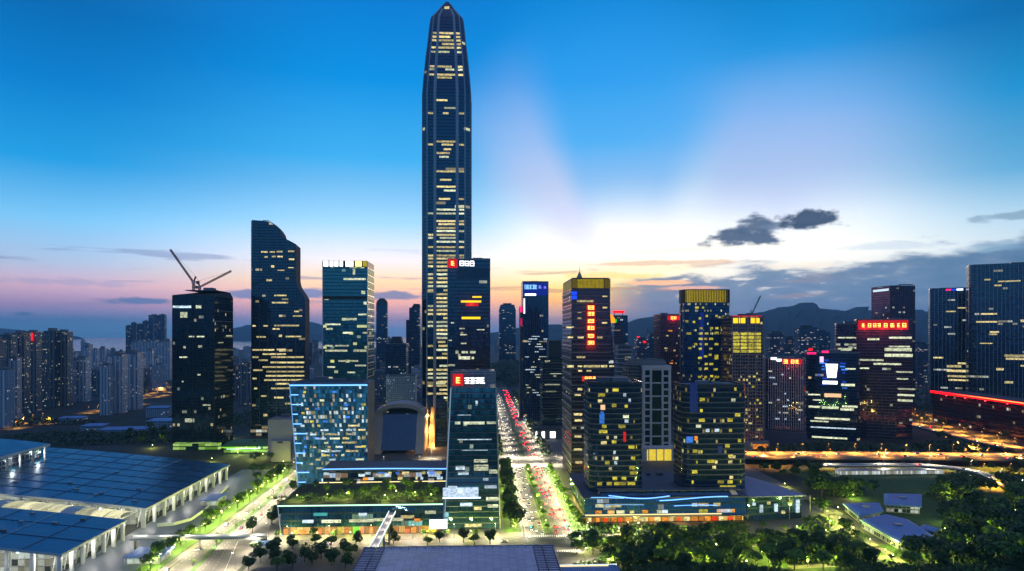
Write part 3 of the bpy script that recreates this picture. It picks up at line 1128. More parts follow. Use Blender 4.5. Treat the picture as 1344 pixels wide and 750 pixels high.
# --- blue glass block over the left road
b = Bld('glass_office_block', 'bright blue glass block with leaning left edge and blue light along its roof', 391, 482, 648, 'office block')
g4 = facade('mirror_blue_glass', glass=(.03, .10, .17), frame=(.04, .12, .20), bay=1.9, fl=4.0, mw=.16, sp=.6, lit=.12, c1=(255, 222, 120), c2=(220, 245, 255), power=1.0, seed=31, strip=.2, ior=2.3, wob=.06, cell=1, dim=.36, dimc=(50, 145, 200))  # brighter blue base and added pane glow stand in for reflections
xl0, xl1, xr = b.x(393), b.x(381.5), b.x(482)
zt = b.z(507)
lo, hi = [(xl0, 0), (xr, 0), (xr, 34), (xl0, 34)], [(xl1, 0), (xr, 0), (xr, 34), (xl1, 34)]
b.part('curtain_wall', MB().loft([(0, lo), (zt, hi)]), g4)
b.part('stone_flank', MB().box(xr + .01, xr + 1, -.6, 36, 0, b.z(502)), plain('violet_stone', (.15, .145, .19), .5))
b.part('roof', MB().loft([(zt + .003, grow(hi, .6)), (zt + 3.4, grow(hi, .9))]), plain('blue_roof', (.04, .09, .22), .5))
b.strip(xl1 - .6, xr, zt + .3, 1.3, led_blue, -.6, 'light_strip', .5)
mb = MB().tube((xl0 - .3, -.3, 0), (xl1 - .3, -.3, zt), .45, None, 6)
b.part('edge_light', mb, glow('soft_blue_strip', lin((110, 170, 235)), .9))
b.roof(grow(hi, -4), zt + 3.4, None, 3, 9, 1.2, None, roof_dark)
b.auto(38, 394, 480, 512, 600, [lw_cool, lw_pale, lw_warm, lw_yel, lw_blue], 77, 4.0, 1.2, 4.5, 2.0, .6)
b.auto(30, 405, 480, 560, 612, [lw_warm, lw_pale, lw_cool], 78, 4.0, 3, 11, 1.6, .6)
for k in range(10):
    z = 8 + k * 9.2
    xx = xl0 + (xl1 - xl0) * z / zt
    b.strip(xx, xx + R2, z, .9, led_blue, 0, 'light_strip', .3) if (R2 := [7, 11, 5, 9, 6, 12, 8, 5, 10, 7][k]) else None

# --- tower with the red logo panel in front of the needle
b = Bld('office_tower', 'navy tower under a red square and white characters, yellow and red neon lines below', 587.5, 643.5, 780)
g5 = facade('navy_glass', glass=(.010, .022, .055), frame=(.02, .03, .06), bay=1.5, fl=4.2, mw=.14, sp=.8, lit=.05, c1=WARM, c2=COOL, power=.8, seed=37, strip=.6, cell=3)
P = rect(b.x(587.5), b.x(643.5), 0, 46)
zt = b.z(341)
b.part('curtain_wall', MB().loft([(0, P), (zt, P)]), g5)
b.strip(b.x(600), b.x(642), b.z(366), b.z(352) - b.z(366), plain('blue_panel', (.01, .05, .12), .25), 0, 'crown_panel', .3)
b.part('screen_panel', MB().box(b.x(601), b.x(641.5), -.45, .1, b.z(486), b.z(384)), facade('plum_glass', glass=(.028, .014, .04), frame=(.03, .02, .045), bay=1.5, fl=4.2, lit=.05, seed=38, power=.7, strip=.5))
b.roof(P, zt, None, 2, 11)
sg = b.panel(588, 600.5, 340.5, 352, neon_redd, 0, .6)
b.glyphs(591.5, 597, 343, 349, 1, neon_char, -.62, 3, sg)
sg = b.panel(602.3, 623, 341.7, 350.6, plain('sign_back', (.03, .03, .05), .5), 0, .3)
b.glyphs(602.8, 623, 342.6, 349.6, 3, neon_white, -.32, 5, sg, gap=.12)
point('sign_glow', (b.x(594), -6, b.z(347)), 4000, (1, .06, .05), b.root, 1.0)
point('sign_glow', (b.x(619), -6, b.z(399)), 3000, (1, .12, .04), b.root, 1.0)
b.lit([(620, 632, 390, 2), (605, 631.5, 396, 2.6), (606, 630.5, 417.6, 3)], glow('yellow_neon', lin((255, 205, 20)), 1.5), y=-.5, name='neon_line')
b.lit([(611, 628, 400, 4)], neon_redd, y=-.5)
b.lit([(603, 610, 431.5), (604, 613, 439.5), (605, 612, 451), (598, 602, 462.5, 4), (606, 614, 462.5, 3), (617, 624, 462.5, 3), (602, 617, 470, 4), (619, 622, 470, 3), (626, 636, 433, 1.2), (587.8, 597, 479.5, 2.5), (592, 596, 424, 1.4), (589, 593, 447, 1.4)], lw_pale, 1.6, y=-.5)
b.strip(b.x(587.5) - .3, b.x(587.5) + .35, 0, zt, pale_metal, 0, 'corner_mullion', .5)

# --- front tower in the middle, tapering, with the translucent crown box
b = Bld('office_tower', 'tapering teal glass tower nearest the camera with a see-through crown and red lit logo', 584, 656, 521)
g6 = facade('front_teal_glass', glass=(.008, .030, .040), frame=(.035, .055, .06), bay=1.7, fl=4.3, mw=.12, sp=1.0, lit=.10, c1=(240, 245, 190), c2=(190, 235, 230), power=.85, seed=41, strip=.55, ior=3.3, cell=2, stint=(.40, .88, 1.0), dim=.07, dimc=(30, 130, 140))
zt = b.z(510)
T0, T1 = rect(b.x(583), b.x(656.5), 0, 40), rect(b.x(591.5), b.x(651), 5, 40)
b.part('curtain_wall', MB().loft([(0, T0), (zt, T1)]), g6)
C0 = rect(b.x(591.5), b.x(650.5), 5, 40)


def glass_box_mat():
    m, nt, bb = new_mat('crown_glass')
    bb.inputs['Base Color'].default_value = (.35, .38, .45, 1)
    bb.inputs['Roughness'].default_value = .15
    bb.inputs['Alpha'].default_value = .42
    return m


b.part('crown_glass', MB().loft([(zt + .003, C0), (b.z(488.5), grow(C0, -.5))], 0, None, True, True), glass_box_mat())
b.part('crown_core', MB().box(b.x(600), b.x(640), 14, 34, zt + .1, b.z(493)), roof_grey)
for px in (591.7, 606, 621, 636, 650.2):
    b.part('crown_post', MB().tube((b.x(px), 4.7, zt), (b.x(px), 5.2, b.z(488.3)), .22, None, 6), pale_metal)
b.part('crown_rail', MB().box(b.x(591), b.x(651), 4.4, 5.0, b.z(489), b.z(487.8)), pale_metal)
b.part('crown_rail', MB().box(b.x(591), b.x(651), 4.4, 4.9, b.z(491.6), b.z(491)), pale_metal)
sg = b.panel(594, 608, 491.5, 507, neon_redd, 4.6, .6)
b.glyphs(597.5, 604.5, 495.5, 504, 1, neon_char, 3.95, 8, sg)
sg = b.panel(608.6, 637, 495.5, 505, plain('sign_back_pale', (.2, .21, .2), .5), 4.6, .3)
b.glyphs(609, 637, 496, 504.6, 4, neon_white, 4.25, 12, sg, gap=.12)
b.part('edge_frame', MB().tube((b.x(583), -.1, 0), (b.x(591.5), 4.9, zt), .5, None, 6), glow('dim_white_edge', lin((150, 185, 215)), .55))
b.part('edge_frame', MB().tube((b.x(656.5), -.1, 0), (b.x(651), 4.9, zt), .5, None, 6), pale_metal)
k = 0
z = 4.3
while z < zt - 2:
    t = z / zt
    xa, xb = b.x(583) + (b.x(591.5) - b.x(583)) * t, b.x(656.5) + (b.x(651) - b.x(656.5)) * t
    MB().box(xa, xb, -.28, .4, 0, .45).build('floor_band', pale_metal if k % 5 == 3 else mid_metal, b.root, (0, 5 * t, z))
    k += 1
    z += 4.3


def fy(py): return 5 * b.z(py) / zt


for r, mt in (((597, 604, 556, 4), lw_pale), ((608, 636, 556, 4.4), lw_pale), ((639, 651, 556, 3.5), lw_pale), ((624, 627, 530, 6), lw_cool), ((622, 640, 606, 4), lw_pale), ((622, 641, 615, 8), lw_pale), ((642, 653, 620, 5), lw_pale),
              ((598, 610, 615, 5), lw_cool), ((601, 615, 622, 4), lw_cool), ((634, 641, 630, 4), lw_cool), ((638, 655, 656, 5), lw_pale), ((640, 654, 665, 4), lw_pale), ((622, 632, 668, 4), lw_warm), ((604, 620, 663, 5), lw_cool),
              ((636, 652, 640, 4), lw_cool), ((610, 632, 690, 4), lw_warm), ((600, 618, 546, 1.4), lw_cool), ((600, 645, 578, 1.2), lw_cool), ((606, 640, 592, 1.2), lw_cool), ((588, 600, 640, 3), lw_cool)):
    h = r[3] * b.D / F
    b.strip(b.x(r[0]), b.x(r[1]), b.z(r[2]) - h / 2, h, mt, fy(r[2]))
scr = b.panel(581.5, 628, 640, 652, glow('white_screen_light', lin((205, 228, 255)), 1.9, True, .5), -.2, 1.0, 'led_screen')
b.strip(b.x(581), b.x(631), b.z(654.2), .7, led_white, .2, 'light_strip', 1.0)
CT = b
point('sign_glow', (b.x(601), .5, b.z(499)), 1500, (1, .06, .05), b.root, 1.0)
point('sign_glow', (b.x(604), -4, b.z(646)), 2600, (.7, .85, 1), b.root, 1.0)

# --- blue signed tower right of the boulevard
b = Bld('office_tower', 'slim cobalt tower with pale blue lettering across its top', 685, 720, 1150)
g7 = facade('cobalt_glass', glass=(.010, .030, .10), frame=(.03, .05, .11), bay=1.6, fl=4.3, mw=.3, sp=.9, lit=.04, c1=COOL, c2=WARM, power=.8, seed=45, strip=.6)
P = rect(b.x(686), b.x(720), 0, 46)
zt = b.z(370.5)
b.part('curtain_wall', MB().loft([(0, P), (zt, P)]), g7)
b.strip(b.x(686), b.x(719), b.z(388), b.z(371.5) - b.z(388), glow('blue_crown_panel', lin((10, 40, 170)), .6), 0, 'sign', .4)
b.glyphs(688.3, 705, 374, 380, 5, neon_cyan, -.5, 21, gap=.12)
b.glyphs(706.5, 711, 375, 379, 1, glow('violet_character_light', lin((130, 130, 255)), 1.6), -.5, 22)
b.glyphs(713.5, 717, 376, 379, 1, glow('violet_character_light', lin((130, 130, 255)), 1.6), -.5, 23)
b.lit([(689, 703.5, 387, 2.6)], neon_white, y=-.4, name='neon_line')
b.lit([(687, 689, 402, 20)], led_white, y=-.1, name='light_strip')
b.auto(26, 688, 719, 440, 520, [lw_pale, lw_cool], 5, 4.3, 5, 18, 1.4)
b.fins(b.x(687), b.x(719), 12, 0, 0, b.z(389), plain('blue_metal', (.07, .09, .16), .4, .6), .5, .7)
b.roof(P, zt, None, 1, 13)
mb = MB().box(b.x(683), b.x(686) - .01, 6, 40, 0, b.z(402))
b.part('stair_shaft', mb, plain('indigo_cladding', (.05, .05, .12), .5))
b.part('sign', MB().box(b.x(683), b.x(685.8), 5.5, 6.2, b.z(410), b.z(402.5)), neon_pink)
b.part('sign', MB().box(b.x(683), b.x(685.8), 5.5, 6.2, b.z(428), b.z(418)), glow('dim_pink_sign', lin((200, 0, 90)), .8))

b = Bld('office_block', 'low dark block with pale floor lines at the foot of the cobalt tower', 712, 738, 1000, 'office block')
P = rect(b.x(712), b.x(738), 0, 44)
zt = b.z(470)
b.part('curtain_wall', MB().loft([(0, P), (zt, P)]), facade('dark_band_glass', glass=(.012, .02, .03), frame=(.06, .07, .09), bay=2, fl=4.2, sp=1.2, lit=.06, c1=COOL, c2=WARM, seed=47, power=.7))
b.part('upper_block', MB().box(b.x(721), b.x(737), 8, 40, zt, b.z(447)), plain('dark_cladding', (.02, .028, .045), .5))
b.bands(P, 5, zt, 8.4, .8, .5, mid_metal)
b.lit([(715, 722, 474), (722, 737, 491), (715, 735, 505), (716, 730, 514)], lw_pale, 1.4)

# --- floodlit entrance beside the boulevard
b = Bld('entrance_hall', 'low hall with blinding white floodlit panels beside the boulevard', 700, 738, 960, 'hall')
b.part('wall', MB().box(-b.w / 2, b.w / 2, 0, 30, 0, 14), concrete)
b.part('roof', MB().box(-b.w / 2 - 1, b.w / 2 + 1, -2, 31, 14.003, 15.2), roof_dark)
for a, c_, y in ((703, 705, 548), (711, 715, 552), (722, 729, 557)):
    b.strip(b.x(a), b.x(c_), 2, 9, neon_white, 0, 'light_panel')

# --- gold-crowned tower with red characters down its face
b = Bld('office_tower', 'dark banded tower with gold lit crown, rooftop mast and a column of red characters', 750, 801, 700)
g8 = facade('plum_band_glass', stint=(1.0, .52, .72), glass=(.020, .018, .034), frame=(.07, .07, .09), bay=1.6, fl=4.2, mw=.14, sp=1.1, lit=.05, c1=WARM, c2=COOL, power=.8, seed=51, strip=.65, cell=3)
P = rect(b.x(750), b.x(801), 0, 78)
P2 = rect(b.x(750), b.x(806), 0, 78)
zt = b.z(379)
b.part('curtain_wall', MB().loft([(0, P2), (b.z(470), P2), (b.z(410), P), (zt, P)]), g8)
b.bands(P, 20, zt, 8.4, .9, .25, plain('violet_grey_band', (.15, .15, .19), .45, .3))
b.bands(grow(rect(b.x(750), b.x(750) + 4, 2, 78), 0), 14, zt - 3, 8.4, 1.4, .5, plain('pale_band', (.34, .34, .38), .4, .3), 'side_band')
b.part('crown', MB().loft([(zt + .003, grow(P, -.6)), (b.z(366), grow(P, -.6))]), dark_metal)
b.strip(b.x(758), b.x(793), zt + .5, b.z(366.5) - zt - .5, lw_gold, .6, 'crown_light', .3)
b.strip(b.x(751), b.x(757), zt + .5, b.z(366.5) - zt - .5, glow('dim_gold', lin((150, 130, 12)), .5), .6, 'crown_light', .3)
b.strip(b.x(794), b.x(801), zt + .5, b.z(366.5) - zt - .5, glow('dim_gold', lin((150, 130, 12)), .5), .6, 'crown_light', .3)
b.side_strip(b.x(750) + .6, 2, 76, zt + .5, b.z(368) - zt, glow('dim_gold', lin((150, 130, 12)), .5), 'crown_light', .3)
b.fins(b.x(750), b.x(801), 30, .2, zt, b.z(365.3), plain('crown_fin', (.06, .055, .03), .5), .35, .9, 'crown_fin')
b.roof(grow(P, -1), b.z(366), None, 0, 15, 1.0)
zr = b.z(366)
b.part('mast_base', MB().loft([(zr, [(b.x(762), 30), (b.x(771), 30), (b.x(771), 37), (b.x(762), 37)]), (zr + 4, [(b.x(763), 31), (b.x(770), 31), (b.x(770), 36), (b.x(763), 36)]), (zr + 9.5, [(b.x(766), 33), (b.x(767.5), 33), (b.x(767.5), 34.5), (b.x(766), 34.5)])]), plain('mast_frame', (.3, .28, .2), .5, .4))
b.part('antenna', MB().tube((b.x(766.6), 33.7, zr + 9), (b.x(766.6), 33.7, b.z(344)), .3, .12, 6), dark_metal)
for _z in (405, 428, 452):
    point('sign_glow', (b.x(775.5), -6, b.z(_z)), 3200, (1, .06, .03), b.root, 1.0)
rp = b.part('sign_backing', MB().box(b.x(769), b.x(782), -.5, .1, b.z(459), b.z(398)), glow('deep_red_glow', lin((150, 8, 6)), .35))
for i, py in enumerate((404, 412, 421.5, 430.5, 441, 450)):
    b.strip(b.x(770.5), b.x(780.5), b.z(py + 3), 4.4, neon_red, -.5, 'character_plate', .2)
    b.glyphs(771, 780, py - 2.4, py + 2.6, 2 if i % 2 else 1, neon_char, -.75, 60 + i, gap=.1)
b.strip(b.x(764), b.x(782.5), b.z(500.5), 5, glow('red_orange_sign', lin((235, 50, 6)), 1.0), 0, 'sign', .4)
b.glyphs(767, 782, 494.5, 499.5, 3, neon_char, -.45, 71)
b.lit([(757, 779, 395.5, 2.6), (791, 797, 389), (791, 797, 404), (758, 763, 410), (758, 763, 418), (790, 797, 424), (743, 753, 430), (758, 766, 443, 2.6), (784, 791, 443, 3), (745, 752, 443), (757, 768, 469, 2.4), (744, 753, 481, 3), (758, 764, 481), (766, 788, 481, 3),
       (789, 797, 481, 3), (800, 806, 481), (759, 764, 487), (770, 776, 487), (758, 764, 511, 3), (754, 762, 518, 3), (753, 764, 544, 3), (754, 764, 552, 2.6), (754, 763, 573, 2.6), (753, 764, 590, 2.6), (755, 764, 607, 3)], lw_warm, 2.0)
b.strip(b.x(750), b.x(757), b.z(393), b.z(383) - b.z(393), neon_blue, 0, 'blue_light_panel', .25)
fl_ = empty('advert_sign', (Xat(805, 700), 705, b.z(424)), YAW, 'small red, amber and green lit sign on a bracket by the dark banded tower', 'sign')
MB().loft([(0, rect(-3, 3, 0, 1)), (5, rect(-3, 2, 0, 1)), (9, rect(-3, -1, 0, 1))]).build('amber_panel', glow('amber_panel', lin((255, 150, 10)), 1.6), fl_)
MB().box(-4.2, -3.05, 0, 1, -1, 11).build('red_panel', neon_red, fl_)
MB().box(2.2, 4.4, 0, 1, 0.5, 4).build('green_panel', glow('green_panel', lin((40, 200, 60)), 1.0), fl_)
MB().box(-6, 0, 1.05, 4, 3, 3.6).build('bracket', dark_metal, fl_)

# --- twin rounded office blocks on the right-hand podium
def twin(label, px0, px1, D, top, base_z, seed, lit_rows, cool_rows, left_px):
    b = Bld('office_block', label, px0, px1, D, 'office block')
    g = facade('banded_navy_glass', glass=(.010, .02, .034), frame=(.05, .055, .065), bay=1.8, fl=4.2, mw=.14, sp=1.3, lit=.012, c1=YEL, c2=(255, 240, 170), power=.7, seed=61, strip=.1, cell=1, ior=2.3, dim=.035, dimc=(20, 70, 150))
    P = rrect(-b.w / 2, b.w / 2, 0, 40, 9, 6)
    zt = b.z(top)
    b.part('curtain_wall', MB().loft([(base_z, P), (zt, P)]), g)
    b.bands(P, base_z + 4.2, zt - 1, 8.4, .55, .55, plain('violet_grey_band', (.15, .15, .19), .45, .3))
    b.bands(P, base_z + 8.4, zt - 1, 8.4, .45, .35, mid_metal)
    b.roof(grow(P, -.2), zt, None, 3, seed, 2.0, plain('parapet_glass', (.05, .06, .08), .2, .3), plain('lavender_deck', (.16, .16, .22), .7))
    fl0 = base_z
    for rws, mt in ((lit_rows, lw_yel), (cool_rows, lw_cool)):
        for r in rws:
            h = 2.6
            z = base_z + round((b.z(r[2]) - base_z) / 4.2) * 4.2 + 1.35
            a, c_ = max(b.x(r[0]), -b.w / 2 + 6), min(b.x(r[1]), b.w / 2 - 6)
            if c_ - a > .6: b.strip(a, c_, z, h, mt, 0)
    b.auto(10, px0 + 10, px1 - 8, top + 6, top + 130, [lw_warm, lw_yel, lw_pale], seed, 4.2, 1.5, 5, 2.4, 1.3)
    return b


b = twin('rounded navy office block with bright yellow windows along its lowest floors, beside the boulevard', 774, 846, 550, 505, 21.6, 3,
         [(804, 812, 514), (785, 794, 525), (803, 809, 539), (790, 796, 562), (812, 821, 563), (786, 797, 571), (774, 783, 588), (803, 809, 588), (825, 833, 589), (835, 845, 590), (836, 846, 570), (794, 800, 612), (826, 834, 621), (836, 845, 621), (804, 810, 630),
          (816, 822, 632), (773, 778, 638), (783, 790, 638), (796, 803, 637), (812, 822, 637), (824, 834, 636), (836, 844, 636), (774, 780, 646), (827, 845, 628), (806, 812, 640)],
         [(818, 822, 522), (825, 828, 531), (805, 808, 599), (806, 810, 615), (820, 825, 560)], 765)
b.strip(b.x(786.5), b.x(793), b.z(556), 8, lw_blue, -.5, 'light_panel')
b.strip(b.x(788), b.x(792), b.z(545), 3, lw_blue, -.5, 'light_panel')
b.strip(b.x(788), b.x(794), b.z(538), 4, glow('peach_light', lin((255, 200, 150)), 1.1), -.5, 'light_panel')
b.strip(b.x(818), b.x(821.5), b.z(580), 8, neon_redd, -.5, 'light_panel')
b = twin('rounded navy office block with scattered yellow windows above the right end of the podium', 898, 983, 556, 508, 21.6, 4,
         [(898, 902, 519), (918, 925, 527), (898, 903, 532), (897, 903, 551), (917, 925, 553), (955, 962, 555), (965, 972, 549), (957, 961, 567), (969, 976, 581), (952, 958, 588), (909, 915, 594), (956, 962, 603), (928, 940, 610), (972, 979, 610),
          (908, 915, 621), (900, 905, 631), (942, 950, 634), (955, 962, 634), (898, 910, 637), (972, 981, 638), (945, 966, 641), (964, 967, 514)],
         [(905, 911, 542), (911, 913, 532), (926, 931, 570), (899, 903, 613), (899, 903, 625), (938, 944, 571)], 882)
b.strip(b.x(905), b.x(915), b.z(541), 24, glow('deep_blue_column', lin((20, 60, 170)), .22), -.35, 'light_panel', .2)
b.strip(b.x(900), b.x(909), b.z(581), 5, lw_blue, -.5, 'light_panel')
b.strip(b.x(911), b.x(915), b.z(578), 3.5, lw_oran, -.5, 'light_panel')
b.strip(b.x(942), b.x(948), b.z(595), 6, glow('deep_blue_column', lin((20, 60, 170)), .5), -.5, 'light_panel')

# --- right-hand podium with the tent roof
u0, v0 = to_uv(768, 533)
u1, _ = to_uv(1072, 533)
ux, _ = to_uv(984, 533)
pod = empty('podium_mall', (*to_xy(u0, v0), 0), YAW, 'long podium with wavy blue light lines and glowing orange shops under two rounded office blocks', 'mall')
L, Lx = u1 - u0, ux - u0
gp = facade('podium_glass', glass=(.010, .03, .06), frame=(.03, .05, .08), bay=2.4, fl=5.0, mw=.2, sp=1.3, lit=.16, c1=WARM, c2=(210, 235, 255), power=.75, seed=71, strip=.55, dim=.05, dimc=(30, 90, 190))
MB().loft([(6.5, rect(0, Lx, 0, 90)), (20.5, rect(0, Lx, 3, 90))]).build('curtain_wall', gp, pod)
MB().box(1, Lx - 1, 5, 89, 0, 6.49).build('ground_floor', facade('shopfront_glass', glass=(.03, .02, .01), frame=(.06, .045, .03), bay=5.0, fl=6.5, mw=.5, sp=.8, lit=.75, c1=(255, 150, 40), c2=(255, 225, 130), power=1.2, seed=73, strip=.2, cell=1), pod)
MB().box(-2, Lx + 1, -2.5, 92, 20.51, 21.6).build('roof', plain('podium_roof', (.06, .075, .11), .6), pod)
MB().box(-2.6, Lx + 1, -3.2, 4, 6.3, 6.9).build('canopy', mid_metal, pod)


def wavy(parent, x0, x1, y, z, amp, mat, name='light_strip', n=24, t=.45, per=1.0, ph=0.0):
    mb = MB()
    for i in range(n):
        p = []
        for k in (i, i + 1):
            q = k / n
            p.append((x0 + (x1 - x0) * q, y, z + amp * sin(ph + q * pi * per)))
        mb.tube(p[0], p[1], t, None, 6)
    return mb.build(name, mat, parent)


wavy(pod, 18, 66, -2.9, 22.3, 1.5, led_blue, per=1.3, ph=2.4)
wavy(pod, 58, 112, -2.9, 20.3, 1.4, led_blue, per=1.0, ph=-1.3)
wavy(pod, 70, 104, -1.2, 14.2, .5, led_blue, per=.8, ph=.3, t=.3)
wavy(pod, 4, 30, -2.9, 21.6, .4, led_blue, per=.8, ph=1.3, t=.3)
MB().loft([(21.61, rect(12, Lx - 4, 3, 11)), (25.2, rect(14, Lx - 6, 5, 11))]).build('terrace_level', gp, pod)
MB().box(11, Lx - 3, 2.2, 11.5, 25.21, 25.9).build('terrace_roof', plain('podium_roof'), pod)
_r = random.Random(5)
for _k in range(16):
    _x, _y = _r.uniform(6, Lx - 8), _r.uniform(62, 84)
    MB().box(_x, _x + _r.uniform(2, 6), _y, _y + _r.uniform(2, 5), 21.61, 21.6 + _r.uniform(1, 3)).build('roof_unit', _r.choice((concrete, mid_metal, roof_grey)), pod)
wavy(pod, 14, 46, -1.6, 15.6, .3, glow('soft_blue_strip', lin((110, 170, 235)), .9))
MB().box(0, 108, -.6, .3, 7.3, 7.8).build('light_strip', led_warm, pod)
rr = random.Random(9)
for i in range(26):
    a = rr.uniform(2, Lx - 8)
    z = rr.choice((8.4, 8.4, 13.2))
    w = rr.uniform(2, 8)
    MB().box(a, a + w, -.35 + (z - 6.5) * .214, .9 + (z - 6.5) * .214, z, z + 2.4).build('lit_window', rr.choice((lw_warm, lw_pale, lw_yel, lw_cool, lw_oran)), pod)
for i in range(20):
    a = 4 + i * (Lx - 12) / 20 + rr.uniform(-1, 1)
    MB().box(a, a + rr.uniform(2.5, 5), 4.7, 5.2, .8, rr.uniform(4, 5.8)).build('shopfront', rr.choice((lw_oran, lw_oran, lw_warm, glow('red_orange_sign', lin((235, 50, 6)), 1.0))), pod)
for i in range(6):
    point('shop_light', (10 + i * (Lx - 20) / 5, 1.0, 5.6), 2500, (1, .55, .2), pod, .8)
tent = empty('pavilion', (*to_xy(ux + 1.5, v0 + 2), 0), YAW, 'glass pavilion under a sloping grey membrane roof at the right end of the podium', 'pavilion')
Lt = L - Lx - 1.5
MB().loft([(0, [(0, 0), (Lt * .95, 10), (Lt * .9, 30), (8, 80), (0, 80)]), (19, [(0, 0), (Lt * .95, 10), (Lt * .9, 30), (8, 80), (0, 80)])]).build('curtain_wall', gp, tent)
mb = MB()
ed = [(-1, -3, 20.5), (Lt * .55, 0, 20.2), (Lt * 1.0, 8, 18.5), (Lt * .72, 44, 21), (13, 88, 23), (-1, 88, 23)]
pk = (14, 46, 25.5)
for i in range(len(ed)):
    a, c_ = ed[i], ed[(i + 1) % len(ed)]
    N = 5
    for k in range(N):
        def pt(p, t):
            q = t ** .8
            return tuple(p[j] + (pk[j] - p[j]) * (t if j < 2 else q) for j in range(3))
        p0, p1, p2, p3 = pt(a, k / N), pt(c_, k / N), pt(c_, (k + 1) / N), pt(a, (k + 1) / N)
        mb.face([p0, p1, p2, p3], [(p0[0], p0[1]), (p1[0], p1[1]), (p2[0], p2[1]), (p3[0], p3[1])]) if k < N - 1 else mb.face([p0, p1, pk], [(p0[0], p0[1]), (p1[0], p1[1]), (pk[0], pk[1])])
mb.build('membrane_roof', tent_m, tent)
mb = MB()
for i in range(len(ed)):
    mb.tube(ed[i], ed[(i + 1) % len(ed)], .4, None, 6)
mb.build('roof_edge', pale_metal, tent)
for i in range(7):
    MB().box(4 + i * 6.5, 6.5 + i * 6.5, .2 + i * 1.2, 1.2 + i * 1.4, rr.choice((5, 10, 13)), rr.choice((7, 15.2))).build('lit_window', rr.choice((lw_warm, lw_yel, lw_cool)), tent)
for px in (1040, 1068):
    uu, vv = to_uv(px, 540)
    MB().tube((uu - ux, 6, 0), (uu - ux, 6, 19), .3, None, 6).build('mast', pale_metal, tent)

# --- pale stone grid tower between the twins
b = Bld('office_tower', 'pale stone tower with a square grid of deep windows between the two rounded blocks', 843, 881, 800)
st = plain('lilac_stone', (.60, .55, .58), .7)
zt = b.z(484)
P = rect(b.x(843), b.x(881), 0, 40)
b.part('core', MB().loft([(18, grow(P, -1.2)), (zt - 1, grow(P, -1.2))]), facade('deep_window', rough=.3, ior=1.35, glass=(.008, .01, .014), frame=(.02, .02, .025), bay=3, fl=8, sp=.3, lit=.04, seed=81, power=.5))
for a, c_ in ((843, 846.5), (853, 855.6), (868.4, 871), (877.5, 881)):
    b.part('pier', MB().box(b.x(a), b.x(c_), -.4, 2, 18, zt), st)
for k in range(12):
    z = 20 + (zt - 22) * k / 11
    for a, c_ in ((846.5, 853), (871, 877.5)):
        b.strip(b.x(a) + .02, b.x(c_) - .02, z, 2.0, st, .3, 'cross_beam', .4)
    if k % 2 == 1: b.strip(b.x(855.6) + .02, b.x(868.4) - .02, z, 1.6, st, .5, 'cross_beam', .4)
b.part('flank_wall', MB().box(b.x(843) + .02, b.x(843) + 1, 2.1, 40, 18, zt), st)
b.part('cornice', MB().loft([(zt + .003, grow(P, .3)), (zt + 3.5, grow(P, .3))]), st)
b.part('stepped_top', MB().box(b.x(829), b.x(876), 6, 34, zt + 3.6, b.z(474)), plain('grey_top', (.2, .2, .22), .7))
b.roof(rect(b.x(831), b.x(874), 9, 31), b.z(474), None, 1, 3)
b.part('left_wing', MB().box(b.x(826), b.x(843) - .05, 8, 40, 0, zt + 3.58), facade('wing_window', glass=(.02, .02, .025), frame=(.16, .155, .17), bay=2.6, fl=4, sp=1.6, mw=1.0, lit=.08, seed=83, power=.6))
b.part('plinth', MB().loft([(0, grow(P, 4)), (16, grow(P, 4)), (18, grow(P, 2))]), st)
b.strip(b.x(848), b.x(880), 1, 13, glow('yellow_hall_light', lin((255, 225, 70)), 1.0, True, .3), -4, 'lit_hall', .2)
for px in (850, 860, 870):
    b.part('column', MB().tube((b.x(px), -5, 0), (b.x(px), -5, 15.9), .6, None, 8), st)

# --- gold-crowned drum with yellow dots
b = Bld('office_tower', 'curved blue glass tower with gold lit crown and a grid of small yellow windows', 899, 960.5, 900)
g10 = facade('blue_dot_glass', glass=(.008, .03, .11), frame=(.02, .035, .09), bay=2.0, fl=4.3, mw=.5, sp=1.5, lit=.05, c1=(255, 232, 90), c2=(235, 240, 190), power=.8, seed=87, strip=.0, cell=1)
P = rrect(-b.w / 2, b.w / 2, 0, 34, 9, 6)
zt = b.z(397)
b.part('curtain_wall', MB().loft([(0, P), (zt, P)]), g10)
b.part('crown_light', MB().loft([(zt + .003, grow(P, -.8)), (b.z(381), grow(P, -.8))], 0), lw_gold)
me = MB().box(-.4, .4, -.5, .9, zt, b.z(379.8)).mesh('crown_fin', plain('crown_fin', (.06, .055, .03), .5))
GP = grow(P, 0)
acc = 0
for i in range(len(GP)):
    a, c_ = Vector(GP[i]), Vector(GP[(i + 1) % len(GP)])
    if (a.y + c_.y) / 2 > 30: continue
    n = max(1, int((c_ - a).length / 2.1))
    for k in range(n):
        p = a + (c_ - a) * (k / n)
        o = link('crown_fin', me, b.root, (p.x, p.y, 0))
        o.rotation_euler = (0, 0, math.atan2(c_.y - a.y, c_.x - a.x))
b.part('crown_cap', MB().loft([(b.z(381) + .003, grow(P, -.3)), (b.z(380), grow(P, -.3))]), dark_metal)
b.part('corner_pier', MB().box(-b.w / 2 - .8, -b.w / 2 + 1.5, 16, 20, 0, b.z(381)), dark_metal)
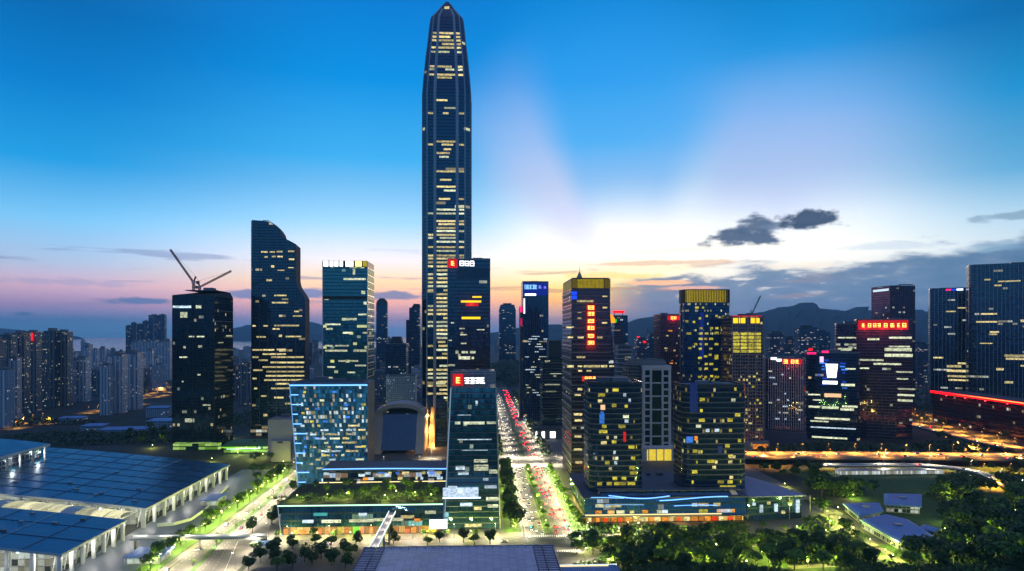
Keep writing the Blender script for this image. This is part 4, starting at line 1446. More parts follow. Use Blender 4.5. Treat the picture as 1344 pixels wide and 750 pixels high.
dots = [(912, 917, 404), (921, 924, 404), (899, 903, 422), (926, 929, 415), (917, 920, 418), (939, 942, 415), (948, 951, 416), (909, 912, 423), (918, 922, 431), (932, 936, 431), (939, 943, 431), (946, 951, 430), (902, 907, 438), (918, 922, 438), (925, 929, 438), (938, 943, 437), (946, 950, 437),
        (917, 922, 445), (924, 928, 445), (931, 936, 445), (948, 951, 446), (911, 915, 452), (918, 921, 452), (925, 929, 452), (938, 943, 452), (950, 954, 453), (903, 907, 457), (917, 921, 458), (931, 935, 458), (916, 921, 470), (924, 928, 468), (938, 943, 469, 6), (930, 934, 466),
        (925, 929, 478), (931, 936, 478), (917, 921, 484), (925, 929, 484), (938, 942, 485), (947, 950, 482), (916, 920, 495), (924, 928, 495), (932, 936, 494), (938, 944, 495), (953, 958, 495), (934, 938, 501), (944, 950, 502)]
b.lit(dots, lw_yel, 2.8)
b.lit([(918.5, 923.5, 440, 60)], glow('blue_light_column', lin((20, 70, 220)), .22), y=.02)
sg = empty('advert_sign', (Xat(956, 890), 893, Zat(470, 890)), YAW, 'red lit sign at the edge of the gold-crowned curved tower', 'sign')
MB().box(-4.5, 4.5, -.6, .6, 0, 9).build('red_panel', neon_red, sg)
MB().box(-.3, .3, .62, 8, 4, 4.6).build('bracket', dark_metal, sg)

# --- others on the right
b = Bld('office_tower', 'dark maroon tower with a red sign, left of the gold-crowned curved tower', 867, 897, 1150)
gm1 = facade('maroon_glass', stint=(1.0, .52, .72), glass=(.035, .012, .018), frame=(.10, .05, .06), bay=1.8, fl=4.2, mw=.5, sp=1.3, lit=.05, c1=(255, 190, 110), c2=WARM, power=.7, seed=91, strip=.4)
P = rect(b.x(867), b.x(897), 0, 46)
b.part('curtain_wall', MB().loft([(0, P), (b.z(413.5), P)]), gm1)
b.roof(P, b.z(413.5), None, 1, 5)
b.panel(876, 894, 414.5, 420.5, neon_redd, 0, .5)
point('sign_glow', (b.x(885), -8, b.z(420)), 5000, (1, .04, .05), b.root, 1.0)
b.glyphs(880, 888, 415.5, 419.5, 2, neon_char, -.6, 31)
b.glyphs(888.5, 893.5, 415.8, 419.2, 2, neon_red, -.6, 32)
b.auto(16, 872, 896, 430, 520, [lw_warm, lw_oran], 12, 4.2, 2, 7, 1.8)
b.fins(b.x(868), b.x(896), 10, 0, 0, b.z(422), plain('maroon_metal', (.13, .06, .07), .5, .3), .5, .6)

b = Bld('office_tower', 'tan grid tower with a bright yellow lit upper block and lit roof letters', 961, 1004, 860)
g11 = facade('tan_grid', stint=(1.0, .52, .72), glass=(.035, .025, .03), frame=(.26, .19, .20), bay=3.2, fl=4.2, mw=.7, sp=1.2, lit=.10, c1=(255, 230, 120), c2=WARM, power=.8, seed=95, strip=.4, cell=1)
P = rect(b.x(961), b.x(1003), 0, 46)
zt = b.z(416)
b.part('curtain_wall', MB().loft([(0, P), (zt, P)]), g11)
b.roof(P, zt, None, 2, 17)
for a, c_ in ((962, 968), (969.5, 978), (985.5, 990.5), (991.5, 997)):
    b.strip(b.x(a), b.x(c_), b.z(424.5), 6.5, glow('yellow_letter_light', lin((255, 205, 20)), 1.5), 0, 'sign', .35)
b.strip(b.x(960.5), b.x(1000), b.z(415.8), 1.2, neon_redd, -.1, 'light_strip', .5)
for k in range(6):
    z = b.z(463) + k * 4.35
    for j in range(4):
        b.strip(b.x(962 + j * 9.5), b.x(970.5 + j * 9.5), z, 3.3, lw_yel, 0, 'lit_window', .25)
for k in range(5):
    b.strip(b.x(961 + k * 10.4) - .4, b.x(961 + k * 10.4) + .4, 0, zt, plain('tan_pier', (.28, .22, .22), .6), 0, 'pier', .7)
b.auto(12, 964, 1000, 492, 512, [lw_yel, lw_warm], 18, 4.2, 2, 4, 2.2)
b.auto(14, 964, 1000, 515, 580, [lw_yel, lw_warm], 19, 4.2, 2, 5, 2.0)
b.part('plinth', MB().box(b.x(958), b.x(1007), -8, -.1, 0, 14), plain('tan_stone', (.3, .24, .2), .7))
b.part('lit_hall', MB().box(b.x(985), b.x(1005), -8.2, -7.9, 2, 11), lw_oran)

b = Bld('office_tower', 'striped lilac tower with upright pale fins and a red roof sign', 1006, 1056, 905, yaw=-.34)
g12 = facade('lilac_stripe', stint=(1.0, .52, .72), glass=(.022, .016, .03), frame=(.17, .15, .18), bay=2.6, fl=4.2, mw=1.0, sp=.9, lit=.05, c1=COOL, c2=WARM, power=.8, seed=99, strip=.5)
P = rrect(b.x(1006), b.x(1056), 0, 50, 8, 4)
zt = b.z(472)
b.part('curtain_wall', MB().loft([(0, P), (zt, P)]), g12)
b.fins(b.x(1010), b.x(1052), 16, 0, 22, zt + 2, plain('lilac_fin', (.52, .45, .52), .55), .7, 1.1)
b.roof(P, zt, None, 2, 19)
b.panel(1027, 1051, 471.5, 478, neon_redd, -.9, .5)
point('sign_glow', (b.x(1039), -8, b.z(477)), 5000, (1, .04, .06), b.root, 1.0)
b.glyphs(1028, 1034.5, 472.2, 477.4, 1, neon_char, -1.5, 41)
b.glyphs(1037, 1048, 472.2, 477.4, 2, neon_char, -1.5, 42)
b.lit([(1013, 1020, 471, 3), (1020, 1026, 473, 3)], neon_white, y=-1.2, name='roof_light')
b.auto(18, 1008, 1052, 480, 555, [lw_pale, lw_cool], 22, 4.2, 2, 7, 1.7, y=-.6)
b.part('plinth', MB().loft([(0, rect(b.x(1004), b.x(1058), -14, -.1)), (20, rect(b.x(1004), b.x(1056), -9, -.1))]), plain('plum_stone', (.10, .07, .09), .7))

b = Bld('office_tower', 'curved navy tower carrying a dazzling blue-white screen', 1060, 1126, 950, yaw=-.40)
g13 = facade('night_blue_glass', glass=(.010, .014, .04), frame=(.03, .035, .06), bay=1.8, fl=4.2, mw=.15, sp=1.1, lit=.10, c1=COOL, c2=WARM, power=.9, seed=103, strip=.8, cell=3)
P = rrect(b.x(1060), b.x(1126), 0, 50, 16, 6)
zt = b.z(464)
b.part('curtain_wall', MB().loft([(0, P), (zt, P)]), g13)
b.roof(P, zt, None, 2, 23)
_r = random.Random(44)
for _k in range(16):
    _py = 470 + 4.0 * (_k % 11)
    _x = _r.choice((_r.uniform(1074, 1083), _r.uniform(1099, 1106)))
    b.strip(b.x(_x), b.x(_x + _r.uniform(2.5, 8)), b.z(_py), 1.8, _r.choice((lw_blue, glow('deep_blue_window', lin((20, 70, 225)), .9))), -.1)
point('sign_glow', (b.x(1091), -9, b.z(487)), 12000, (.12, .3, 1), b.root, 1.0)
b.part('led_screen', MB().loft([(b.z(496), rect(b.x(1086.5), b.x(1097), -.9, .1)), (b.z(478), rect(b.x(1084.5), b.x(1099), -.9, .1))]), neon_white)
b.strip(b.x(1081), b.x(1098.5), b.z(504.5), 4.4, neon_white, -.3, 'led_screen', .4)
b.strip(b.x(1077.5), b.x(1082), b.z(476), 8, glow('pale_pink_light', lin((255, 190, 210)), 1.5), -.3, 'light_panel', .4)
b.strip(b.x(1083), b.x(1103), b.z(521.5), 5, glow('peach_light', lin((255, 200, 150)), 1.1), -.3, 'light_panel', .4)
b.strip(b.x(1062), b.x(1073), b.z(465.5), 2.6, neon_pink, -.3, 'sign', .4)
b.strip(b.x(1080), b.x(1088), b.z(463.5), 3, neon_pink, -.3, 'sign', .4)
b.lit([(1102, 1115, 459.5, 2), (1108, 1120, 484), (1103, 1119, 505, 3), (1063, 1078, 519), (1069, 1080, 526, 1.6), (1064, 1078, 535, 2.6), (1080, 1100, 535.5, 3), (1102, 1118, 537, 3), (1104, 1122, 533, 2.5), (1071, 1113, 550, 2.4), (1066, 1088, 554), (1068, 1110, 575, 2.2),
       (1062, 1072, 582, 2)], lw_pale, 1.8, y=-.1)
b.lit([(1066, 1120, 562, 1.6)], lw_cool, y=-.1)

b = Bld('office_tower', 'dark slab between the screen tower and the red-lettered tower', 1099, 1128, 1000, yaw=-.40)
P = rect(b.x(1099), b.x(1128), 0, 50)
zt = b.z(426)
g14 = facade('dusk_slab_glass', stint=(1.0, .52, .72), glass=(.018, .012, .028), frame=(.05, .04, .06), bay=1.8, fl=4.2, mw=.2, sp=1.1, lit=.07, c1=(240, 245, 190), c2=COOL, power=.85, seed=107, strip=.8, cell=3)
b.part('curtain_wall', MB().loft([(0, P), (zt, P)]), g14)
b.roof(P, zt, None, 1, 25)
b.lit([(1101, 1127, 443.5), (1101, 1118, 458), (1127 - 6, 1128, 457), (1119, 1128, 472), (1101, 1110, 484), (1118, 1128, 518), (1119, 1127, 501)], lw_pale, 1.8)

b = Bld('office_tower', 'plum tower under a long red band of amber roof characters', 1128, 1194, 960, yaw=-.42)
g15 = facade('plum_tower_glass', stint=(1.0, .52, .72), glass=(.030, .014, .026), frame=(.09, .06, .08), bay=1.8, fl=4.2, mw=.2, sp=1.1, lit=.08, c1=(240, 245, 180), c2=COOL, power=.9, seed=111, strip=.8, cell=3)
P = [(b.x(1128), 0), (b.x(1175), 0), (b.x(1194), 14), (b.x(1194), 60), (b.x(1128), 60)]
zt = b.z(420)
b.part('curtain_wall', MB().loft([(0, P), (zt, P)]), g15)
b.roof(P, zt, None, 2, 27)
for _x in (1138, 1159, 1180):
    point('sign_glow', (b.x(_x), -8, b.z(432)), 9000, (1, .03, .05), b.root, 1.0)
sg = b.panel(1130, 1188, 420.5, 433, neon_redd, -.3, .6)
for a, c_, k in ((1134, 1138.5, 1), (1141, 1146, 1), (1147, 1157, 2), (1159.5, 1165, 1), (1167, 1173, 1), (1175, 1179, 1), (1180.5, 1186.5, 1)):
    b.glyphs(a, c_, 424.5, 430, k, neon_char, -.95, int(a), sg)
b.lit([(1141, 1155, 445.5, 2.4), (1166, 1192, 443.5, 2.6), (1166, 1190, 455, 2), (1161, 1192, 459, 4), (1161, 1193, 466.5, 4), (1148, 1180, 478, 2.4), (1129, 1160, 473, 2.2), (1174, 1193, 488), (1174, 1188, 497), (1129, 1143, 484), (1141, 1170, 512, 2), (1176, 1196, 510, 2.2),
       (1176, 1195, 518, 2.4), (1146, 1165, 524, 2), (1176, 1193, 525, 3), (1152, 1174, 548, 2), (1131, 1140, 530)], lw_pale, 1.8, y=-.1)
b.part('lower_facet', MB().box(b.x(1140), b.x(1175), -1.2, -.15, 0, b.z(488)), facade('rose_glass', stint=(1.0, .52, .72), glass=(.06, .035, .04), frame=(.16, .11, .12), bay=1.8, fl=4.2, lit=.06, c1=WARM, c2=COOL, seed=113, power=.7, strip=.6))

b = Bld('office_tower', 'taller dark tower rising behind the plum tower with a lit strip at its top left', 1144, 1203, 1250)
P = rect(b.x(1168), b.x(1202), 0, 60)
zt = b.z(376)
g16 = facade('slate_rear_glass', stint=(1.0, .52, .72), glass=(.018, .014, .032), frame=(.05, .045, .07), bay=2.0, fl=4.4, mw=.4, sp=1.2, lit=.03, c1=WARM, c2=COOL, power=.7, seed=117, strip=.6)
b.part('curtain_wall', MB().loft([(0, P), (zt, P)]), g16)
b.fins(b.x(1169), b.x(1201), 12, 0, 0, zt, plain('slate_fin', (.07, .065, .1), .5, .3), .6, .8)
b.roof(P, zt, None, 2, 29)
b.side_strip(b.x(1168), 4, 54, b.z(381.5), 4, lw_cool)
b.part('roof_truss', MB().box(b.x(1184), b.x(1203), 8, 9, zt + 3, zt + 4.4), dark_metal)
b.part('antenna', MB().tube((b.x(1192), 8.5, zt), (b.x(1192), 8.5, zt + 10), .25, .1, 5), dark_metal)

b = Bld('office_tower', 'navy tower with pale upright fins and small blue and red lights on its roof edge', 1225, 1279, 1330, yaw=-.50)
P = rect(b.x(1225), b.x(1279), 0, 56)
zt = b.z(379)
b.part('curtain_wall', MB().loft([(0, P), (zt, P)]), facade('fin_navy_glass', glass=(.012, .016, .035), frame=(.04, .045, .06), bay=2.0, fl=4.4, mw=.2, sp=1.2, lit=.06, c1=(250, 240, 190), c2=COOL, power=.9, seed=121, strip=.85, cell=3))
b.fins(b.x(1226), b.x(1278), 13, 0, 0, zt, plain('pale_fin', (.6, .62, .7), .5, .1), .55, .9)
b.roof(P, zt, None, 2, 31)
for a, c_, mt in ((1243, 1249, neon_pink), (1250, 1262, neon_blue), (1255, 1262, neon_white), (1273, 1278, neon_red)):
    b.strip(b.x(a), b.x(c_), b.z(381.5), 3, mt, -.9, 'roof_light', .3 + (.05 if a == 1255 else 0))
b.lit([(1256, 1274, 404.5, 1.6), (1243, 1254, 409, 1.6), (1256, 1278, 477, 2.4), (1244, 1260, 481, 3), (1244, 1276, 487, 3), (1245, 1278, 494, 2.5), (1246, 1266, 499, 2), (1229, 1240, 470)], lw_warm, y=-.1)

b = Bld('office_tower', 'broad gridded navy tower standing at the right edge of the view', 1280, 1362, 1180, yaw=-.50)
P = rrect(b.x(1280), b.x(1362), 0, 60, 10, 4)
zt = b.z(347)
b.part('curtain_wall', MB().loft([(0, P), (zt, P)]), facade('grid_navy_glass', glass=(.014, .016, .03), frame=(.07, .075, .10), bay=3.4, fl=4.4, mw=.3, sp=.9, lit=.05, c1=(250, 240, 180), c2=COOL, power=.9, seed=125, strip=.8, cell=2))
b.fins(b.x(1289), b.x(1356), 16, 0, 0, zt, plain('pale_fin', (.6, .62, .7), .5, .1), .35, .6)
b.roof(P, zt, None, 3, 33)
b.bands(P, 8.8, zt, 8.8, .35, .3, mid_metal)
b.lit([(1297, 1304, 366.5), (1312, 1336, 369.5), (1308, 1316, 374.5), (1293, 1311, 412), (1288, 1311, 422.5), (1336, 1346, 421.5, 3), (1303, 1313, 436), (1302, 1311, 439), (1292, 1306, 451, 1.4), (1319, 1350, 467, 3), (1320, 1350, 471, 2.6), (1310, 1318, 485, 3), (1319, 1328, 502, 3), (1336, 1348, 480)], lw_warm, y=-.1)

# --- low dark stadium-like block with the red edge light
XA, XB = (Xat(1224, 1150), 1150), (Xat(1362, 930), 930)
lb = empty('exhibition_hall', (XA[0], XA[1], 0), 0, 'low dark hall with a long straight red light along its roof edge', 'hall')
dX, dY = XB[0] - XA[0], XB[1] - XA[1]
nx, ny = -dY, dX
ln = math.hypot(nx, ny)
nx, ny = nx / ln, ny / ln
if nx < 0: nx, ny = -nx, -ny
pl = [(0, 0), (dX, dY), (dX + nx * 40, dY + ny * 40), (nx * 40, ny * 40)]
MB().loft([(0, pl), (51, pl)]).build('wall', facade('hall_night_glass', stint=(1.0, .52, .72), glass=(.014, .010, .016), frame=(.008, .007, .009), bay=4, fl=6, mw=.4, sp=2.0, lit=.10, c1=WARM, c2=COOL, power=.8, seed=131, strip=.3, cell=1), lb)
MB().loft([(51.003, grow(pl, 2)), (53, grow(pl, 2))]).build('roof', roof_dark, lb)
for _k in range(5):
    _t = (_k + .5) / 5
    point('sign_glow', (dX * _t - nx * 9, dY * _t - ny * 9, 47), 8000, (1, .03, .03), lb, 1.0)
e0, e1 = Vector((0, 0, 51)) - Vector((nx, ny, 0)) * 2.6, Vector((dX, dY, 51)) - Vector((nx, ny, 0)) * 2.6
MB().tube(e0, e1, 1.9, None, 8).build('light_strip', glow('red_edge_light', lin((255, 4, 8)), 3.0), lb)
mb = MB().tube(e0 + Vector((0, 0, .9)) - Vector((nx, ny, 0)) * .9, e1 + Vector((0, 0, .9)) - Vector((nx, ny, 0)) * 1.5, .45, None, 6)
mb.build('light_strip', glow('amber_edge_light', lin((255, 190, 90)), 2.6), lb)


# ------------------------------------------------------------------ streets
def road(name, pts, z=.012, mat=None):
    return sheet(name, pts, mat or asphalt, z)


def marks(name, segs, z=.03):
    """painted lines: (u0, v0, u1, v1, width, dash or 0)"""
    mb = MB()
    for u0, v0, u1, v1, w, dash in segs:
        L = math.hypot(u1 - u0, v1 - v0)
        dx, dy = (u1 - u0) / L, (v1 - v0) / L
        nx, ny = -dy * w / 2, dx * w / 2
        t = 0
        while t < L:
            e = min(L, t + (dash * .4 if dash else L))
            a, c_ = (u0 + dx * t, v0 + dy * t), (u0 + dx * e, v0 + dy * e)
            mb.face([(a[0] - nx, a[1] - ny, 0), (a[0] + nx, a[1] + ny, 0), (c_[0] + nx, c_[1] + ny, 0), (c_[0] - nx, c_[1] - ny, 0)][::-1])
            t += dash if dash else L
    return tag(mb.build(name, mark_m, None, (0, 0, z), YAW), kind='structure')


lawn = grass_mat()
# paved blocks (a kerb step above the carriageways)
slab('pavement', rect(-176, 31.5, 499, 776), paving, 0, .13)
slab('pavement', rect(69, 300, 499, 776), paving, 0, .13)
slab('pavement', rect(-176, 31.5, 818, 1200), paving, 0, .13)
slab('pavement', rect(69, 262, 818, 1200), paving, 0, .13)
slab('pavement', rect(-150, 33.5, 428, 470), paving, 0, .13)
slab('pavement', rect(69, 112, 428, 470), paving, 0, .13)
# boulevard, left avenue, cross streets
road('road', rect(32, 68.5, 300, 470))
road('road', rect(32, 68.5, 499.5, 776))
road('road', rect(32, 68.5, 818, 3200))
road('road', rect(-176, 330, 470.01, 499.3))
road('road', rect(-175, 300, 776.5, 817.5))
road('road', [(-204, 300), (-150, 300), (-154, 430), (-154, 470), (-177, 500), (-177, 1500), (-203, 1500), (-203, 640)], .011)
marks('road_marking', [(36 + 3.6 * i, 430, 36 + 3.6 * i, 466, .16, 6) for i in range(4)] + [(36 + 3.6 * i, 506, 36 + 3.6 * i, 772, .16, 6) for i in range(4)] + [(54.5 + 3.4 * i, 506, 54.5 + 3.4 * i, 772, .16, 6) for i in range(1, 4)]
      + [(33, 430, 33, 466, .2, 0), (33, 503, 33, 774, .2, 0), (67.6, 503, 67.6, 774, .2, 0), (33, 822, 33, 1800, .25, 0), (67.6, 822, 67.6, 1800, .25, 0)]
      + [(33 + k * 1.6, 500.5, 33 + k * 1.6, 504, .7, 0) for k in range(22)] + [(33 + k * 1.6, 465.5, 33 + k * 1.6, 469, .7, 0) for k in range(22)] + [(33 + k * 1.6, 770.5, 33 + k * 1.6, 775, .7, 0) for k in range(22)] + [(33 + k * 1.6, 819, 33 + k * 1.6, 823, .7, 0) for k in range(22)])
marks('road_marking', [(-200, 420, -200.5, 1100, .2, 0), (-196.4, 420, -197, 1100, .16, 6), (-192.8, 460, -193.4, 1100, .16, 6), (-178.5, 520, -178.5, 1100, .2, 0), (-182, 500, -182, 1100, .16, 6), (-185.6, 500, -185.6, 1100, .16, 6), (-176, 430, -182, 500, .16, 6), (-168, 430, -180, 500, .16, 6),
                       (-160, 430, -178.5, 515, .2, 0)], .031)
marks('road_marking', [(-150, 477, 30, 477, .16, 6), (-150, 484.6, 30, 484.6, .25, 0), (-150, 492, 30, 492, .16, 6), (71, 477, 320, 477, .16, 6), (71, 484.6, 320, 484.6, .25, 0), (-170, 796, 30, 796, .25, 0), (71, 796, 290, 796, .25, 0)], .03)
# medians
slab('median', rect(47.5, 53.2, 508, 770), lawn, 0, .22)
slab('median', rect(48.5, 52.5, 826, 2600), lawn, 0, .22)
slab('median', [(-183, 436), (-180, 436), (-188, 520), (-190, 900), (-193, 900), (-191.5, 520)], lawn, 0, .22)
slab('verge', rect(-217, -204.5, 430, 760), lawn, 0, .16)
slab('verge', rect(70, 80, 512, 760), lawn, .131, .17)
slab('verge', rect(17, 30, 512, 760), lawn, .131, .17)
slab('forecourt', rect(-262, -218, 428, 760), plain('blue_grey_paving', (.10, .12, .15), .5, 0, .3, .1), 0, .11)
slab('park_lawn', rect(112.5, 700, 300, 470), lawn, 0, .10)
slab('park_lawn', rect(330.5, 760, 470, 740), lawn, 0, .10)


# ------------------------------------------------------------------ left-hand podium with roof gardens
def box_at(px0, px1, D):
    u0, v0 = to_uv(px0, D)
    u1, _ = to_uv(px1, D)
    return u0, u1 - u0, v0


u0, L, v0 = box_at(368, 581, 503)
pl1 = empty('podium_mall', (*to_xy(u0, v0), 0), YAW, 'podium with planted roof, pale green light line and orange shops, left of the tapering tower', 'mall')
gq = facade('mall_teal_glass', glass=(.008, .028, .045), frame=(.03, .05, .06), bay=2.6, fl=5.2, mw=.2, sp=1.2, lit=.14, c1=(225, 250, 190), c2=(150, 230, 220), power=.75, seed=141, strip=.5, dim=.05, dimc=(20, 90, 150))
MB().loft([(6.5, rect(0, L, 0, 68)), (22, rect(0, L, 2, 68))]).build('curtain_wall', gq, pl1)
MB().box(1, L - 1, 3, 67, 0, 6.49).build('ground_floor', facade('shopfront_glass'), pl1)
MB().box(-1.5, L, -1.5, 69, 22.01, 23.2).build('roof', plain('garden_roof', (.015, .028, .01), .9, 0, .4, .2), pl1)
MB().tube((-1.5, -1.9, 22.8), (L, -1.9, 22.8), .5, None, 6).build('light_strip', led_green, pl1)
MB().tube((-1.5, -1.5, 22.8), (0.6, -.2, 0.2), .35, None, 6).build('edge_frame', glow('dim_white_edge', lin((150, 185, 215)), .55), pl1)
rr = random.Random(31)
for i in range(20):
    a = 3 + i * (L - 10) / 20 + rr.uniform(-1.5, 1.5)
    mt = [lw_oran, lw_yel, lw_oran, lw_warm, glow('coral_shop_light', lin((255, 110, 70)), 1.0), lw_oran][i % 6]
    if i == 9: mt = glow('green_shop_light', lin((40, 220, 30)), 1.2)
    if i in (12, 14, 15): continue
    MB().box(a, a + rr.uniform(2.5, 6), 2.6, 3.2, .6, rr.uniform(3.4, 6.0)).build('shopfront', mt, pl1)
for a, w, z, mt in ((50, 18, 9.6, lw_pale), (68, 22, 10.2, lw_pale), (57, 6, 14, lw_cool), (88, 10, 12, lw_warm), (16, 8, 9.5, lw_cool), (24, 10, 14.5, glow('teal_window_light', lin((60, 190, 190)), .7)), (112 - 6, 8, 15, lw_pale), (30, 14, 9.4, lw_pale), (98, 5, 9.5, lw_oran)):
    if a + w < L: MB().box(a, a + w, -.3 + (z - 6.5) * .13, 1 + (z - 6.5) * .13, z, z + 2.2).build('lit_window', mt, pl1)
MB().box(L - 10, L + 3, -1.4, -.3, 4.5, 11).build('led_screen', neon_white, pl1)
for i in range(5):
    point('shop_light', (8 + i * (L - 16) / 4, -2.0, 5.5), 7000, (1, .6, .25), pl1, .8)

u0, L, v0 = box_at(424, 586, 578)
pl2 = empty('podium_block', (*to_xy(u0, v0), 0), YAW, 'upper podium block with a long blue light line, in front of the vaulted mall', 'mall')
MB().box(0, L, 0, 34, 12, 33).build('curtain_wall', facade('mall_blue_glass', glass=(.010, .025, .06), frame=(.03, .045, .07), bay=2.6, fl=5.2, mw=.2, sp=1.2, lit=.30, c1=(255, 190, 90), c2=(190, 220, 255), power=.85, seed=145, strip=.4, dim=.06, dimc=(20, 60, 170)), pl2)
MB().box(0, L, .3, 34, 0, 11.99).build('ground_floor', facade('shopfront_glass'), pl2)
MB().box(-1, L + 1, -1.2, 35, 33.01, 34.6).build('roof', plain('podium_roof'), pl2)
wavy(pl2, 0, L, -1.5, 34.4, .5, led_blue, n=16, t=.5, per=1, ph=.4)
MB().tube((-6, -.8, 23.2), (L, -.8, 23.6), .35, None, 6).build('light_strip', led_warm, pl2)
rr = random.Random(33)
for i in range(24):
    a = rr.uniform(0, L - 8)
    z = rr.choice((25, 28, 29.5))
    MB().box(a, a + rr.uniform(1.5, 6), -.3, .6, z, z + 2.2).build('lit_window', rr.choice((lw_cool, lw_blue, lw_warm, lw_oran, lw_cool)), pl2)
for a, w, z, mt in ((0, 12, 18.4, glow('coral_shop_light', lin((255, 110, 70)), 1.0)), (16, 8, 18.4, lw_oran), (86, 14, 18.2, lw_oran), (60, 7, 15, lw_yel), (30, 10, 13.5, lw_yel)):
    MB().box(a, a + w, -.4, .6, z, z + 3.6).build('shopfront', mt, pl2)
for i in range(4):
    point('shop_light', (8 + i * (L - 16) / 3, -2.0, 20), 2600, (1, .7, .3), pl2, .8)

# ------------------------------------------------------------------ tiled roof at the bottom edge and the white bridge
ub0, vb = to_uv(478, 417.5)
ub1, _ = to_uv(727, 417.5)
rf = empty('tiled_roof_building', (*to_xy(ub0, vb), 0), YAW, 'low building whose lavender tiled roof fills the bottom edge of the view', 'building')
W = ub1 - ub0
MB().box(1.5, W - 1.5, -120, -2, 0, 16.5).build('wall', concrete, rf)
mb = MB()
mb.loft([(16.51, rect(0, W, -125, 0)), (18.3, rect(0, W, -125, 0))], 0)
mb.build('roof', tile_roof_m, rf)
for sx in (0.6, 7.2, 12.6, W - 12.6, W - 7.2, W - .6):
    MB().box(sx - .22, sx + .22, -124, -.6, 18.303, 18.75).build('roof_rail', plain('black_rail', (.03, .03, .05), .5), rf)
for k in range(40):
    y = -1.2 - k * 3.0
    for xa, xb in ((.85, 12.3), (W - 12.3, W - .85)):
        MB().box(xa, xb, y - .12, y + .12, 18.303, 18.6).build('roof_rung', plain('black_rail'), rf)
for k in range(17):
    x = 17 + k * (W - 34) / 16
    MB().box(x - .18, x + .18, -3.4, -.2, 18.303, 18.62).build('roof_clip', plain('black_rail'), rf)
MB().box(-.3, W + .3, -.02 + .03, .5, 16.6, 18.8).build('eaves', pale_metal, rf)

br = empty('footbridge', (0, 0, 0), 0, 'straight white-lit footbridge from the podium to the tiled roof', 'footbridge')
pa, pb = Vector((Xat(515, 500), 500, 18.4)), Vector((Xat(490.5, 419), 419.5, 17.6))
dv = (pb - pa)
sd = Vector((-dv.y, dv.x, 0)).normalized()


def bar(mb, a, c_, w, h, z0):
    d = (c_ - a)
    s_ = Vector((-d.y, d.x, 0)).normalized() * (w / 2)
    A, B, C, Dd = a + s_, c_ + s_, c_ - s_, a - s_
    lo = [(p.x, p.y, p.z + z0) for p in (A, B, C, Dd)]
    hi = [(p.x, p.y, p.z + z0 + h) for p in (A, B, C, Dd)]
    mb.face(hi[::-1])
    mb.face(lo)
    for i in range(4):
        j = (i + 1) % 4
        mb.face([lo[j], lo[i], hi[i], hi[j]])
    return mb


bar(MB(), pa, pb, 5.0, .8, -.8).build('deck', plain('bridge_deck', (.30, .26, .24), .7), br)
for sg_ in (-1, 1):
    bar(MB(), pa + sd * 2.4 * sg_, pb + sd * 2.4 * sg_, .3, 1.1, .003).build('parapet', white_paint, br)
    bar(MB(), pa + sd * 2.4 * sg_, pb + sd * 2.4 * sg_, .36, .18, 1.11).build('light_strip', led_white, br)
for t in (.2, .5, .8):
    q = pa + dv * t
    MB().tube((q.x, q.y, 0), (q.x, q.y, q.z - .8), .7, None, 8).build('pier', concrete, br)
for t in (.12, .32, .52, .72, .92):
    q = pa + dv * t
    point('bridge_light', (q.x, q.y, q.z + 2.4), 1100, (1, .93, .85), br, .2)

# ------------------------------------------------------------------ exhibition halls on the left
hl = plain('hall_white', (.62, .63, .62), .5)


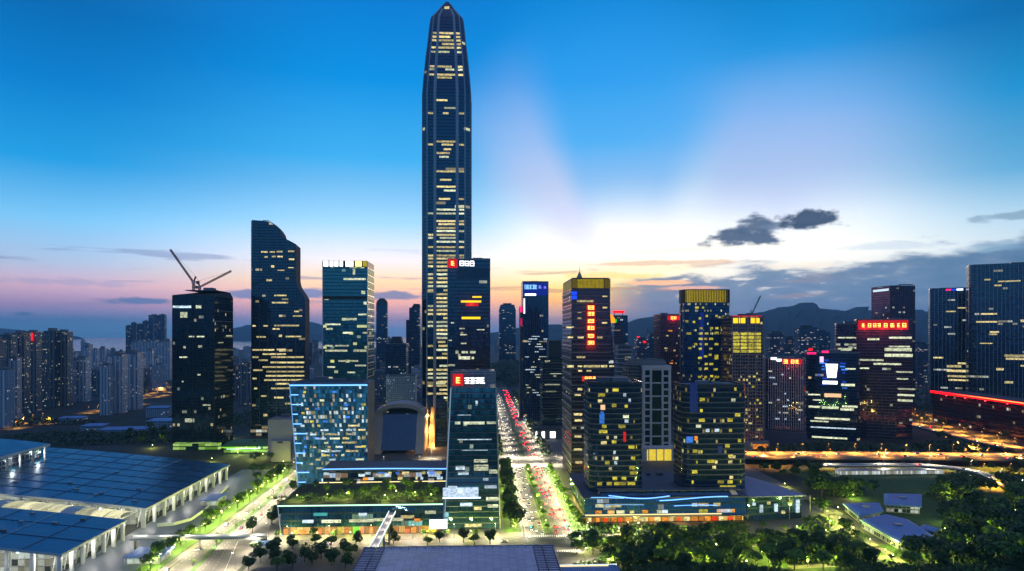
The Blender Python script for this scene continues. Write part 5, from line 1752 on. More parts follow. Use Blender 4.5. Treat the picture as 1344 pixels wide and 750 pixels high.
def hall(name, label, uR, v0, v1, prof, ulen, cols_v, front_cols, light):
    """prof(d): roof height at distance d left of the right-hand eaves uR"""
    root = empty(name, (0, 0, 0), YAW, label, 'exhibition hall')
    n = 36
    mb = MB()
    th = 1.6
    for i in range(n):
        a, c_ = ulen * i / n, ulen * (i + 1) / n
        za, zc = prof(a), prof(c_)
        mb.face([(uR - c_, v0, zc), (uR - a, v0, za), (uR - a, v1, za), (uR - c_, v1, zc)], [(c_, v0), (a, v0), (a, v1), (c_, v1)])
        mb.face([(uR - a, v0, za - th), (uR - c_, v0, zc - th), (uR - c_, v1, zc - th), (uR - a, v1, za - th)], None, 1)
        mb.face([(uR - c_, v0, zc - th), (uR - a, v0, za - th), (uR - a, v0, za), (uR - c_, v0, zc)], None, 1)
        mb.face([(uR - a, v1, za - th), (uR - c_, v1, zc - th), (uR - c_, v1, zc), (uR - a, v1, za)], None, 1)
    mb.face([(uR, v0, prof(0) - th), (uR, v1, prof(0) - th), (uR, v1, prof(0)), (uR, v0, prof(0))], None, 1)
    mb.face([(uR - ulen, v1, prof(ulen) - th), (uR - ulen, v0, prof(ulen) - th), (uR - ulen, v0, prof(ulen)), (uR - ulen, v1, prof(ulen))], None, 1)
    mb.build('roof', [hall_roof_m, hl], root)
    # seams running along and across the roof
    dk = plain('roof_gutter', (.025, .035, .06), .5)
    nv = int((v1 - v0) / 21)
    for k in range(1, nv):
        v = v0 + (v1 - v0) * k / nv
        mb = MB()
        for i in range(n):
            a, c_ = ulen * i / n, ulen * (i + 1) / n
            za, zc = prof(a), prof(c_)
            mb.face([(uR - c_, v - .3, zc + .25), (uR - a, v - .3, za + .25), (uR - a, v + .3, za + .25), (uR - c_, v + .3, zc + .25)])
            mb.face([(uR - c_, v - .3, zc - .1), (uR - a, v - .3, za - .1), (uR - a, v - .3, za + .25), (uR - c_, v - .3, zc + .25)])
        mb.build('roof_seam', dk, root)
    for k in range(1, int(ulen / 24)):
        a = 24 * k
        za = prof(a)
        MB().box(uR - a - .35, uR - a + .35, v0 + .5, v1 - .5, za - .4, za + .22).build('roof_seam', pale_metal if k == 2 else dk, root)
    q = random.Random(int(v0))
    for k in range(9):
        a, v = q.uniform(14, 150), q.uniform(v0 + 6, v1 - 6)
        za = prof(a)
        MB().box(uR - a - 1.6, uR - a + 1.6, v - 1.1, v + 1.1, za - .6, za + 1.0).build('roof_vent', q.choice((mid_metal, pale_metal)), root)
    for v in cols_v:
        h = prof(3) - th
        MB().loft([(0, rect(uR - 3.6, uR - 1.6, v - .8, v + .8)), (h, rect(uR - 3.9, uR - 1.2, v - .9, v + .9))]).build('column', hl, root)
        MB().tube((uR - 9, v + 3, 0), (uR - 5, v + .5, h + .2), .35, None, 6).build('strut', hl, root)
    for d in front_cols:
        h = prof(d) - th
        MB().loft([(0, rect(uR - d - .9, uR - d + .9, v0 + 2, v0 + 3.6)), (h, rect(uR - d - 1.2, uR - d + 1.2, v0 + 1.8, v0 + 3.8))]).build('column', hl, root)
    mb = MB()
    mb.loft([(0, rect(uR - ulen + 2, uR - 14, v0 + 12, v1 - 4)), (13.2, rect(uR - ulen + 2, uR - 14, v0 + 12, v1 - 4))])
    mb.build('glass_wall', facade('hall_glass', glass=(.06, .065, .06), frame=(.35, .36, .35), bay=4, fl=4.4, mw=.3, sp=.5, lit=.62, c1=(255, 245, 200), c2=(225, 240, 230), power=light, seed=151, strip=.4, cell=1), root)
    for v in cols_v[::2]:
        point('eaves_light', (uR - .6, v + 6, 10.5), 5200, (1, .95, .82), root, .6)
    for d in front_cols[::2]:
        point('eaves_light', (uR - d - 7, v0 + .8, 10.5), 5200, (1, .95, .8), root, 1.0)
    return root


arc = lambda d: 15.5 + 19.5 * (1 - (1 - min(1, d / 235.0)) ** 1.55)
vA0, vA1 = to_uv(88, 415)[1], to_uv(175, 492)[1]
uA = to_uv(130, 455)[0]
hall('exhibition_hall', 'nearest hall under a blue panelled roof, at the lower left corner', uA, vA0, vA1 - 1, arc, 260, [vA0 + 2 + 12.2 * k for k in range(7)], [4 + 15 * k for k in range(9)], .7)
vB0, vB1 = to_uv(196, 523)[1], to_uv(298, 697)[1]
arc2 = lambda d: 15.5 + 23.0 * (1 - (1 - min(1, d / 260.0)) ** 1.45)
hall('exhibition_hall', 'large hall with the widest blue panelled roof and white columns beside the left avenue', uA - 2, vB0, vB1, arc2, 260, [vB0 + 2 + 17.0 * k for k in range(11)], [4 + 18 * k for k in range(8)], .7)
# glowing valley between the two roofs
sk = empty('skylight', (0, 0, 0), YAW, 'cream lit glass valley between the two hall roofs', 'skylight')
n = 16
cm_ = glow('cream_skylight', lin((255, 248, 190)), .9, True, .45)
for i in range(n):
    a, c_ = 10 + 165 * i / n, 10 + 165 * (i + 1) / n
    mb = MB()
    for k in range(4):
        p, q = k / 4, (k + 1) / 4
        y0, y1 = vA1 + 1 + (vB0 - vA1 - 2) * p, vA1 + 1 + (vB0 - vA1 - 2) * q
        z0, z1 = 2.8 * sin(pi * p) - 3.5, 2.8 * sin(pi * q) - 3.5
        mb.face([(uA - c_ + .4, y0, arc(c_) + z0), (uA - a - .4, y0, arc(a) + z0), (uA - a - .4, y1, arc(a) + z1), (uA - c_ + .4, y1, arc(c_) + z1)])
    mb.build('glass_bay', cm_ if i % 5 != 3 else plain('milky_panel', (.4, .42, .38), .3), sk)
for i in range(n + 1):
    a = 10 + 165 * i / n
    MB().box(uA - a - .35, uA - a + .35, vA1 + .2, vB0 - .2, arc(a) - 4.2, arc(a) - 3.2).build('rib', hl, sk)
# raised hall at the far left
uC, vC = to_uv(66, 640)
hC = empty('exhibition_hall', (0, 0, 0), YAW, 'raised hall with a pale curved eave at the left edge, behind the blue roofs', 'exhibition hall')
mb = MB()
n = 12
for i in range(n):
    a, c_ = 120 * i / n, 120 * (i + 1) / n
    za, zc = 46 + 6 * sin(min(1, a / 70) * pi / 2), 46 + 6 * sin(min(1, c_ / 70) * pi / 2)
    y0 = vC - 95
    mb.face([(uC - c_, y0, zc), (uC - a, y0, za), (uC - a, vC, za), (uC - c_, vC, zc)], [(c_, 0), (a, 0), (a, 95), (c_, 95)])
    mb.face([(uC - a, y0, za - 1.6), (uC - c_, y0, zc - 1.6), (uC - c_, vC, zc - 1.6), (uC - a, vC, za - 1.6)], None, 1)
    mb.face([(uC - c_, y0, zc - 1.6), (uC - a, y0, za - 1.6), (uC - a, y0, za), (uC - c_, y0, zc)], None, 1)
    mb.face([(uC - a, vC, za - 1.6), (uC - c_, vC, zc - 1.6), (uC - c_, vC, zc), (uC - a, vC, za)], None, 1)
mb.face([(uC, vC - 95, 43.6), (uC, vC, 43.6), (uC, vC, 46), (uC, vC - 95, 46)], None, 1)
mb.build('roof', [hall_roof_m, hl], hC)
MB().box(uC - 118, uC - 7, vC - 88, vC - 3, 0, 43.5).build('glass_wall', facade('raised_hall_glass', glass=(.03, .035, .045), frame=(.22, .24, .26), bay=6, fl=5, mw=.6, sp=.8, lit=.12, c1=WARM, c2=COOL, power=.6, seed=153, strip=.5), hC)
for k in range(6):
    MB().box(uC - 3, uC - 1.6, vC - 90 + 17 * k, vC - 88.4 + 17 * k, 0, 43.6).build('column', hl, hC)
for k in range(3):
    point('eaves_light', (uC - 4, vC - 78 + 34 * k, 38), 2500, (1, .95, .85), hC, 1.0)

# elevated walkway across the left avenue
wk = empty('footbridge', (0, 0, 0), YAW, 'pale elevated walkway crossing the left avenue in front of the halls', 'footbridge')
ua, va = to_uv(176, 476)
ub, vb2 = to_uv(346, 472)
vm = (va + vb2) / 2
MB().box(ua, ub, vm - 2.6, vm + 2.6, 7.0, 8.0).build('deck', plain('walkway_deck', (.34, .33, .29), .7), wk)
for sg_ in (-1, 1):
    MB().box(ua, ub, vm + sg_ * 2.5 - .12, vm + sg_ * 2.5 + .12, 8.003, 9.2).build('parapet', hl, wk)
for px in (180, 262, 340):
    uu = to_uv(px, 474)[0]
    MB().box(uu - .6, uu + .6, vm - 1, vm + 1, 0, 6.99).build('pier', concrete, wk)
MB().box(ua, ub, vm - .4, vm + .4, 6.7, 6.95).build('light_strip', led_warm, wk)
for k in range(6):
    point('walkway_light', (ua + 6 + (ub - ua - 12) * k / 5, vm, 10.6), 2200, (1, .93, .7), wk, .3)
# small blue canopies on the forecourt
for lab, px, py, w, l in (('blue canopy roof on the forecourt beside the large hall', 281, 660, 16, 26), ('blue flat canopy at the bottom of the forecourt, beside the verge', 196, 735, 24, 22), ('small blue shelter beside the left avenue at the bottom of the view', 347, 722, 15, 10)):
    Dq = D_of(py)
    uu, vv = to_uv(px, Dq)
    cn = empty('canopy', (*to_xy(uu, vv), 0), YAW, lab, 'canopy')
    MB().loft([(4.6, rect(-w / 2, w / 2, -l / 2, l / 2)), (5.4, rect(-w / 2 + .6, w / 2 - .6, -l / 2 + .6, l / 2 - .6))]).build('roof', blue_shed_m, cn)
    for sx in (-1, 1):
        for sy in (-1, 1):
            MB().tube((sx * (w / 2 - 1), sy * (l / 2 - 1), 0), (sx * (w / 2 - 1), sy * (l / 2 - 1), 4.6), .22, None, 6).build('post', pale_metal, cn)
    MB().box(-w / 2 + 2, w / 2 - 2, -l / 2 + 2, l / 2 - 2, 0, 3.4).build('kiosk', facade('hall_glass'), cn)
# curved forecourt ramp
rp_ = empty('ramp', (0, 0, 0), 0, 'pale curved ramp wall on the hall forecourt', 'ramp')
pp = [(300, 640), (282, 655), (268, 672), (250, 684), (228, 690), (206, 692)]
for k, (p, q) in enumerate(zip(pp[:-1], pp[1:])):
    a, c_ = Vector((Xat(p[0], D_of(p[1])), D_of(p[1]), 0)), Vector((Xat(q[0], D_of(q[1])), D_of(q[1]), 0))
    bar(MB(), a, c_, .6, 1.6 + k * .25, .1).build('ramp_wall', hl, rp_)
# pale windowless block, green canopy and low halls behind
b = Bld('service_block', 'plain pale windowless block between the slate tower and the blue glass block', 352, 390, 800, 'block')
cw = plain('pale_render', (.30, .29, .31), .8)
b.part('wall', MB().box(b.x(352), b.x(384), 0, 30, 0, b.z(551)), cw)
b.part('lower_wing', MB().box(b.x(358), b.x(383), -6, -.01, 0, b.z(578)), cw)
b.strip(b.x(366), b.x(373), b.z(581), 2.2, dark_metal, -6, 'louvre', .1)
b.roof(rect(b.x(353), b.x(383), 1, 29), b.z(551), None, 1, 7, 1.0)
b = Bld('garden_canopy', 'low hall with a lime-lit striped canopy behind the large blue roof', 292, 352, 850, 'hall')
b.part('roof', MB().loft([(9, rect(-b.w / 2, b.w / 2, -6, 40)), (12.5, rect(-b.w / 2 + 4, b.w / 2 - 4, 4, 34))]), plain('green_roof', (.06, .16, .05), .6))
for k, mt in enumerate((glow('lime_light', lin((150, 255, 40)), 1.1), led_green, glow('lime_light', lin((150, 255, 40)), 1.1))):
    MB().tube((-b.w / 2 + 2 + k * 6, -6.4, 8.4), (b.w / 2 - 14 + k * 6, -6.4, 8.7), .5, None, 6).build('light_strip', mt, b.root, (0, -.6 * k, -1.9 * k))
b.part('glass_wall', MB().box(-b.w / 2 + 2, b.w / 2 - 2, 0, 38, 0, 8.9), facade('lobby_glass'))
point('canopy_light', (-8, -9, 6), 9000, (.7, 1, .3), b.root, 1.0)
point('canopy_light', (14, -9, 6), 7000, (.8, 1, .45), b.root, 1.0)

# ------------------------------------------------------------------ elevated roads on the right
hw_m = plain('highway_deck', (.13, .12, .105), .8, 0, .2, .1)


def ribbon(name, label, pts, w, piers=True, lit=None):
    root = empty(name, (0, 0, 0), 0, label, 'elevated road')
    P = []
    for i in range(len(pts) - 1):                       # Catmull-Rom
        p0, p1, p2, p3 = (Vector(pts[max(i - 1, 0)]), Vector(pts[i]), Vector(pts[i + 1]), Vector(pts[min(i + 2, len(pts) - 1)]))
        for k in range(8):
            t = k / 8
            P.append(.5 * ((2 * p1) + (p2 - p0) * t + (2 * p0 - 5 * p1 + 4 * p2 - p3) * t * t + (3 * p1 - p0 - 3 * p2 + p3) * t ** 3))
    P.append(Vector(pts[-1]))
    N = []
    for i in range(len(P)):
        d = (P[min(i + 1, len(P) - 1)] - P[max(i - 1, 0)])
        N.append(Vector((-d.y, d.x, 0)).normalized())

    def strip_(o0, o1, z0, z1, nm, mat):
        mb = MB()
        for i in range(len(P) - 1):
            q = []
            for (j, o, z) in ((i, o0, z0), (i, o1, z0), (i, o1, z1), (i, o0, z1), (i + 1, o0, z0), (i + 1, o1, z0), (i + 1, o1, z1), (i + 1, o0, z1)):
                p = P[j] + N[j] * o
                q.append((p.x, p.y, p.z + z))
            for f in ((3, 2, 6, 7), (1, 0, 4, 5), (0, 3, 7, 4), (2, 1, 5, 6)):
                mb.face([q[k] for k in f])
        mb.face([q[k] for k in (4, 7, 6, 5)])
        return mb.build(nm, mat, root)
    strip_(-w / 2, w / 2, -1.4, 0, 'deck', hw_m)
    for sg_ in (-1, 1):
        o = sg_ * (w / 2 - .2)
        strip_(o - .18, o + .18, .003, 1.0, 'parapet', lit if lit else concrete)
    strip_(-.1, .1, .004, .012, 'centre_line', mark_m)
    if piers:
        for i in range(4, len(P), 6):
            p = P[i]
            if p.z > 3:
                MB().loft([(0, rect(p.x - 1, p.x + 1, p.y - 1, p.y + 1)), (p.z - 1.5, rect(p.x - 2.2, p.x + 2.2, p.y - 1.2, p.y + 1.2))]).build('pier', concrete, root)
    return root, P, N


H1 = ribbon('elevated_road', 'broad orange-lit elevated road running straight across the right side', [(225, 800, 7), (330, 792, 8), (450, 786, 8.5), (560, 780, 8.5), (700, 772, 8), (900, 765, 8)], 38)
H2 = ribbon('elevated_road', 'orange-lit road sweeping in from the far right between the dark towers', [(700, 1900, 1), (668, 1450, 1), (656, 1160, 1.5), (641, 985, 2.5), (629, 880, 5), (636, 808, 8.3)], 26)
H3 = ribbon('elevated_road', 'white-walled ramp curving down towards the park on the right', [(322, 742, 6), (390, 741, 6.5), (446, 738, 6.5), (478, 715, 6), (478, 670, 5), (462, 620, 3.5), (452, 575, 2), (450, 540, .6)], 10, True, white_paint)
b = Bld('glass_pavilion', 'long low lit glass pavilion under the white ramp, beside the park trees', 1100, 1240, 722, 'pavilion')
b.part('glass_wall', MB().box(-b.w / 2, b.w / 2, 0, 9, 0, 4.4), facade('pavilion_glass', glass=(.05, .06, .06), frame=(.4, .42, .42), bay=2.2, fl=4.4, mw=.3, sp=.4, lit=.8, c1=(255, 245, 200), c2=(230, 245, 255), power=1.0, seed=161, strip=.2, cell=1))
b.part('roof', MB().loft([(4.41, rect(-b.w / 2 - 1, b.w / 2 + 1, -1.5, 10)), (4.9, rect(-b.w / 2 - 1, b.w / 2 + 1, -1.5, 10))]), pale_metal)
for k in range(8):
    b.part('column', MB().tube((-b.w / 2 + b.w * k / 7, -1.0, 0), (-b.w / 2 + b.w * k / 7, -1.0, 4.4), .2, None, 6), white_paint)
# blue sheet-roofed pavilions in the park
for lab, pts, h in (('largest blue-roofed park building, with a white lit front end', [(1128, 682), (1183, 713), (1234, 709), (1192, 682), (1162, 675)], 6.5), ('stepped blue-roofed building at the upper left of the park', [(1106, 661), (1127, 678), (1160, 671), (1154, 660)], 6),
                    ('pale blue flat-roofed pavilion in front of the ramp', [(1160, 662), (1210, 665), (1210, 649), (1160, 648)], 7), ('small bright blue roof among the park trees', [(1206, 693), (1226, 698), (1234, 694), (1212, 688)], 5)):
    P = [(Xat(x, D_of(y, h)), D_of(y, h)) for x, y in pts]
    nP = len(P)
    area = sum(P[i][0] * P[(i + 1) % nP][1] - P[(i + 1) % nP][0] * P[i][1] for i in range(nP))
    if area < 0: P = P[::-1]
    cx_, cy_ = sum(p[0] for p in P) / nP, sum(p[1] for p in P) / nP
    Q = [(p[0] - cx_, p[1] - cy_) for p in P]
    pv = empty('park_pavilion', (cx_, cy_, 0), 0, lab, 'pavilion')
    MB().loft([(0, grow(Q, -1.5)), (h - 1, grow(Q, -1.5))]).build('wall', facade('pavilion_wall', glass=(.04, .05, .06), frame=(.3, .31, .33), bay=3, fl=3.5, mw=.5, sp=.8, lit=.3, c1=(255, 245, 210), c2=COOL, power=.9, seed=163, strip=.2, cell=1), pv)
    MB().loft([(h - .99, Q), (h, Q), (h + .9, grow(Q, -3))]).build('roof', blue_shed_m, pv)
    mq = MB().box(-2.5, 2.5, -2, 2, h + .91, h + 2.2)
    if len(pts) and h != 5: mq.build('roof_vent', pale_metal, pv)
# park paths
mb = MB()
for pth in ([(1078, 668), (1092, 676), (1108, 690), (1128, 702), (1150, 718), (1172, 730), (1190, 745)], [(1060, 705), (1092, 702), (1110, 690)], [(770, 700), (810, 704), (850, 700), (900, 706), (960, 712), (1010, 716), (1060, 705)], [(1172, 730), (1100, 742), (1040, 745)]):
    for p, q in zip(pth[:-1], pth[1:]):
        a, c_ = Vector((Xat(p[0], D_of(p[1])), D_of(p[1]), .135)), Vector((Xat(q[0], D_of(q[1])), D_of(q[1]), .135))
        d = (c_ - a)
        s_ = Vector((-d.y, d.x, 0)).normalized() * 3.2
        e_ = d.normalized() * 2.0
        quad = [tuple(p_) for p_ in (a - s_ - e_, c_ - s_ + e_, c_ + s_ + e_, a + s_ - e_)]
        mb.face(quad)
tag(mb.build('path', plain('park_path', (.26, .23, .19), .85)), kind='structure')


# ------------------------------------------------------------------ lamps
def lamp_proto(h, head_mat, arm, power, col):
    root = empty('street_lamp', (0, 0, 0), 0, 'street lamp', 'street lamp')
    MB().tube((0, 0, 0), (0, 0, h), .14, .08, 6).build('pole', mid_metal, root)
    MB().tube((0, 0, 0), (0, 0, .9), .24, .2, 6).build('pole_base', mid_metal, root)
    MB().tube((0, 0, h - .3), (arm, 0, h + .3), .07, .05, 5).build('arm', mid_metal, root)
    MB().loft([(h + .12, rect(arm - .7, arm + .5, -.25, .25)), (h + .42, rect(arm - .55, arm + .35, -.15, .15))]).build('lamp_housing', mid_metal, root)
    MB().box(arm - .6, arm + .4, -.24, .24, h - .06, h + .11).build('lamp_head', head_mat, root)
    d = bpy.data.lights.new('bulb', 'SPOT')
    d.energy, d.color, d.shadow_soft_size, d.spot_size, d.spot_blend = power, col, .35, radians(148), .5
    link('bulb', d, root, (arm, 0, h - .2))
    return family(root)


def garden_proto(power, col):
    root = empty('garden_lamp', (0, 0, 0), 0, 'garden lamp', 'garden lamp')
    MB().tube((0, 0, 0), (0, 0, 3.4), .1, .07, 6).build('pole', dark_metal, root)
    MB().ball((0, 0, 3.75), .4, 8, 6).build('globe', lamp_green, root)
    MB().tube((0, 0, 4.1), (0, 0, 4.25), .3, .05, 6).build('cap', dark_metal, root)
    point('bulb', (0, 0, 4.7), power, col, root, .4)
    return family(root)


K = 1.0
LPW = lamp_proto(10.5, lamp_warm, 1.8, 46000 * K, (1, .88, .62))
LPO = lamp_proto(10.5, lamp_orange, 1.8, 130000 * K, (1, .42, .06))
LPG = garden_proto(9000 * K, (.95, 1, .16))
LPV = garden_proto(11000 * K, (.90, 1, .13))


def row(proto, pts, label, group, rz):
    for x, y, z in pts:
        dup(proto, (x, y, z), rz, label, group)


def uvz(u, v, z=.13): return (*to_xy(u, v), z)


row(LPW, [uvz(31, v) for v in range(508, 770, 29)] + [uvz(31, v) for v in range(440, 470, 26)], 'cream-lit street lamp along the left kerb of the central boulevard', 'boulevard lamps on the left kerb', YAW)
row(LPW, [uvz(69.3, v) for v in range(508, 770, 29)] + [uvz(69.3, v) for v in range(440, 470, 26)], 'cream-lit street lamp along the right kerb of the central boulevard', 'boulevard lamps on the right kerb', YAW + pi)
row(LPW, [uvz(31, v) for v in range(832, 1500, 48)] + [uvz(69.3, v) for v in range(850, 1500, 48)], 'small distant street lamp beyond the boulevard crossing', 'boulevard lamps beyond the crossing', YAW)
row(LPW, [uvz(u, 818.5) for u in (-60, -24, 10, 31, 42, 58, 69, 100, 136, 172, 208)] + [uvz(u, 776) for u in (31, 42, 58, 69, 85)] + [uvz(u, 775.5) for u in range(-150, 30, 40)], 'cream-lit street lamp on the cross street beyond the twin blocks', 'lamps on the middle cross street', YAW - pi / 2)
row(LPW, [uvz(-204, v, .16) for v in range(440, 900, 34)], 'cream-lit street lamp on the verge of the left avenue', 'avenue lamps on the verge', YAW)
row(LPW, [uvz(-185.5 - (v - 470) * .02, v, .22) for v in range(446, 700, 42)], 'cream-lit street lamp on the median of the left avenue', 'avenue lamps on the median', YAW)
row(LPW, [uvz(-156, v) for v in (440, 476, 508)], 'cream-lit street lamp where the left avenue widens at the front crossing', 'avenue lamps at the front crossing', YAW + pi)
row(LPW, [uvz(-176, v) for v in range(520, 640, 34)], 'cream-lit street lamp on the podium side of the left avenue', 'avenue lamps on the podium side', YAW + pi)
row(LPW, [uvz(u, 500.5) for u in range(-140, 28, 30)], 'cream-lit street lamp in front of the left podium shops', 'lamps along the front cross street', YAW - pi / 2)
row(LPW, [uvz(u, 500.5) for u in range(78, 112, 30)], 'cream-lit street lamp beside the boulevard corner of the right podium', 'lamps at the right podium corner', YAW - pi / 2)
row(LPO, [(p.x, p.y + 18.5, p.z) for p in H1[1][1::2]] + [(p.x, p.y - 18.5, p.z) for p in H1[1][2::4]], 'orange lamp standing on the broad elevated road', 'lamps on the broad elevated road', -pi / 2)
row(LPO, [(p.x + 12.5, p.y, p.z) for p in H2[1][0::3]], 'orange lamp standing on the sweeping road at the right', 'lamps on the sweeping road', pi)
row(LPW, [(p.x + n_.x * 4.5, p.y + n_.y * 4.5, p.z) for p, n_ in list(zip(H3[1], H3[2]))[3::7]], 'pale lamp standing on the white-walled ramp', 'lamps on the white ramp', -pi / 2)
LPF = lamp_proto(10.5, lamp_orange, 1.8, 60000, (1, .45, .08))
row(LPF, [(Xat(px, D_of(py)), D_of(py), 0) for px, py in ((30, 556), (42, 553), (55, 551), (20, 562), (62, 556), (185, 523), (192, 519), (200, 516), (210, 513), (218, 508), (182, 531), (205, 521), (215, 519), (222, 515), (115, 542), (128, 539))], 'orange lamp among the apartment towers in the far left', 'orange lamps among the far left towers', 0)
row(LPO, [(Xat(px, D_of(py)), D_of(py), 0) for px, py in ((1215, 553), (1240, 560), (1258, 566), (1290, 572), (1310, 578), (1330, 590), (1240, 584), (1256, 590), (1275, 594), (1296, 600), (1318, 606), (1336, 611), (1225, 545), (1325, 622), (1300, 640), (1290, 622), (1000, 607), (1040, 610), (1180, 548), (1200, 545), (1250, 552))],
    'orange lamp beside the low dark hall or under the elevated roads', 'orange lamps at ground level on the right', 0)
qq = random.Random(3)
row(LPF, [(Xat(px, D_), D_, 0) for px, D_ in [(qq.uniform(1000, 1225), qq.uniform(1300, 2400)) for _ in range(14)]], 'tiny orange street lamp in the far city below the hills', 'far orange lamps below the hills', 0)
row(LPF, [(Xat(px, D_), D_, 0) for px, D_ in [(qq.uniform(300, 330), qq.uniform(1200, 1900)) for _ in range(4)] + [(qq.uniform(505, 545), qq.uniform(1200, 2200)) for _ in range(5)] + [(qq.uniform(100, 225), qq.uniform(1500, 2300)) for _ in range(8)]],
    'tiny orange street lamp in the far city between the left towers', 'far orange lamps on the left', 0)
GL = [(812, 700), (838, 693), (868, 706), (905, 700), (940, 722), (955, 707), (985, 716), (1000, 732), (1030, 728), (1062, 712), (1090, 690), (1112, 694), (1170, 720), (1172, 736), (1206, 728), (1238, 740), (1300, 700), (1315, 706), (1090, 742), (1060, 745), (980, 744), (905, 742), (860, 735),
      (790, 716), (800, 742), (1280, 660), (1330, 672), (1250, 690), (1100, 672), (1080, 660), (1120, 655), (1240, 652), (1030, 640), (1010, 702), (1046, 698), (1086, 677), (1102, 686), (1120, 699), (1142, 715), (1162, 729), (1084, 703), (880, 722), (930, 740), (1020, 742), (845, 718), (770, 722), (1195, 718), (1240, 700), (1270, 720), (1320, 735)]
row(LPG, [(Xat(px, D_of(py)), D_of(py), .1) for px, py in GL], 'short lime-lit garden lamp between the dark park trees', 'garden lamps in the park', 0)
row(LPV, [uvz(-211, v, .16) for v in range(446, 740, 17)], 'short lime-lit garden lamp on the verge beside the exhibition halls', 'garden lamps on the left verge', 0)
row(LPV, [uvz(u, v) for u, v in [(74.5, q) for q in range(520, 760, 22)]], 'short garden lamp on the planted strip right of the boulevard', 'garden lamps right of the boulevard', 0)
row(LPV, [uvz(u, v) for u, v in [(24, q) for q in range(515, 720, 45)] + [(50, q) for q in range(530, 760, 40)]], 'short garden lamp on the boulevard median or its left planted strip', 'garden lamps in the boulevard planting', 0)
row(LPG, [uvz(u, 505, .13) for u in (-138, -120, -96, -74, -40, -24, -8, 8)], 'short garden lamp in front of the left podium shops', 'garden lamps at the left podium', 0)
row(LPG, [(Xat(px, D_of(py, 23)), D_of(py, 23), 23.2) for px, py in ((430, 656), (455, 654), (478, 652), (505, 657), (520, 651), (545, 653), (390, 657), (566, 656))], 'short garden lamp on the planted podium roof', 'garden lamps on the podium roof', 0)
row(LPG, [(Xat(px, D_of(py)), D_of(py), 0) for px, py in ((200, 588), (300, 576), (312, 598), (278, 606), (330, 603), (372, 610), (360, 618), (345, 600), (500, 545), (497, 560))], 'short garden lamp among the dark trees behind the halls', 'garden lamps behind the halls', 0)
for pr in (LPW, LPO, LPG, LPF, LPV): drop(pr)

# traffic signals at the front crossing
for k, (u, v, lab) in enumerate(((70.3, 503, 'traffic signal showing green on the right corner of the front crossing'), (30.8, 503, 'traffic signal showing green on the left corner of the front crossing'))):
    t = empty('traffic_light', (*to_xy(u, v), .13), YAW, lab, 'traffic light')
    sg_ = -1 if u > 50 else 1
    MB().tube((0, 0, 0), (0, 0, 6.5), .16, .12, 6).build('pole', mid_metal, t)
    MB().tube((0, 0, 6.2), (sg_ * 7, 0, 6.8), .1, .07, 6).build('arm', mid_metal, t)
    MB().box(sg_ * 6.4 - 1.3, sg_ * 6.4 + 1.3, -.3, .2, 6.1, 7.3).build('signal_head', dark_metal, t)
    MB().tube((sg_ * 6.4 - .75, -.31, 6.7), (sg_ * 6.4 - .75, -.42, 6.7), .42, None, 10).build('green_lens', glow('green_signal', lin((30, 255, 120)), 14, False), t)
    point('bulb', (sg_ * 6.4 - .75, -1.0, 6.5), 500, (.1, 1, .4), t, .3)

# ------------------------------------------------------------------ cars
paints = {'white': plain('white_car_paint', (.7, .7, .7), .25), 'silver': plain('silver_car_paint', (.4, .41, .43), .3, .6), 'black': plain('black_car_paint', (.012, .012, .014), .2), 'dark red': plain('red_car_paint', (.25, .015, .015), .25), 'blue': plain('blue_car_paint', (.03, .06, .2), .25)}
car_glass = plain('car_glass', (.012, .015, .018), .08)


def car_proto(paint):
    root = empty('car', (0, 0, 0), 0, 'car', 'car')
    W = .9
    side = [(-2.25, .35), (2.2, .35), (2.28, .62), (2.1, .82), (1.0, .95), (-1.9, 1.0), (-2.25, .85)]
    mb = MB()

    def prism(pr, w, taper=0.0):
        n = len(pr)
        A = [(-w, y, z) for y, z in pr]
        B = [(w, y, z) for y, z in pr]
        mb.face(A[::-1])
        mb.face(B)
        for i in range(n):
            j = (i + 1) % n
            mb.face([A[i], A[j], B[j], B[i]])
    prism(side, W)
    mb.build('body', paint, root)
    cab = [(.95, .951), (.25, 1.42), (-1.2, 1.45), (-1.85, 1.0)]
    A = [(-W + .06 if z < 1.2 else -W + .22, y, z) for y, z in cab]
    B = [(-x, y, z) for x, y, z in A]
    mb = MB()
    mb.face(A[::-1])
    mb.face(B)
    for i in range(3):
        mb.face([A[i], A[i + 1], B[i + 1], B[i]], None, 1 if i == 1 else 0)
    mb.build('cabin', [car_glass, paint], root)
    for sx in (-1, 1):
        for y in (-1.4, 1.4):
            MB().tube((sx * .66, y, .33), (sx * .93, y, .33), .33, None, 10).build('wheel', black_rubber, root)
        MB().box(sx * .62 - .22, sx * .62 + .22, 2.1, 2.29, .58, .76).build('headlight', head_m, root)
        MB().box(sx * .66 - .2, sx * .66 + .2, -2.29, -2.1, .66, .86).build('tail_light', tail_m, root)
    return family(root)


def car_far(paint):
    mb = MB()
    mb.loft([(.3, rect(-.9, .9, -2.25, 2.25)), (.95, rect(-.9, .9, -2.2, 2.15)), (1.4, rect(-.7, .7, -1.3, .4))], 0)
    for sx in (-1, 1):
        mb.box(sx * .6 - .25, sx * .6 + .25, 2.1, 2.33, .5, .85, 1)
        mb.box(sx * .6 - .25, sx * .6 + .25, -2.33, -2.1, .6, .9, 2)
    o = mb.build('car', [paint, head_m, tail_m])
    tag(o, 'car', 'car')
    return (o, [])


PRO = {k: car_proto(v) for k, v in paints.items()}
FAR = {k: car_far(v) for k, v in paints.items()}
rr = random.Random(17)


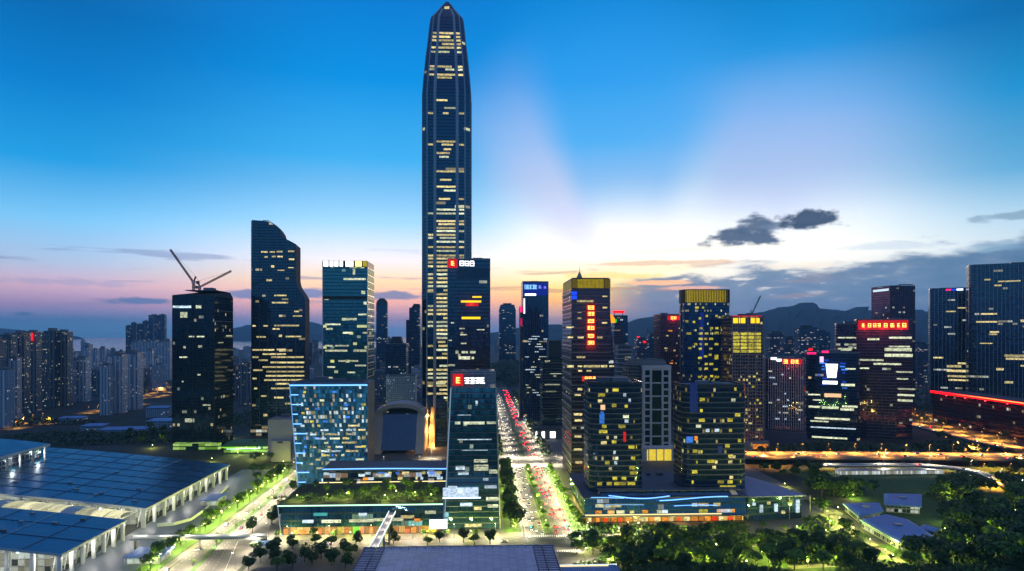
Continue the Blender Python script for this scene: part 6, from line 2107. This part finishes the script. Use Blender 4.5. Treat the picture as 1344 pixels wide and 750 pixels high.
def lane(pts, gap, heading, where, grp, near=True, z=.03):
    """pts: function of metre along the lane -> (x, y, z, angle); cars queue along it"""
    s0, s1, fn = pts
    s = s0 + rr.uniform(0, gap)
    while s < s1:
        c = rr.choice(('white', 'silver', 'black', 'white', 'silver', 'blue', 'dark red', 'black'))
        x, y, zz, a = fn(s)
        far = math.hypot(x, y) > 830 or not near
        dup((FAR if far else PRO)[c], (x, y, zz + z), a + heading, '%s %scar %s' % (c, 'distant ' if far else '', where), grp + (' far off' if far else ''))
        s += gap * rr.choice((.7, 1, 1, 1.5, 2.1))


def uvlane(u, v0, v1, ang=YAW):
    return (v0, v1, lambda s: (*to_xy(u, s), 0, ang))


for u in (37.8, 41.4, 45.0):
    lane(uvlane(u, 505, 768), 25, pi, 'with headlights on, coming down the boulevard', 'cars coming down the boulevard')
    lane(uvlane(u, 825, 1700), 62, pi, 'with headlights on, coming down the boulevard', 'cars coming down the boulevard')
for u in (56.2, 59.6, 63.0, 66.2):
    lane(uvlane(u, 512, 768), 17, 0, 'with red tail lights, driving up the boulevard', 'cars driving up the boulevard')
    lane(uvlane(u, 825, 1800), 56, 0, 'with red tail lights, driving up the boulevard', 'cars driving up the boulevard')
for u, a in ((-198.4, pi), (-194.9, pi)):
    lane(uvlane(u, 440, 900), 46, a, 'with headlights on, coming down the left avenue', 'cars coming down the left avenue')
for u in (-184, -180.3):
    lane(uvlane(u, 520, 900), 46, 0, 'driving away up the left avenue', 'cars driving up the left avenue')
lane((-140, 20, lambda s: (*to_xy(s, 489), 0, YAW + pi / 2)), 40, 0, 'on the cross street in front of the left podium', 'cars on the front cross street')


def along(H, off):
    P, N = H[1], H[2]
    cum = [0]
    for a, c_ in zip(P[:-1], P[1:]): cum.append(cum[-1] + (c_ - a).length)

    def fn(s):
        i = max(k for k in range(len(cum) - 1) if cum[k] <= s)
        t = (s - cum[i]) / (cum[i + 1] - cum[i])
        p = P[i] + (P[i + 1] - P[i]) * t + N[i] * off
        d = P[i + 1] - P[i]
        return (p.x, p.y, p.z, math.atan2(d.y, d.x) - pi / 2)
    return (2, cum[-1] - 2, fn)


for off, hd in ((-13, 0), (-6, 0), (6, pi), (13, pi)):
    lane(along(H1, off), 46, hd, 'on the broad orange-lit elevated road', 'cars on the broad elevated road', False)
for off, hd in ((-8, 0), (7, pi)):
    lane(along(H2, off), 42, hd, 'on the orange-lit road sweeping in at the right', 'cars on the sweeping road', False)
lane(along(H3, 0), 40, 0, 'on the white-walled ramp', 'cars on the white ramp', False)
for d_ in (PRO, FAR):
    for f_ in d_.values(): drop(f_)

# ------------------------------------------------------------------ trees
def crown_mesh(seed, n, size, lobes, flat, mat, r=5.0):
    """leaf clumps spread through several uneven lobes; gaps stay open between them"""
    q = random.Random(seed)
    L = []
    for _ in range(lobes):
        a, d = q.uniform(0, 2 * pi), q.uniform(.15, .62) * r
        L.append((cos(a) * d, sin(a) * d, q.uniform(-.28, .5) * r * flat, q.uniform(.34, .6) * r))
    L.append((0, 0, .1 * r, .62 * r))
    mb = MB()
    for _ in range(n):
        c = q.choice(L)
        th, ph = math.acos(q.uniform(-.75, 1)), q.uniform(0, 2 * pi)
        k = q.uniform(.6, 1.06) ** .6
        p = Vector((c[0] + c[3] * k * sin(th) * cos(ph), c[1] + c[3] * k * sin(th) * sin(ph), c[2] + c[3] * k * cos(th) * flat))
        nrm = (Vector((sin(th) * cos(ph), sin(th) * sin(ph), cos(th) + .35)) + Vector((q.uniform(-.7, .7), q.uniform(-.7, .7), q.uniform(-.5, .7)))).normalized()
        t1 = nrm.orthogonal().normalized()
        t2 = nrm.cross(t1)
        a = q.uniform(0, 2 * pi)
        e1, e2 = (t1 * cos(a) + t2 * sin(a)), (t2 * cos(a) - t1 * sin(a))
        s = size * q.uniform(.6, 1.3)
        pts = []
        for i in range(5):
            w = 2 * pi * i / 5
            rr_ = s * q.uniform(.55, 1.0)
            pts.append(tuple(p + e1 * cos(w) * rr_ + e2 * sin(w) * rr_ + nrm * q.uniform(-.12, .12) * s))
        mb.face(pts)
    return mb.mesh('crown', mat)


def trunk_mesh(seed, h, r):
    q = random.Random(seed)
    mb = MB().tube((0, 0, 0), (0, 0, h), .3, .2, 7)
    for i in range(4):
        a = i * pi / 2 + q.uniform(-.4, .4)
        mb.tube((0, 0, h * .8), (cos(a) * r * .5, sin(a) * r * .5, h + r * .45), .16, .06, 5)
    return mb.mesh('trunk', bark)


CROWNS = [crown_mesh(100 + i, 520, .78, 7, (.8, 1.0, .7, .9, 1.1)[i % 5], (leaf, leaf, leaf_light, leaf, leaf)[i % 5]) for i in range(5)]
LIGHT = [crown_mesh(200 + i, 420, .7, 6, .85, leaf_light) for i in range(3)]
SMALL = [crown_mesh(250 + i, 170, .95, 5, .85, leaf) for i in range(3)]
TR = [trunk_mesh(300 + i, 3.6, 5.0) for i in range(3)]
rr = random.Random(23)
NTREE = 0


def tree(x, y, z, s, label, group, meshes=None, sq=1.0, name='tree'):
    global NTREE
    NTREE += 1
    t = empty(name, (x, y, z), rr.uniform(0, 2 * pi), label, 'tree' if name == 'tree' else 'shrub', group)
    t.scale = (s, s, s * sq)
    h = 3.6 if name == 'tree' else .8
    c = link('crown', rr.choice(meshes or CROWNS), t, (0, 0, h + 3.0))
    c.rotation_euler = (rr.uniform(-.12, .12), rr.uniform(-.12, .12), 0)
    k = link('trunk', rr.choice(TR), t)
    if name != 'tree': k.scale = (1, 1, .4)


def scatter(poly_px, n, mind, smin, smax, label, group, z=0.0, meshes=None, avoid=(), zfix=None):
    """fill a patch of ground, seen in the photograph, with trees a few metres apart"""
    pts = []
    xs, ys = [p[0] for p in poly_px], [p[1] for p in poly_px]

    def inside(px, py):
        c = False
        for i in range(len(poly_px)):
            (x0, y0), (x1, y1) = poly_px[i - 1], poly_px[i]
            if (y0 > py) != (y1 > py) and px < (x1 - x0) * (py - y0) / (y1 - y0) + x0: c = not c
        return c
    tries = 0
    while len(pts) < n and tries < n * 60:
        tries += 1
        px, py = rr.uniform(min(xs), max(xs)), rr.uniform(min(ys), max(ys))
        if not inside(px, py): continue
        D = D_of(py, z)
        X, Y = Xat(px, D), D
        if any(a <= px <= c_ and b_ <= py <= d_ for a, b_, c_, d_ in avoid): continue
        if any(math.hypot(X - q[0], Y - q[1]) < mind for q in pts): continue
        if any(math.hypot(X - q[0], Y - q[1]) < 4.5 for q in LAMPS): continue
        pts.append((X, Y))
        tree(X, Y, z, rr.uniform(smin, smax), label, group, meshes, rr.uniform(.8, 1.05))


LAMPS = [(o.location.x, o.location.y) for o in COL.objects if o.name.startswith('garden_lamp')]
for v in range(514, 764, 16):
    tree(*to_xy(24 + rr.uniform(-2.5, 2.5), v + rr.uniform(-2, 2)), .13, rr.uniform(1.2, 1.7), 'dark street tree in the row between the tapering tower and the boulevard', 'trees between the tapering tower and the boulevard')
for v in range(516, 764, 21):
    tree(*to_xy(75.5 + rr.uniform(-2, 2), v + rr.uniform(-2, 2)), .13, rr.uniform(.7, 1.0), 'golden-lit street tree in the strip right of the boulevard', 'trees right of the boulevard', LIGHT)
for v in range(520, 764, 32):
    tree(*to_xy(50.3, v + rr.uniform(-3, 3)), .2, rr.uniform(.5, .7), 'small tree on the boulevard median', 'trees on the boulevard median', LIGHT)
for v in range(440, 745, 17):
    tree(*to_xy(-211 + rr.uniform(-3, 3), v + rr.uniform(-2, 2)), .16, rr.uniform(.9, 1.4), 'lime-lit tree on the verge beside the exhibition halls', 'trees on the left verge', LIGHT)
for v in range(450, 700, 42):
    tree(*to_xy(-186 - (v - 450) * .025, v), .2, rr.uniform(.32, .45), 'small clipped tree on the median of the left avenue', 'trees on the left avenue median', LIGHT)
for v in range(520, 640, 20):
    tree(*to_xy(-165 + rr.uniform(-7, 7), v), .13, rr.uniform(.8, 1.1), 'dark tree between the left avenue and the left podium', 'trees left of the left podium')
for u in range(-146, 10, 20):
    tree(*to_xy(u + rr.uniform(-4, 4), 503 + rr.uniform(-1, 1)), .13, rr.uniform(.5, .85), 'tree in front of the orange podium shops on the left', 'trees in front of the left podium', rr.choice((LIGHT, CROWNS)))
for i in range(18):
    D = rr.uniform(512, 562)
    px = rr.uniform(384, 578)
    tree(Xat(px, D), D, 23.2, rr.uniform(.5, .95), 'roof garden tree on the left podium', 'roof garden trees', rr.choice((LIGHT, CROWNS, CROWNS)))
for u in range(90, 258, 14):
    tree(*to_xy(u + rr.uniform(-3, 3), 512 + rr.uniform(-5, 6)), .13, rr.uniform(.38, .55), 'tree in front of the glowing shops of the right podium', 'trees in front of the right podium', rr.choice((LIGHT, CROWNS)))
scatter([(325, 724), (470, 724), (462, 750), (325, 750)], 16, 8, .8, 1.25, 'big dark tree at the bottom edge, left of the tiled roof', 'dark trees left of the tiled roof')
scatter([(332, 712), (470, 714), (470, 722), (332, 722)], 6, 11, .7, 1.0, 'tree on the pavement opposite the left podium shops', 'pavement trees opposite the left podium')
scatter([(500, 712), (668, 712), (668, 719), (500, 719)], 6, 11, .8, 1.0, 'tree on the pavement just beyond the tiled roof', 'trees beyond the tiled roof')
scatter([(752, 720), (800, 715), (1080, 711), (1110, 720), (1150, 750), (760, 750)], 58, 8.8, 1.0, 1.6, 'dark round park tree in the grove below the right podium', 'park grove below the right podium', avoid=[(738, 728, 812, 750)])
PB = [(1098, 652, 1168, 692), (1124, 668, 1244, 730), (1150, 636, 1222, 684), (1090, 612, 1244, 640), (1082, 668, 1120, 700), (1118, 698, 1180, 735)]
scatter([(1075, 640), (1344, 640), (1344, 750), (1200, 750), (1130, 720), (1075, 680)], 64, 9, 1.2, 2.0, 'dark round park tree among the blue-roofed pavilions', 'park trees around the blue roofs', avoid=PB)
scatter([(990, 617), (1095, 617), (1095, 660), (1050, 640)], 12, 12, 1.0, 1.35, 'dark tree between the tent roof and the elevated road', 'trees behind the tent roof', avoid=PB)
scatter([(70, 572), (225, 565), (225, 592), (90, 580)], 10, 14, 1.2, 1.9, 'dark tree beyond the hall roofs on the left', 'trees beyond the hall roofs', meshes=SMALL)
scatter([(282, 585), (385, 600), (388, 622), (345, 640), (300, 608)], 10, 12, 1.0, 1.5, 'dark tree between the large hall and the blue glass block', 'trees behind the large hall', meshes=SMALL)
scatter([(494, 500), (540, 500), (540, 530), (494, 540)], 4, 16, 1.3, 1.9, 'dark tree behind the vaulted mall', 'trees behind the vaulted mall', meshes=SMALL)
scatter([(1180, 560), (1344, 560), (1344, 590), (1215, 585)], 5, 18, 1.1, 1.6, 'dark tree by the orange-lit road at the right', 'trees by the sweeping road', meshes=SMALL)
scatter([(1250, 612), (1344, 605), (1344, 635), (1300, 625)], 5, 12, 1.0, 1.4, 'orange-lit tree below the elevated road at the right edge', 'trees below the elevated road', meshes=SMALL)
print('TREES', NTREE)


def woods(name, spots, seed, mat, base=16, size=4.0, z0=0.0):
    """far-off wood read as one mass: many leaf clumps over a rolling floor"""
    q = random.Random(seed)
    mb = MB()
    for (X, Y, rx, ry, h, n) in spots:
        for _ in range(n):
            a, d = q.uniform(0, 2 * pi), q.random() ** .5
            x, y = X + cos(a) * d * rx, Y + sin(a) * d * ry
            hh = h * (1 - .6 * d * d) * q.uniform(.75, 1.05)
            z = q.uniform(.35, 1) * hh + z0
            nrm = Vector((q.uniform(-.8, .8), q.uniform(-1, .4), q.uniform(.1, 1))).normalized()
            t1 = nrm.orthogonal().normalized()
            t2 = nrm.cross(t1)
            s = size * q.uniform(.5, 1.2)
            mb.face([tuple(Vector((x, y, z)) + (t1 * cos(w) + t2 * sin(w)) * s * q.uniform(.6, 1)) for w in (0, 1.25, 2.5, 3.8, 5.0)])
    return tag(mb.build(name, mat), kind='stuff')


def spot(px, D, rx, ry, h, n): return (Xat(px, D), D, rx, ry, h, n)


brush = []
q_ = random.Random(77)
for _ in range(330):
    px, py = q_.uniform(760, 1400), q_.uniform(622, 760)
    D_ = D_of(py)
    if any(a <= px <= c_ and b_ <= py <= d_ for a, b_, c_, d_ in PB) or (px < 1072 and py < 694): continue
    if any(math.hypot(Xat(px, D_) - x_, D_ - y_) < 6.5 for x_, y_ in LAMPS): continue
    brush.append((Xat(px, D_), D_, 12, 11, 6.5, 240))
woods('undergrowth', brush, 11, leaf, size=1.2)
woods('roof_garden_shrubs', [(*[c0 for c0 in (Xat(q_.uniform(376, 578), 534), q_.uniform(511, 566))], 7, 5, 3.4, 60) for _ in range(46)], 14, leaf, size=.8, z0=23.0)
woods('roadside_woods', [spot(632 + u_ * F / v_, v_, 7, 17, 11, 60) for v_ in range(835, 1700, 32) for u_ in (20, 80)], 12, leaf, size=1.8)
woods('woods', [spot(666, 2300, 90, 420, 60, 2600), spot(700, 2600, 90, 320, 55, 1200), spot(640, 2400, 70, 320, 40, 900)], 5, leaf_dark, size=6)
woods('woods', [spot(110, 960, 130, 60, 9, 1500), spot(60, 1130, 90, 30, 9, 500), spot(255, 1010, 40, 90, 10, 600), spot(320, 1150, 45, 120, 16, 700)], 6, leaf_dark, size=3)
woods('woods', [spot(1290, 1250, 200, 150, 18, 1400), spot(1090, 870, 60, 18, 12, 700), spot(1160, 850, 50, 14, 11, 600), spot(1020, 850, 30, 10, 10, 300), spot(1250, 880, 50, 30, 12, 500), spot(1200, 1500, 200, 300, 22, 1500)], 7, leaf_dark, size=3.5)


# ------------------------------------------------------------------ the wider city
pale_res = facade('pale_apartment', glass=(.02, .025, .035), frame=(.42, .44, .50), bay=3.4, fl=3.1, mw=1.9, sp=1.5, lit=.06, c1=(255, 215, 140), c2=(235, 240, 255), power=.9, seed=201, strip=.05, cell=1)
dark_res = facade('grey_apartment', glass=(.015, .02, .03), frame=(.15, .16, .19), bay=3.4, fl=3.1, mw=1.6, sp=1.4, lit=.08, c1=(255, 215, 130), c2=(235, 245, 220), power=.9, seed=203, strip=.1, cell=1)
blue_off = facade('blue_office', glass=(.012, .028, .05), frame=(.04, .06, .09), bay=2.5, fl=4.0, mw=.4, sp=1.2, lit=.10, c1=(255, 230, 150), c2=(220, 240, 255), power=.8, seed=205, strip=.5, cell=2)
mauve_off = facade('mauve_office', glass=(.025, .02, .035), frame=(.12, .10, .13), bay=2.8, fl=4.0, mw=.8, sp=1.4, lit=.12, c1=(255, 200, 120), c2=(235, 240, 255), power=.9, seed=207, strip=.3, cell=2)
pale_fin2 = plain('white_stair_strip', (.62, .64, .70), .7)


def apart(px0, px1, top, D, mat, label, group, fins=3, depth=None, yaw=YAW):
    """apartment slab with projecting bays, stair strips and a stepped roof"""
    b = Bld('apartment_tower', label, px0, px1, D, 'apartment block', group, yaw)
    d = depth or min(24, b.w * .9)
    h = b.z(top)
    w = b.w / 2
    b.part('wall', MB().loft([(0, rect(-w, w, 0, d)), (h, rect(-w, w, 0, d))]), mat)
    b.part('roof_house', MB().box(-w * .55, w * .4, d * .2, d * .8, h + .003, h + rr.uniform(3, 7)), concrete)
    b.part('parapet', MB().loft([(h - .8, grow(rect(-w, w, 0, d), .4)), (h + .9, grow(rect(-w, w, 0, d), .4))]), mid_metal)
    for i in range(fins):
        x = -w + b.w * (i + .5) / fins
        b.part('stair_strip', MB().box(x - b.w * .06, x + b.w * .06, -1.5, .1, 0, h - rr.uniform(1, 6)), pale_fin2 if mat is pale_res else concrete)
    return b


LC = 'tall grey apartment tower in the cluster at the far left edge'
for px0, px1, top, D in ((-14, 0, 447, 1120), (0, 14, 440, 1180), (15, 31, 438, 1230), (33, 47, 436, 1300), (48, 57, 440, 1350), (58, 73, 435, 1390), (74, 88, 436, 1400)):
    apart(px0, px1, top, D, dark_res, LC, 'grey towers at the far left edge', 3)
for px0, px1, top, D in ((-6, 9, 485, 1080), (11, 22, 470, 1150)):
    apart(px0, px1, top, D, pale_res, 'lower pale apartment tower in front of the cluster at the far left edge', 'lower pale towers at the far left edge', 2)
for px0, px1, top, D in ((79, 95, 473, 1460), (97, 112, 470, 1480)):
    apart(px0, px1, top, D, pale_res, 'pale apartment tower of the pair just right of the grey cluster', 'pale pair right of the grey cluster', 3)
apart(116, 131, 487, 1650, dark_res, 'squat dim apartment block between two groups of pale towers on the left', None, 2)
for px0, px1, top, D in ((131, 143, 479, 1240), (144, 160, 466, 1270), (161, 180, 464, 1330)):
    apart(px0, px1, top, D, pale_res, 'pale striped apartment tower of the three standing above the dark trees on the left', 'three pale towers above the dark trees', 3)
for i in range(6):
    apart(172 + i * 8.5, 180 + i * 8.5, 449 - (i % 2) * 2, 2150, pale_res, 'pale narrow slab in the long row left of the crane tower', 'row of slabs left of the crane tower', 2)
for px0, px1, top in ((165, 171, 428), (172, 178, 424), (180, 186, 426), (187, 194, 422), (195, 208, 414), (209, 216, 413)):
    apart(px0, px1, top, 3600, blue_off, 'hazy blue tower on the skyline left of the crane tower', 'hazy skyline towers left of the crane tower', 1)
for i in range(16):
    px_ = 84 + i * 8.9 + rr.uniform(-2, 2)
    apart(px_, px_ + rr.uniform(5.5, 8), rr.uniform(455, 474), rr.uniform(1750, 2600), pale_res, 'slim pale apartment slab filling the gaps behind the three striped towers', 'slim pale slabs on the left', 2)
apart(302, 312, 480, 1500, mauve_off, 'narrow lilac block seen between the crane tower and the slate tower', None, 2)
apart(313, 328, 476, 1420, dark_res, 'dim block seen just left of the slate tower', None, 2)
sg = MB().box(Xat(37, 1295), Xat(43, 1295), 1294, 1295.5, Zat(447, 1295), Zat(438, 1295)).build('roof_sign', neon_red)
tag(sg, 'red lit roof sign on the grey cluster at the far left', 'sign')

for lab, px, py, w, l, h in (('low blue-roofed hall in the dark belt left of the crane tower, nearest to it', 212, 562, 46, 40, 10), ('wide low hall with a blue roof in the dark belt behind the big blue roof', 160, 572, 60, 30, 8), ('pale low block below the three striped apartment towers', 205, 548, 34, 26, 16),
                              ('small blue-roofed shed in the dark belt at the left', 120, 566, 30, 24, 7), ('low pale shed in the dark belt beside the orange streets', 92, 556, 36, 20, 8)):
    D_ = D_of(py)
    lo_ = empty('low_hall', (Xat(px, D_), D_, 0), YAW + .1, lab, 'hall')
    MB().box(-w / 2, w / 2, 0, l, 0, h).build('wall', pale_res, lo_)
    MB().loft([(h + .003, rect(-w / 2 - 1, w / 2 + 1, -1, l + 1)), (h + 1, rect(-w / 2 - 1, w / 2 + 1, -1, l + 1)), (h + 3, rect(-w / 2 + 4, w / 2 - 4, l * .4, l * .6))]).build('roof', blue_shed_m, lo_)
# skyline pieces in the gaps between the near towers
b = Bld('office_tower', 'hazy round-topped tower just right of the teal tower', 493, 508, 2200)
P = rrect(-b.w / 2, b.w / 2, 0, 34, 10, 4)
b.part('curtain_wall', MB().loft([(0, P), (b.z(398), P)]), blue_off)
b.part('dome', MB().loft([(b.z(398) + .003, grow(P, -.5)), (b.z(395), grow(P, -3)), (b.z(392.5), grow(P, -9)), (b.z(391.5), grow(P, -13))]), roof_dark)
b = Bld('office_tower', 'hazy stepped tower standing between the round-topped tower and the needle', 533, 551, 1900)
b.part('curtain_wall', MB().loft([(0, rect(b.x(533), b.x(551), 0, 36)), (b.z(420), rect(b.x(533), b.x(551), 0, 36))]), blue_off)
b.part('upper_block', MB().box(b.x(537), b.x(551) - .1, 1, 30, b.z(420) + .003, b.z(404)), blue_off)
b.part('crown', MB().loft([(b.z(404) + .003, rect(b.x(540), b.x(551), 2, 28)), (b.z(399), rect(b.x(543), b.x(550), 2, 28))]), roof_dark)
b = Bld('office_block', 'dark teal block standing behind the vaulted mall', 506, 533, 1350, 'office block')
b.part('curtain_wall', MB().box(b.x(506), b.x(533), 0, 40, 0, b.z(452)), blue_off)
b.part('roof_house', MB().loft([(b.z(452) + .003, rect(b.x(511), b.x(528), 5, 30)), (b.z(442), rect(b.x(514), b.x(525), 8, 26))]), roof_dark)
b.roof(rect(b.x(506), b.x(533), 0, 40), b.z(452), None, 0, 3)
b = Bld('office_block', 'pale framed low block behind the vaulted mall, right of the teal tower', 507, 545, 1150, 'office block')
b.part('curtain_wall', MB().box(-b.w / 2, b.w / 2, 0, 30, 0, b.z(494)), pale_res)
b.roof(rect(-b.w / 2, b.w / 2, 0, 30), b.z(494), None, 2, 4)
b = Bld('office_tower', 'hazy blue tower on the skyline beyond the end of the boulevard', 655, 677, 2700)
b.part('curtain_wall', MB().loft([(0, rect(-b.w / 2, b.w / 2, 0, 50)), (b.z(407), rect(-b.w / 2, b.w / 2, 0, 50)), (b.z(400), rect(-b.w / 2 + 6, b.w / 2 - 6, 6, 44))]), blue_off)
b.part('roof_house', MB().box(-b.w / 4, b.w / 4, 12, 36, b.z(400) + .003, b.z(398)), roof_dark)
b = Bld('office_tower', 'narrow tower with a red roof frame right behind the dark banded tower', 806, 818, 1300)
b.part('curtain_wall', MB().box(-b.w / 2, b.w / 2, 0, 24, 0, b.z(414)), mauve_off)
b.part('roof_frame', MB().box(-b.w / 2 - 1, b.w / 2 + 2, -.5, 10, b.z(411), b.z(408)), neon_red)
for x in (-b.w / 2 + 1, b.w / 2 - 1):
    b.part('post', MB().box(x - .5, x + .5, 1, 2, b.z(414), b.z(411)), dark_metal)
b = Bld('office_block', 'striped pale block right of the dark banded tower', 811, 829, 1100, 'office block')
b.part('curtain_wall', MB().box(-b.w / 2, b.w / 2, 0, 28, 0, b.z(453)), facade('wing_window'))
b.bands(rect(-b.w / 2, b.w / 2, 0, 28), 10, b.z(455), 7, 1.0, .4, plain('lilac_stone'))
b = Bld('office_tower', 'slate tower behind the striped pale block', 815, 824, 1500)
b.part('curtain_wall', MB().box(-b.w / 2, b.w / 2, 0, 24, 0, b.z(414)), blue_off)

crane('far crane with a steep jib, behind the tan grid tower', 987, 412, 997, 388.5, 1500, Zat(416, 1500))
b = Bld('office_tower', 'unfinished tower carrying a far crane, behind the tan grid tower', 975, 1002, 1490)
b.part('curtain_wall', MB().box(-b.w / 2, b.w / 2, 0, 30, 0, b.z(416.2)), mauve_off)
b.part('core', MB().box(-8, 8, 5, 20, b.z(416.2) + .003, b.z(411)), concrete)
SC_ = [o for o in COL.objects if o.get('label', '').startswith('far crane')]
for o in SC_: o['group'] = None; del o['group']

# loose city blocks fading into the distance
zones = [(-40, 330, 1650, 5200, 110, 'grey-blue block in the far city on the left', 'far blocks on the left', (dark_res, pale_res, pale_res)),
         (380, 556, 1500, 5200, 60, 'hazy block in the far city between the slate tower and the needle', 'far blocks left of the needle', (blue_off, dark_res, pale_res)),
         (606, 760, 2900, 6500, 26, 'hazy block in the far city beyond the boulevard woods', 'far blocks beyond the woods', (blue_off, dark_res)),
         (800, 1110, 1350, 6000, 84, 'dim mauve block in the far city below the hills', 'far blocks below the hills', (mauve_off, dark_res, blue_off)),
         (1110, 1390, 1500, 6000, 58, 'dim block in the far city between the dark right-hand towers', 'far blocks at the right', (mauve_off, dark_res, blue_off))]
for px0, px1, D0, D1, n, lab, grp, ms in zones:
    for i in range(n):
        D = D0 + (D1 - D0) * rr.random() ** 1.5
        px = rr.uniform(px0, px1)
        u_, v_ = to_uv(px, D)
        if 5 < u_ < 95 and D < 2900: continue
        w = rr.uniform(16, 42)
        h = rr.choice((rr.uniform(14, 40), rr.uniform(30, 75), rr.uniform(60, 112)))
        if D < 2000: h = min(h, 66)
        d = rr.uniform(14, 30)
        mb = MB().loft([(0, rect(-w / 2, w / 2, 0, d)), (h, rect(-w / 2, w / 2, 0, d))])
        mb.box(-w * .25, w * .2, d * .25, d * .7, h + .003, h + rr.uniform(2, 6), 1)
        o = mb.build('city_block', [rr.choice(ms), roof_grey], None, (Xat(px, D), D, 0), YAW + rr.choice((0, 0, .4, -.3)))
        tag(o, lab, 'building', grp)
# mid-right towers below the hills
for px0, px1, top, D, mt in ((1049, 1074, 430, 2100, mauve_off), (1010, 1030, 437, 2600, mauve_off), (1074, 1090, 436, 2400, blue_off), (1030, 1046, 444, 2300, mauve_off), (836, 852, 446, 1900, mauve_off), (852, 866, 440, 2300, blue_off), (1204, 1222, 452, 1900, mauve_off)):
    b = Bld('office_tower', 'dim hazy tower standing below the hills on the right', px0, px1, D, 'skyscraper', 'dim towers below the hills')
    b.part('curtain_wall', MB().box(-b.w / 2, b.w / 2, 0, 36, 0, b.z(top)), mt)
    b.part('roof_house', MB().box(-b.w / 4, b.w / 4, 8, 28, b.z(top) + .003, b.z(top) + 6), roof_dark)
for lab, px, py, D in (('red roof sign among the far blocks below the hills', 846, 449, 1850), ('second red roof light among the far blocks, left of the maroon tower', 838, 443, 2000), ('pink-red roof light left of the screen tower', 1064, 459, 1500)):
    o = MB().box(-4, 4, 0, 1, 0, 5).build('roof_sign', neon_red, None, (Xat(px, D), D, Zat(py, D) - 2.5), 0)
    tag(o, lab, 'sign')
    k = MB().box(-.5, .5, 0, 1, -1, 0)

# blue-lit kiosk at the bottom edge, right of the tiled roof
uu, vv = to_uv(770, D_of(746, 6))
kb = empty('kiosk', (*to_xy(uu, vv), 0), YAW, 'long low kiosk with a blue roof and white light line, right of the tiled roof', 'kiosk')
MB().box(-19, 19, -14, 6, 0, 5).build('wall', facade('hall_glass'), kb)
MB().loft([(5.003, rect(-20, 20, -15, 7)), (6, rect(-19, 19, -14, 6))]).build('roof', blue_shed_m, kb)
MB().box(-19.8, 19.8, 6.9, 7.3, 5.2, 5.8).build('light_strip', led_white, kb)
MB().box(-18, 14, 3.5, 4.0, 6.01, 6.4).build('light_strip', led_warm, kb)
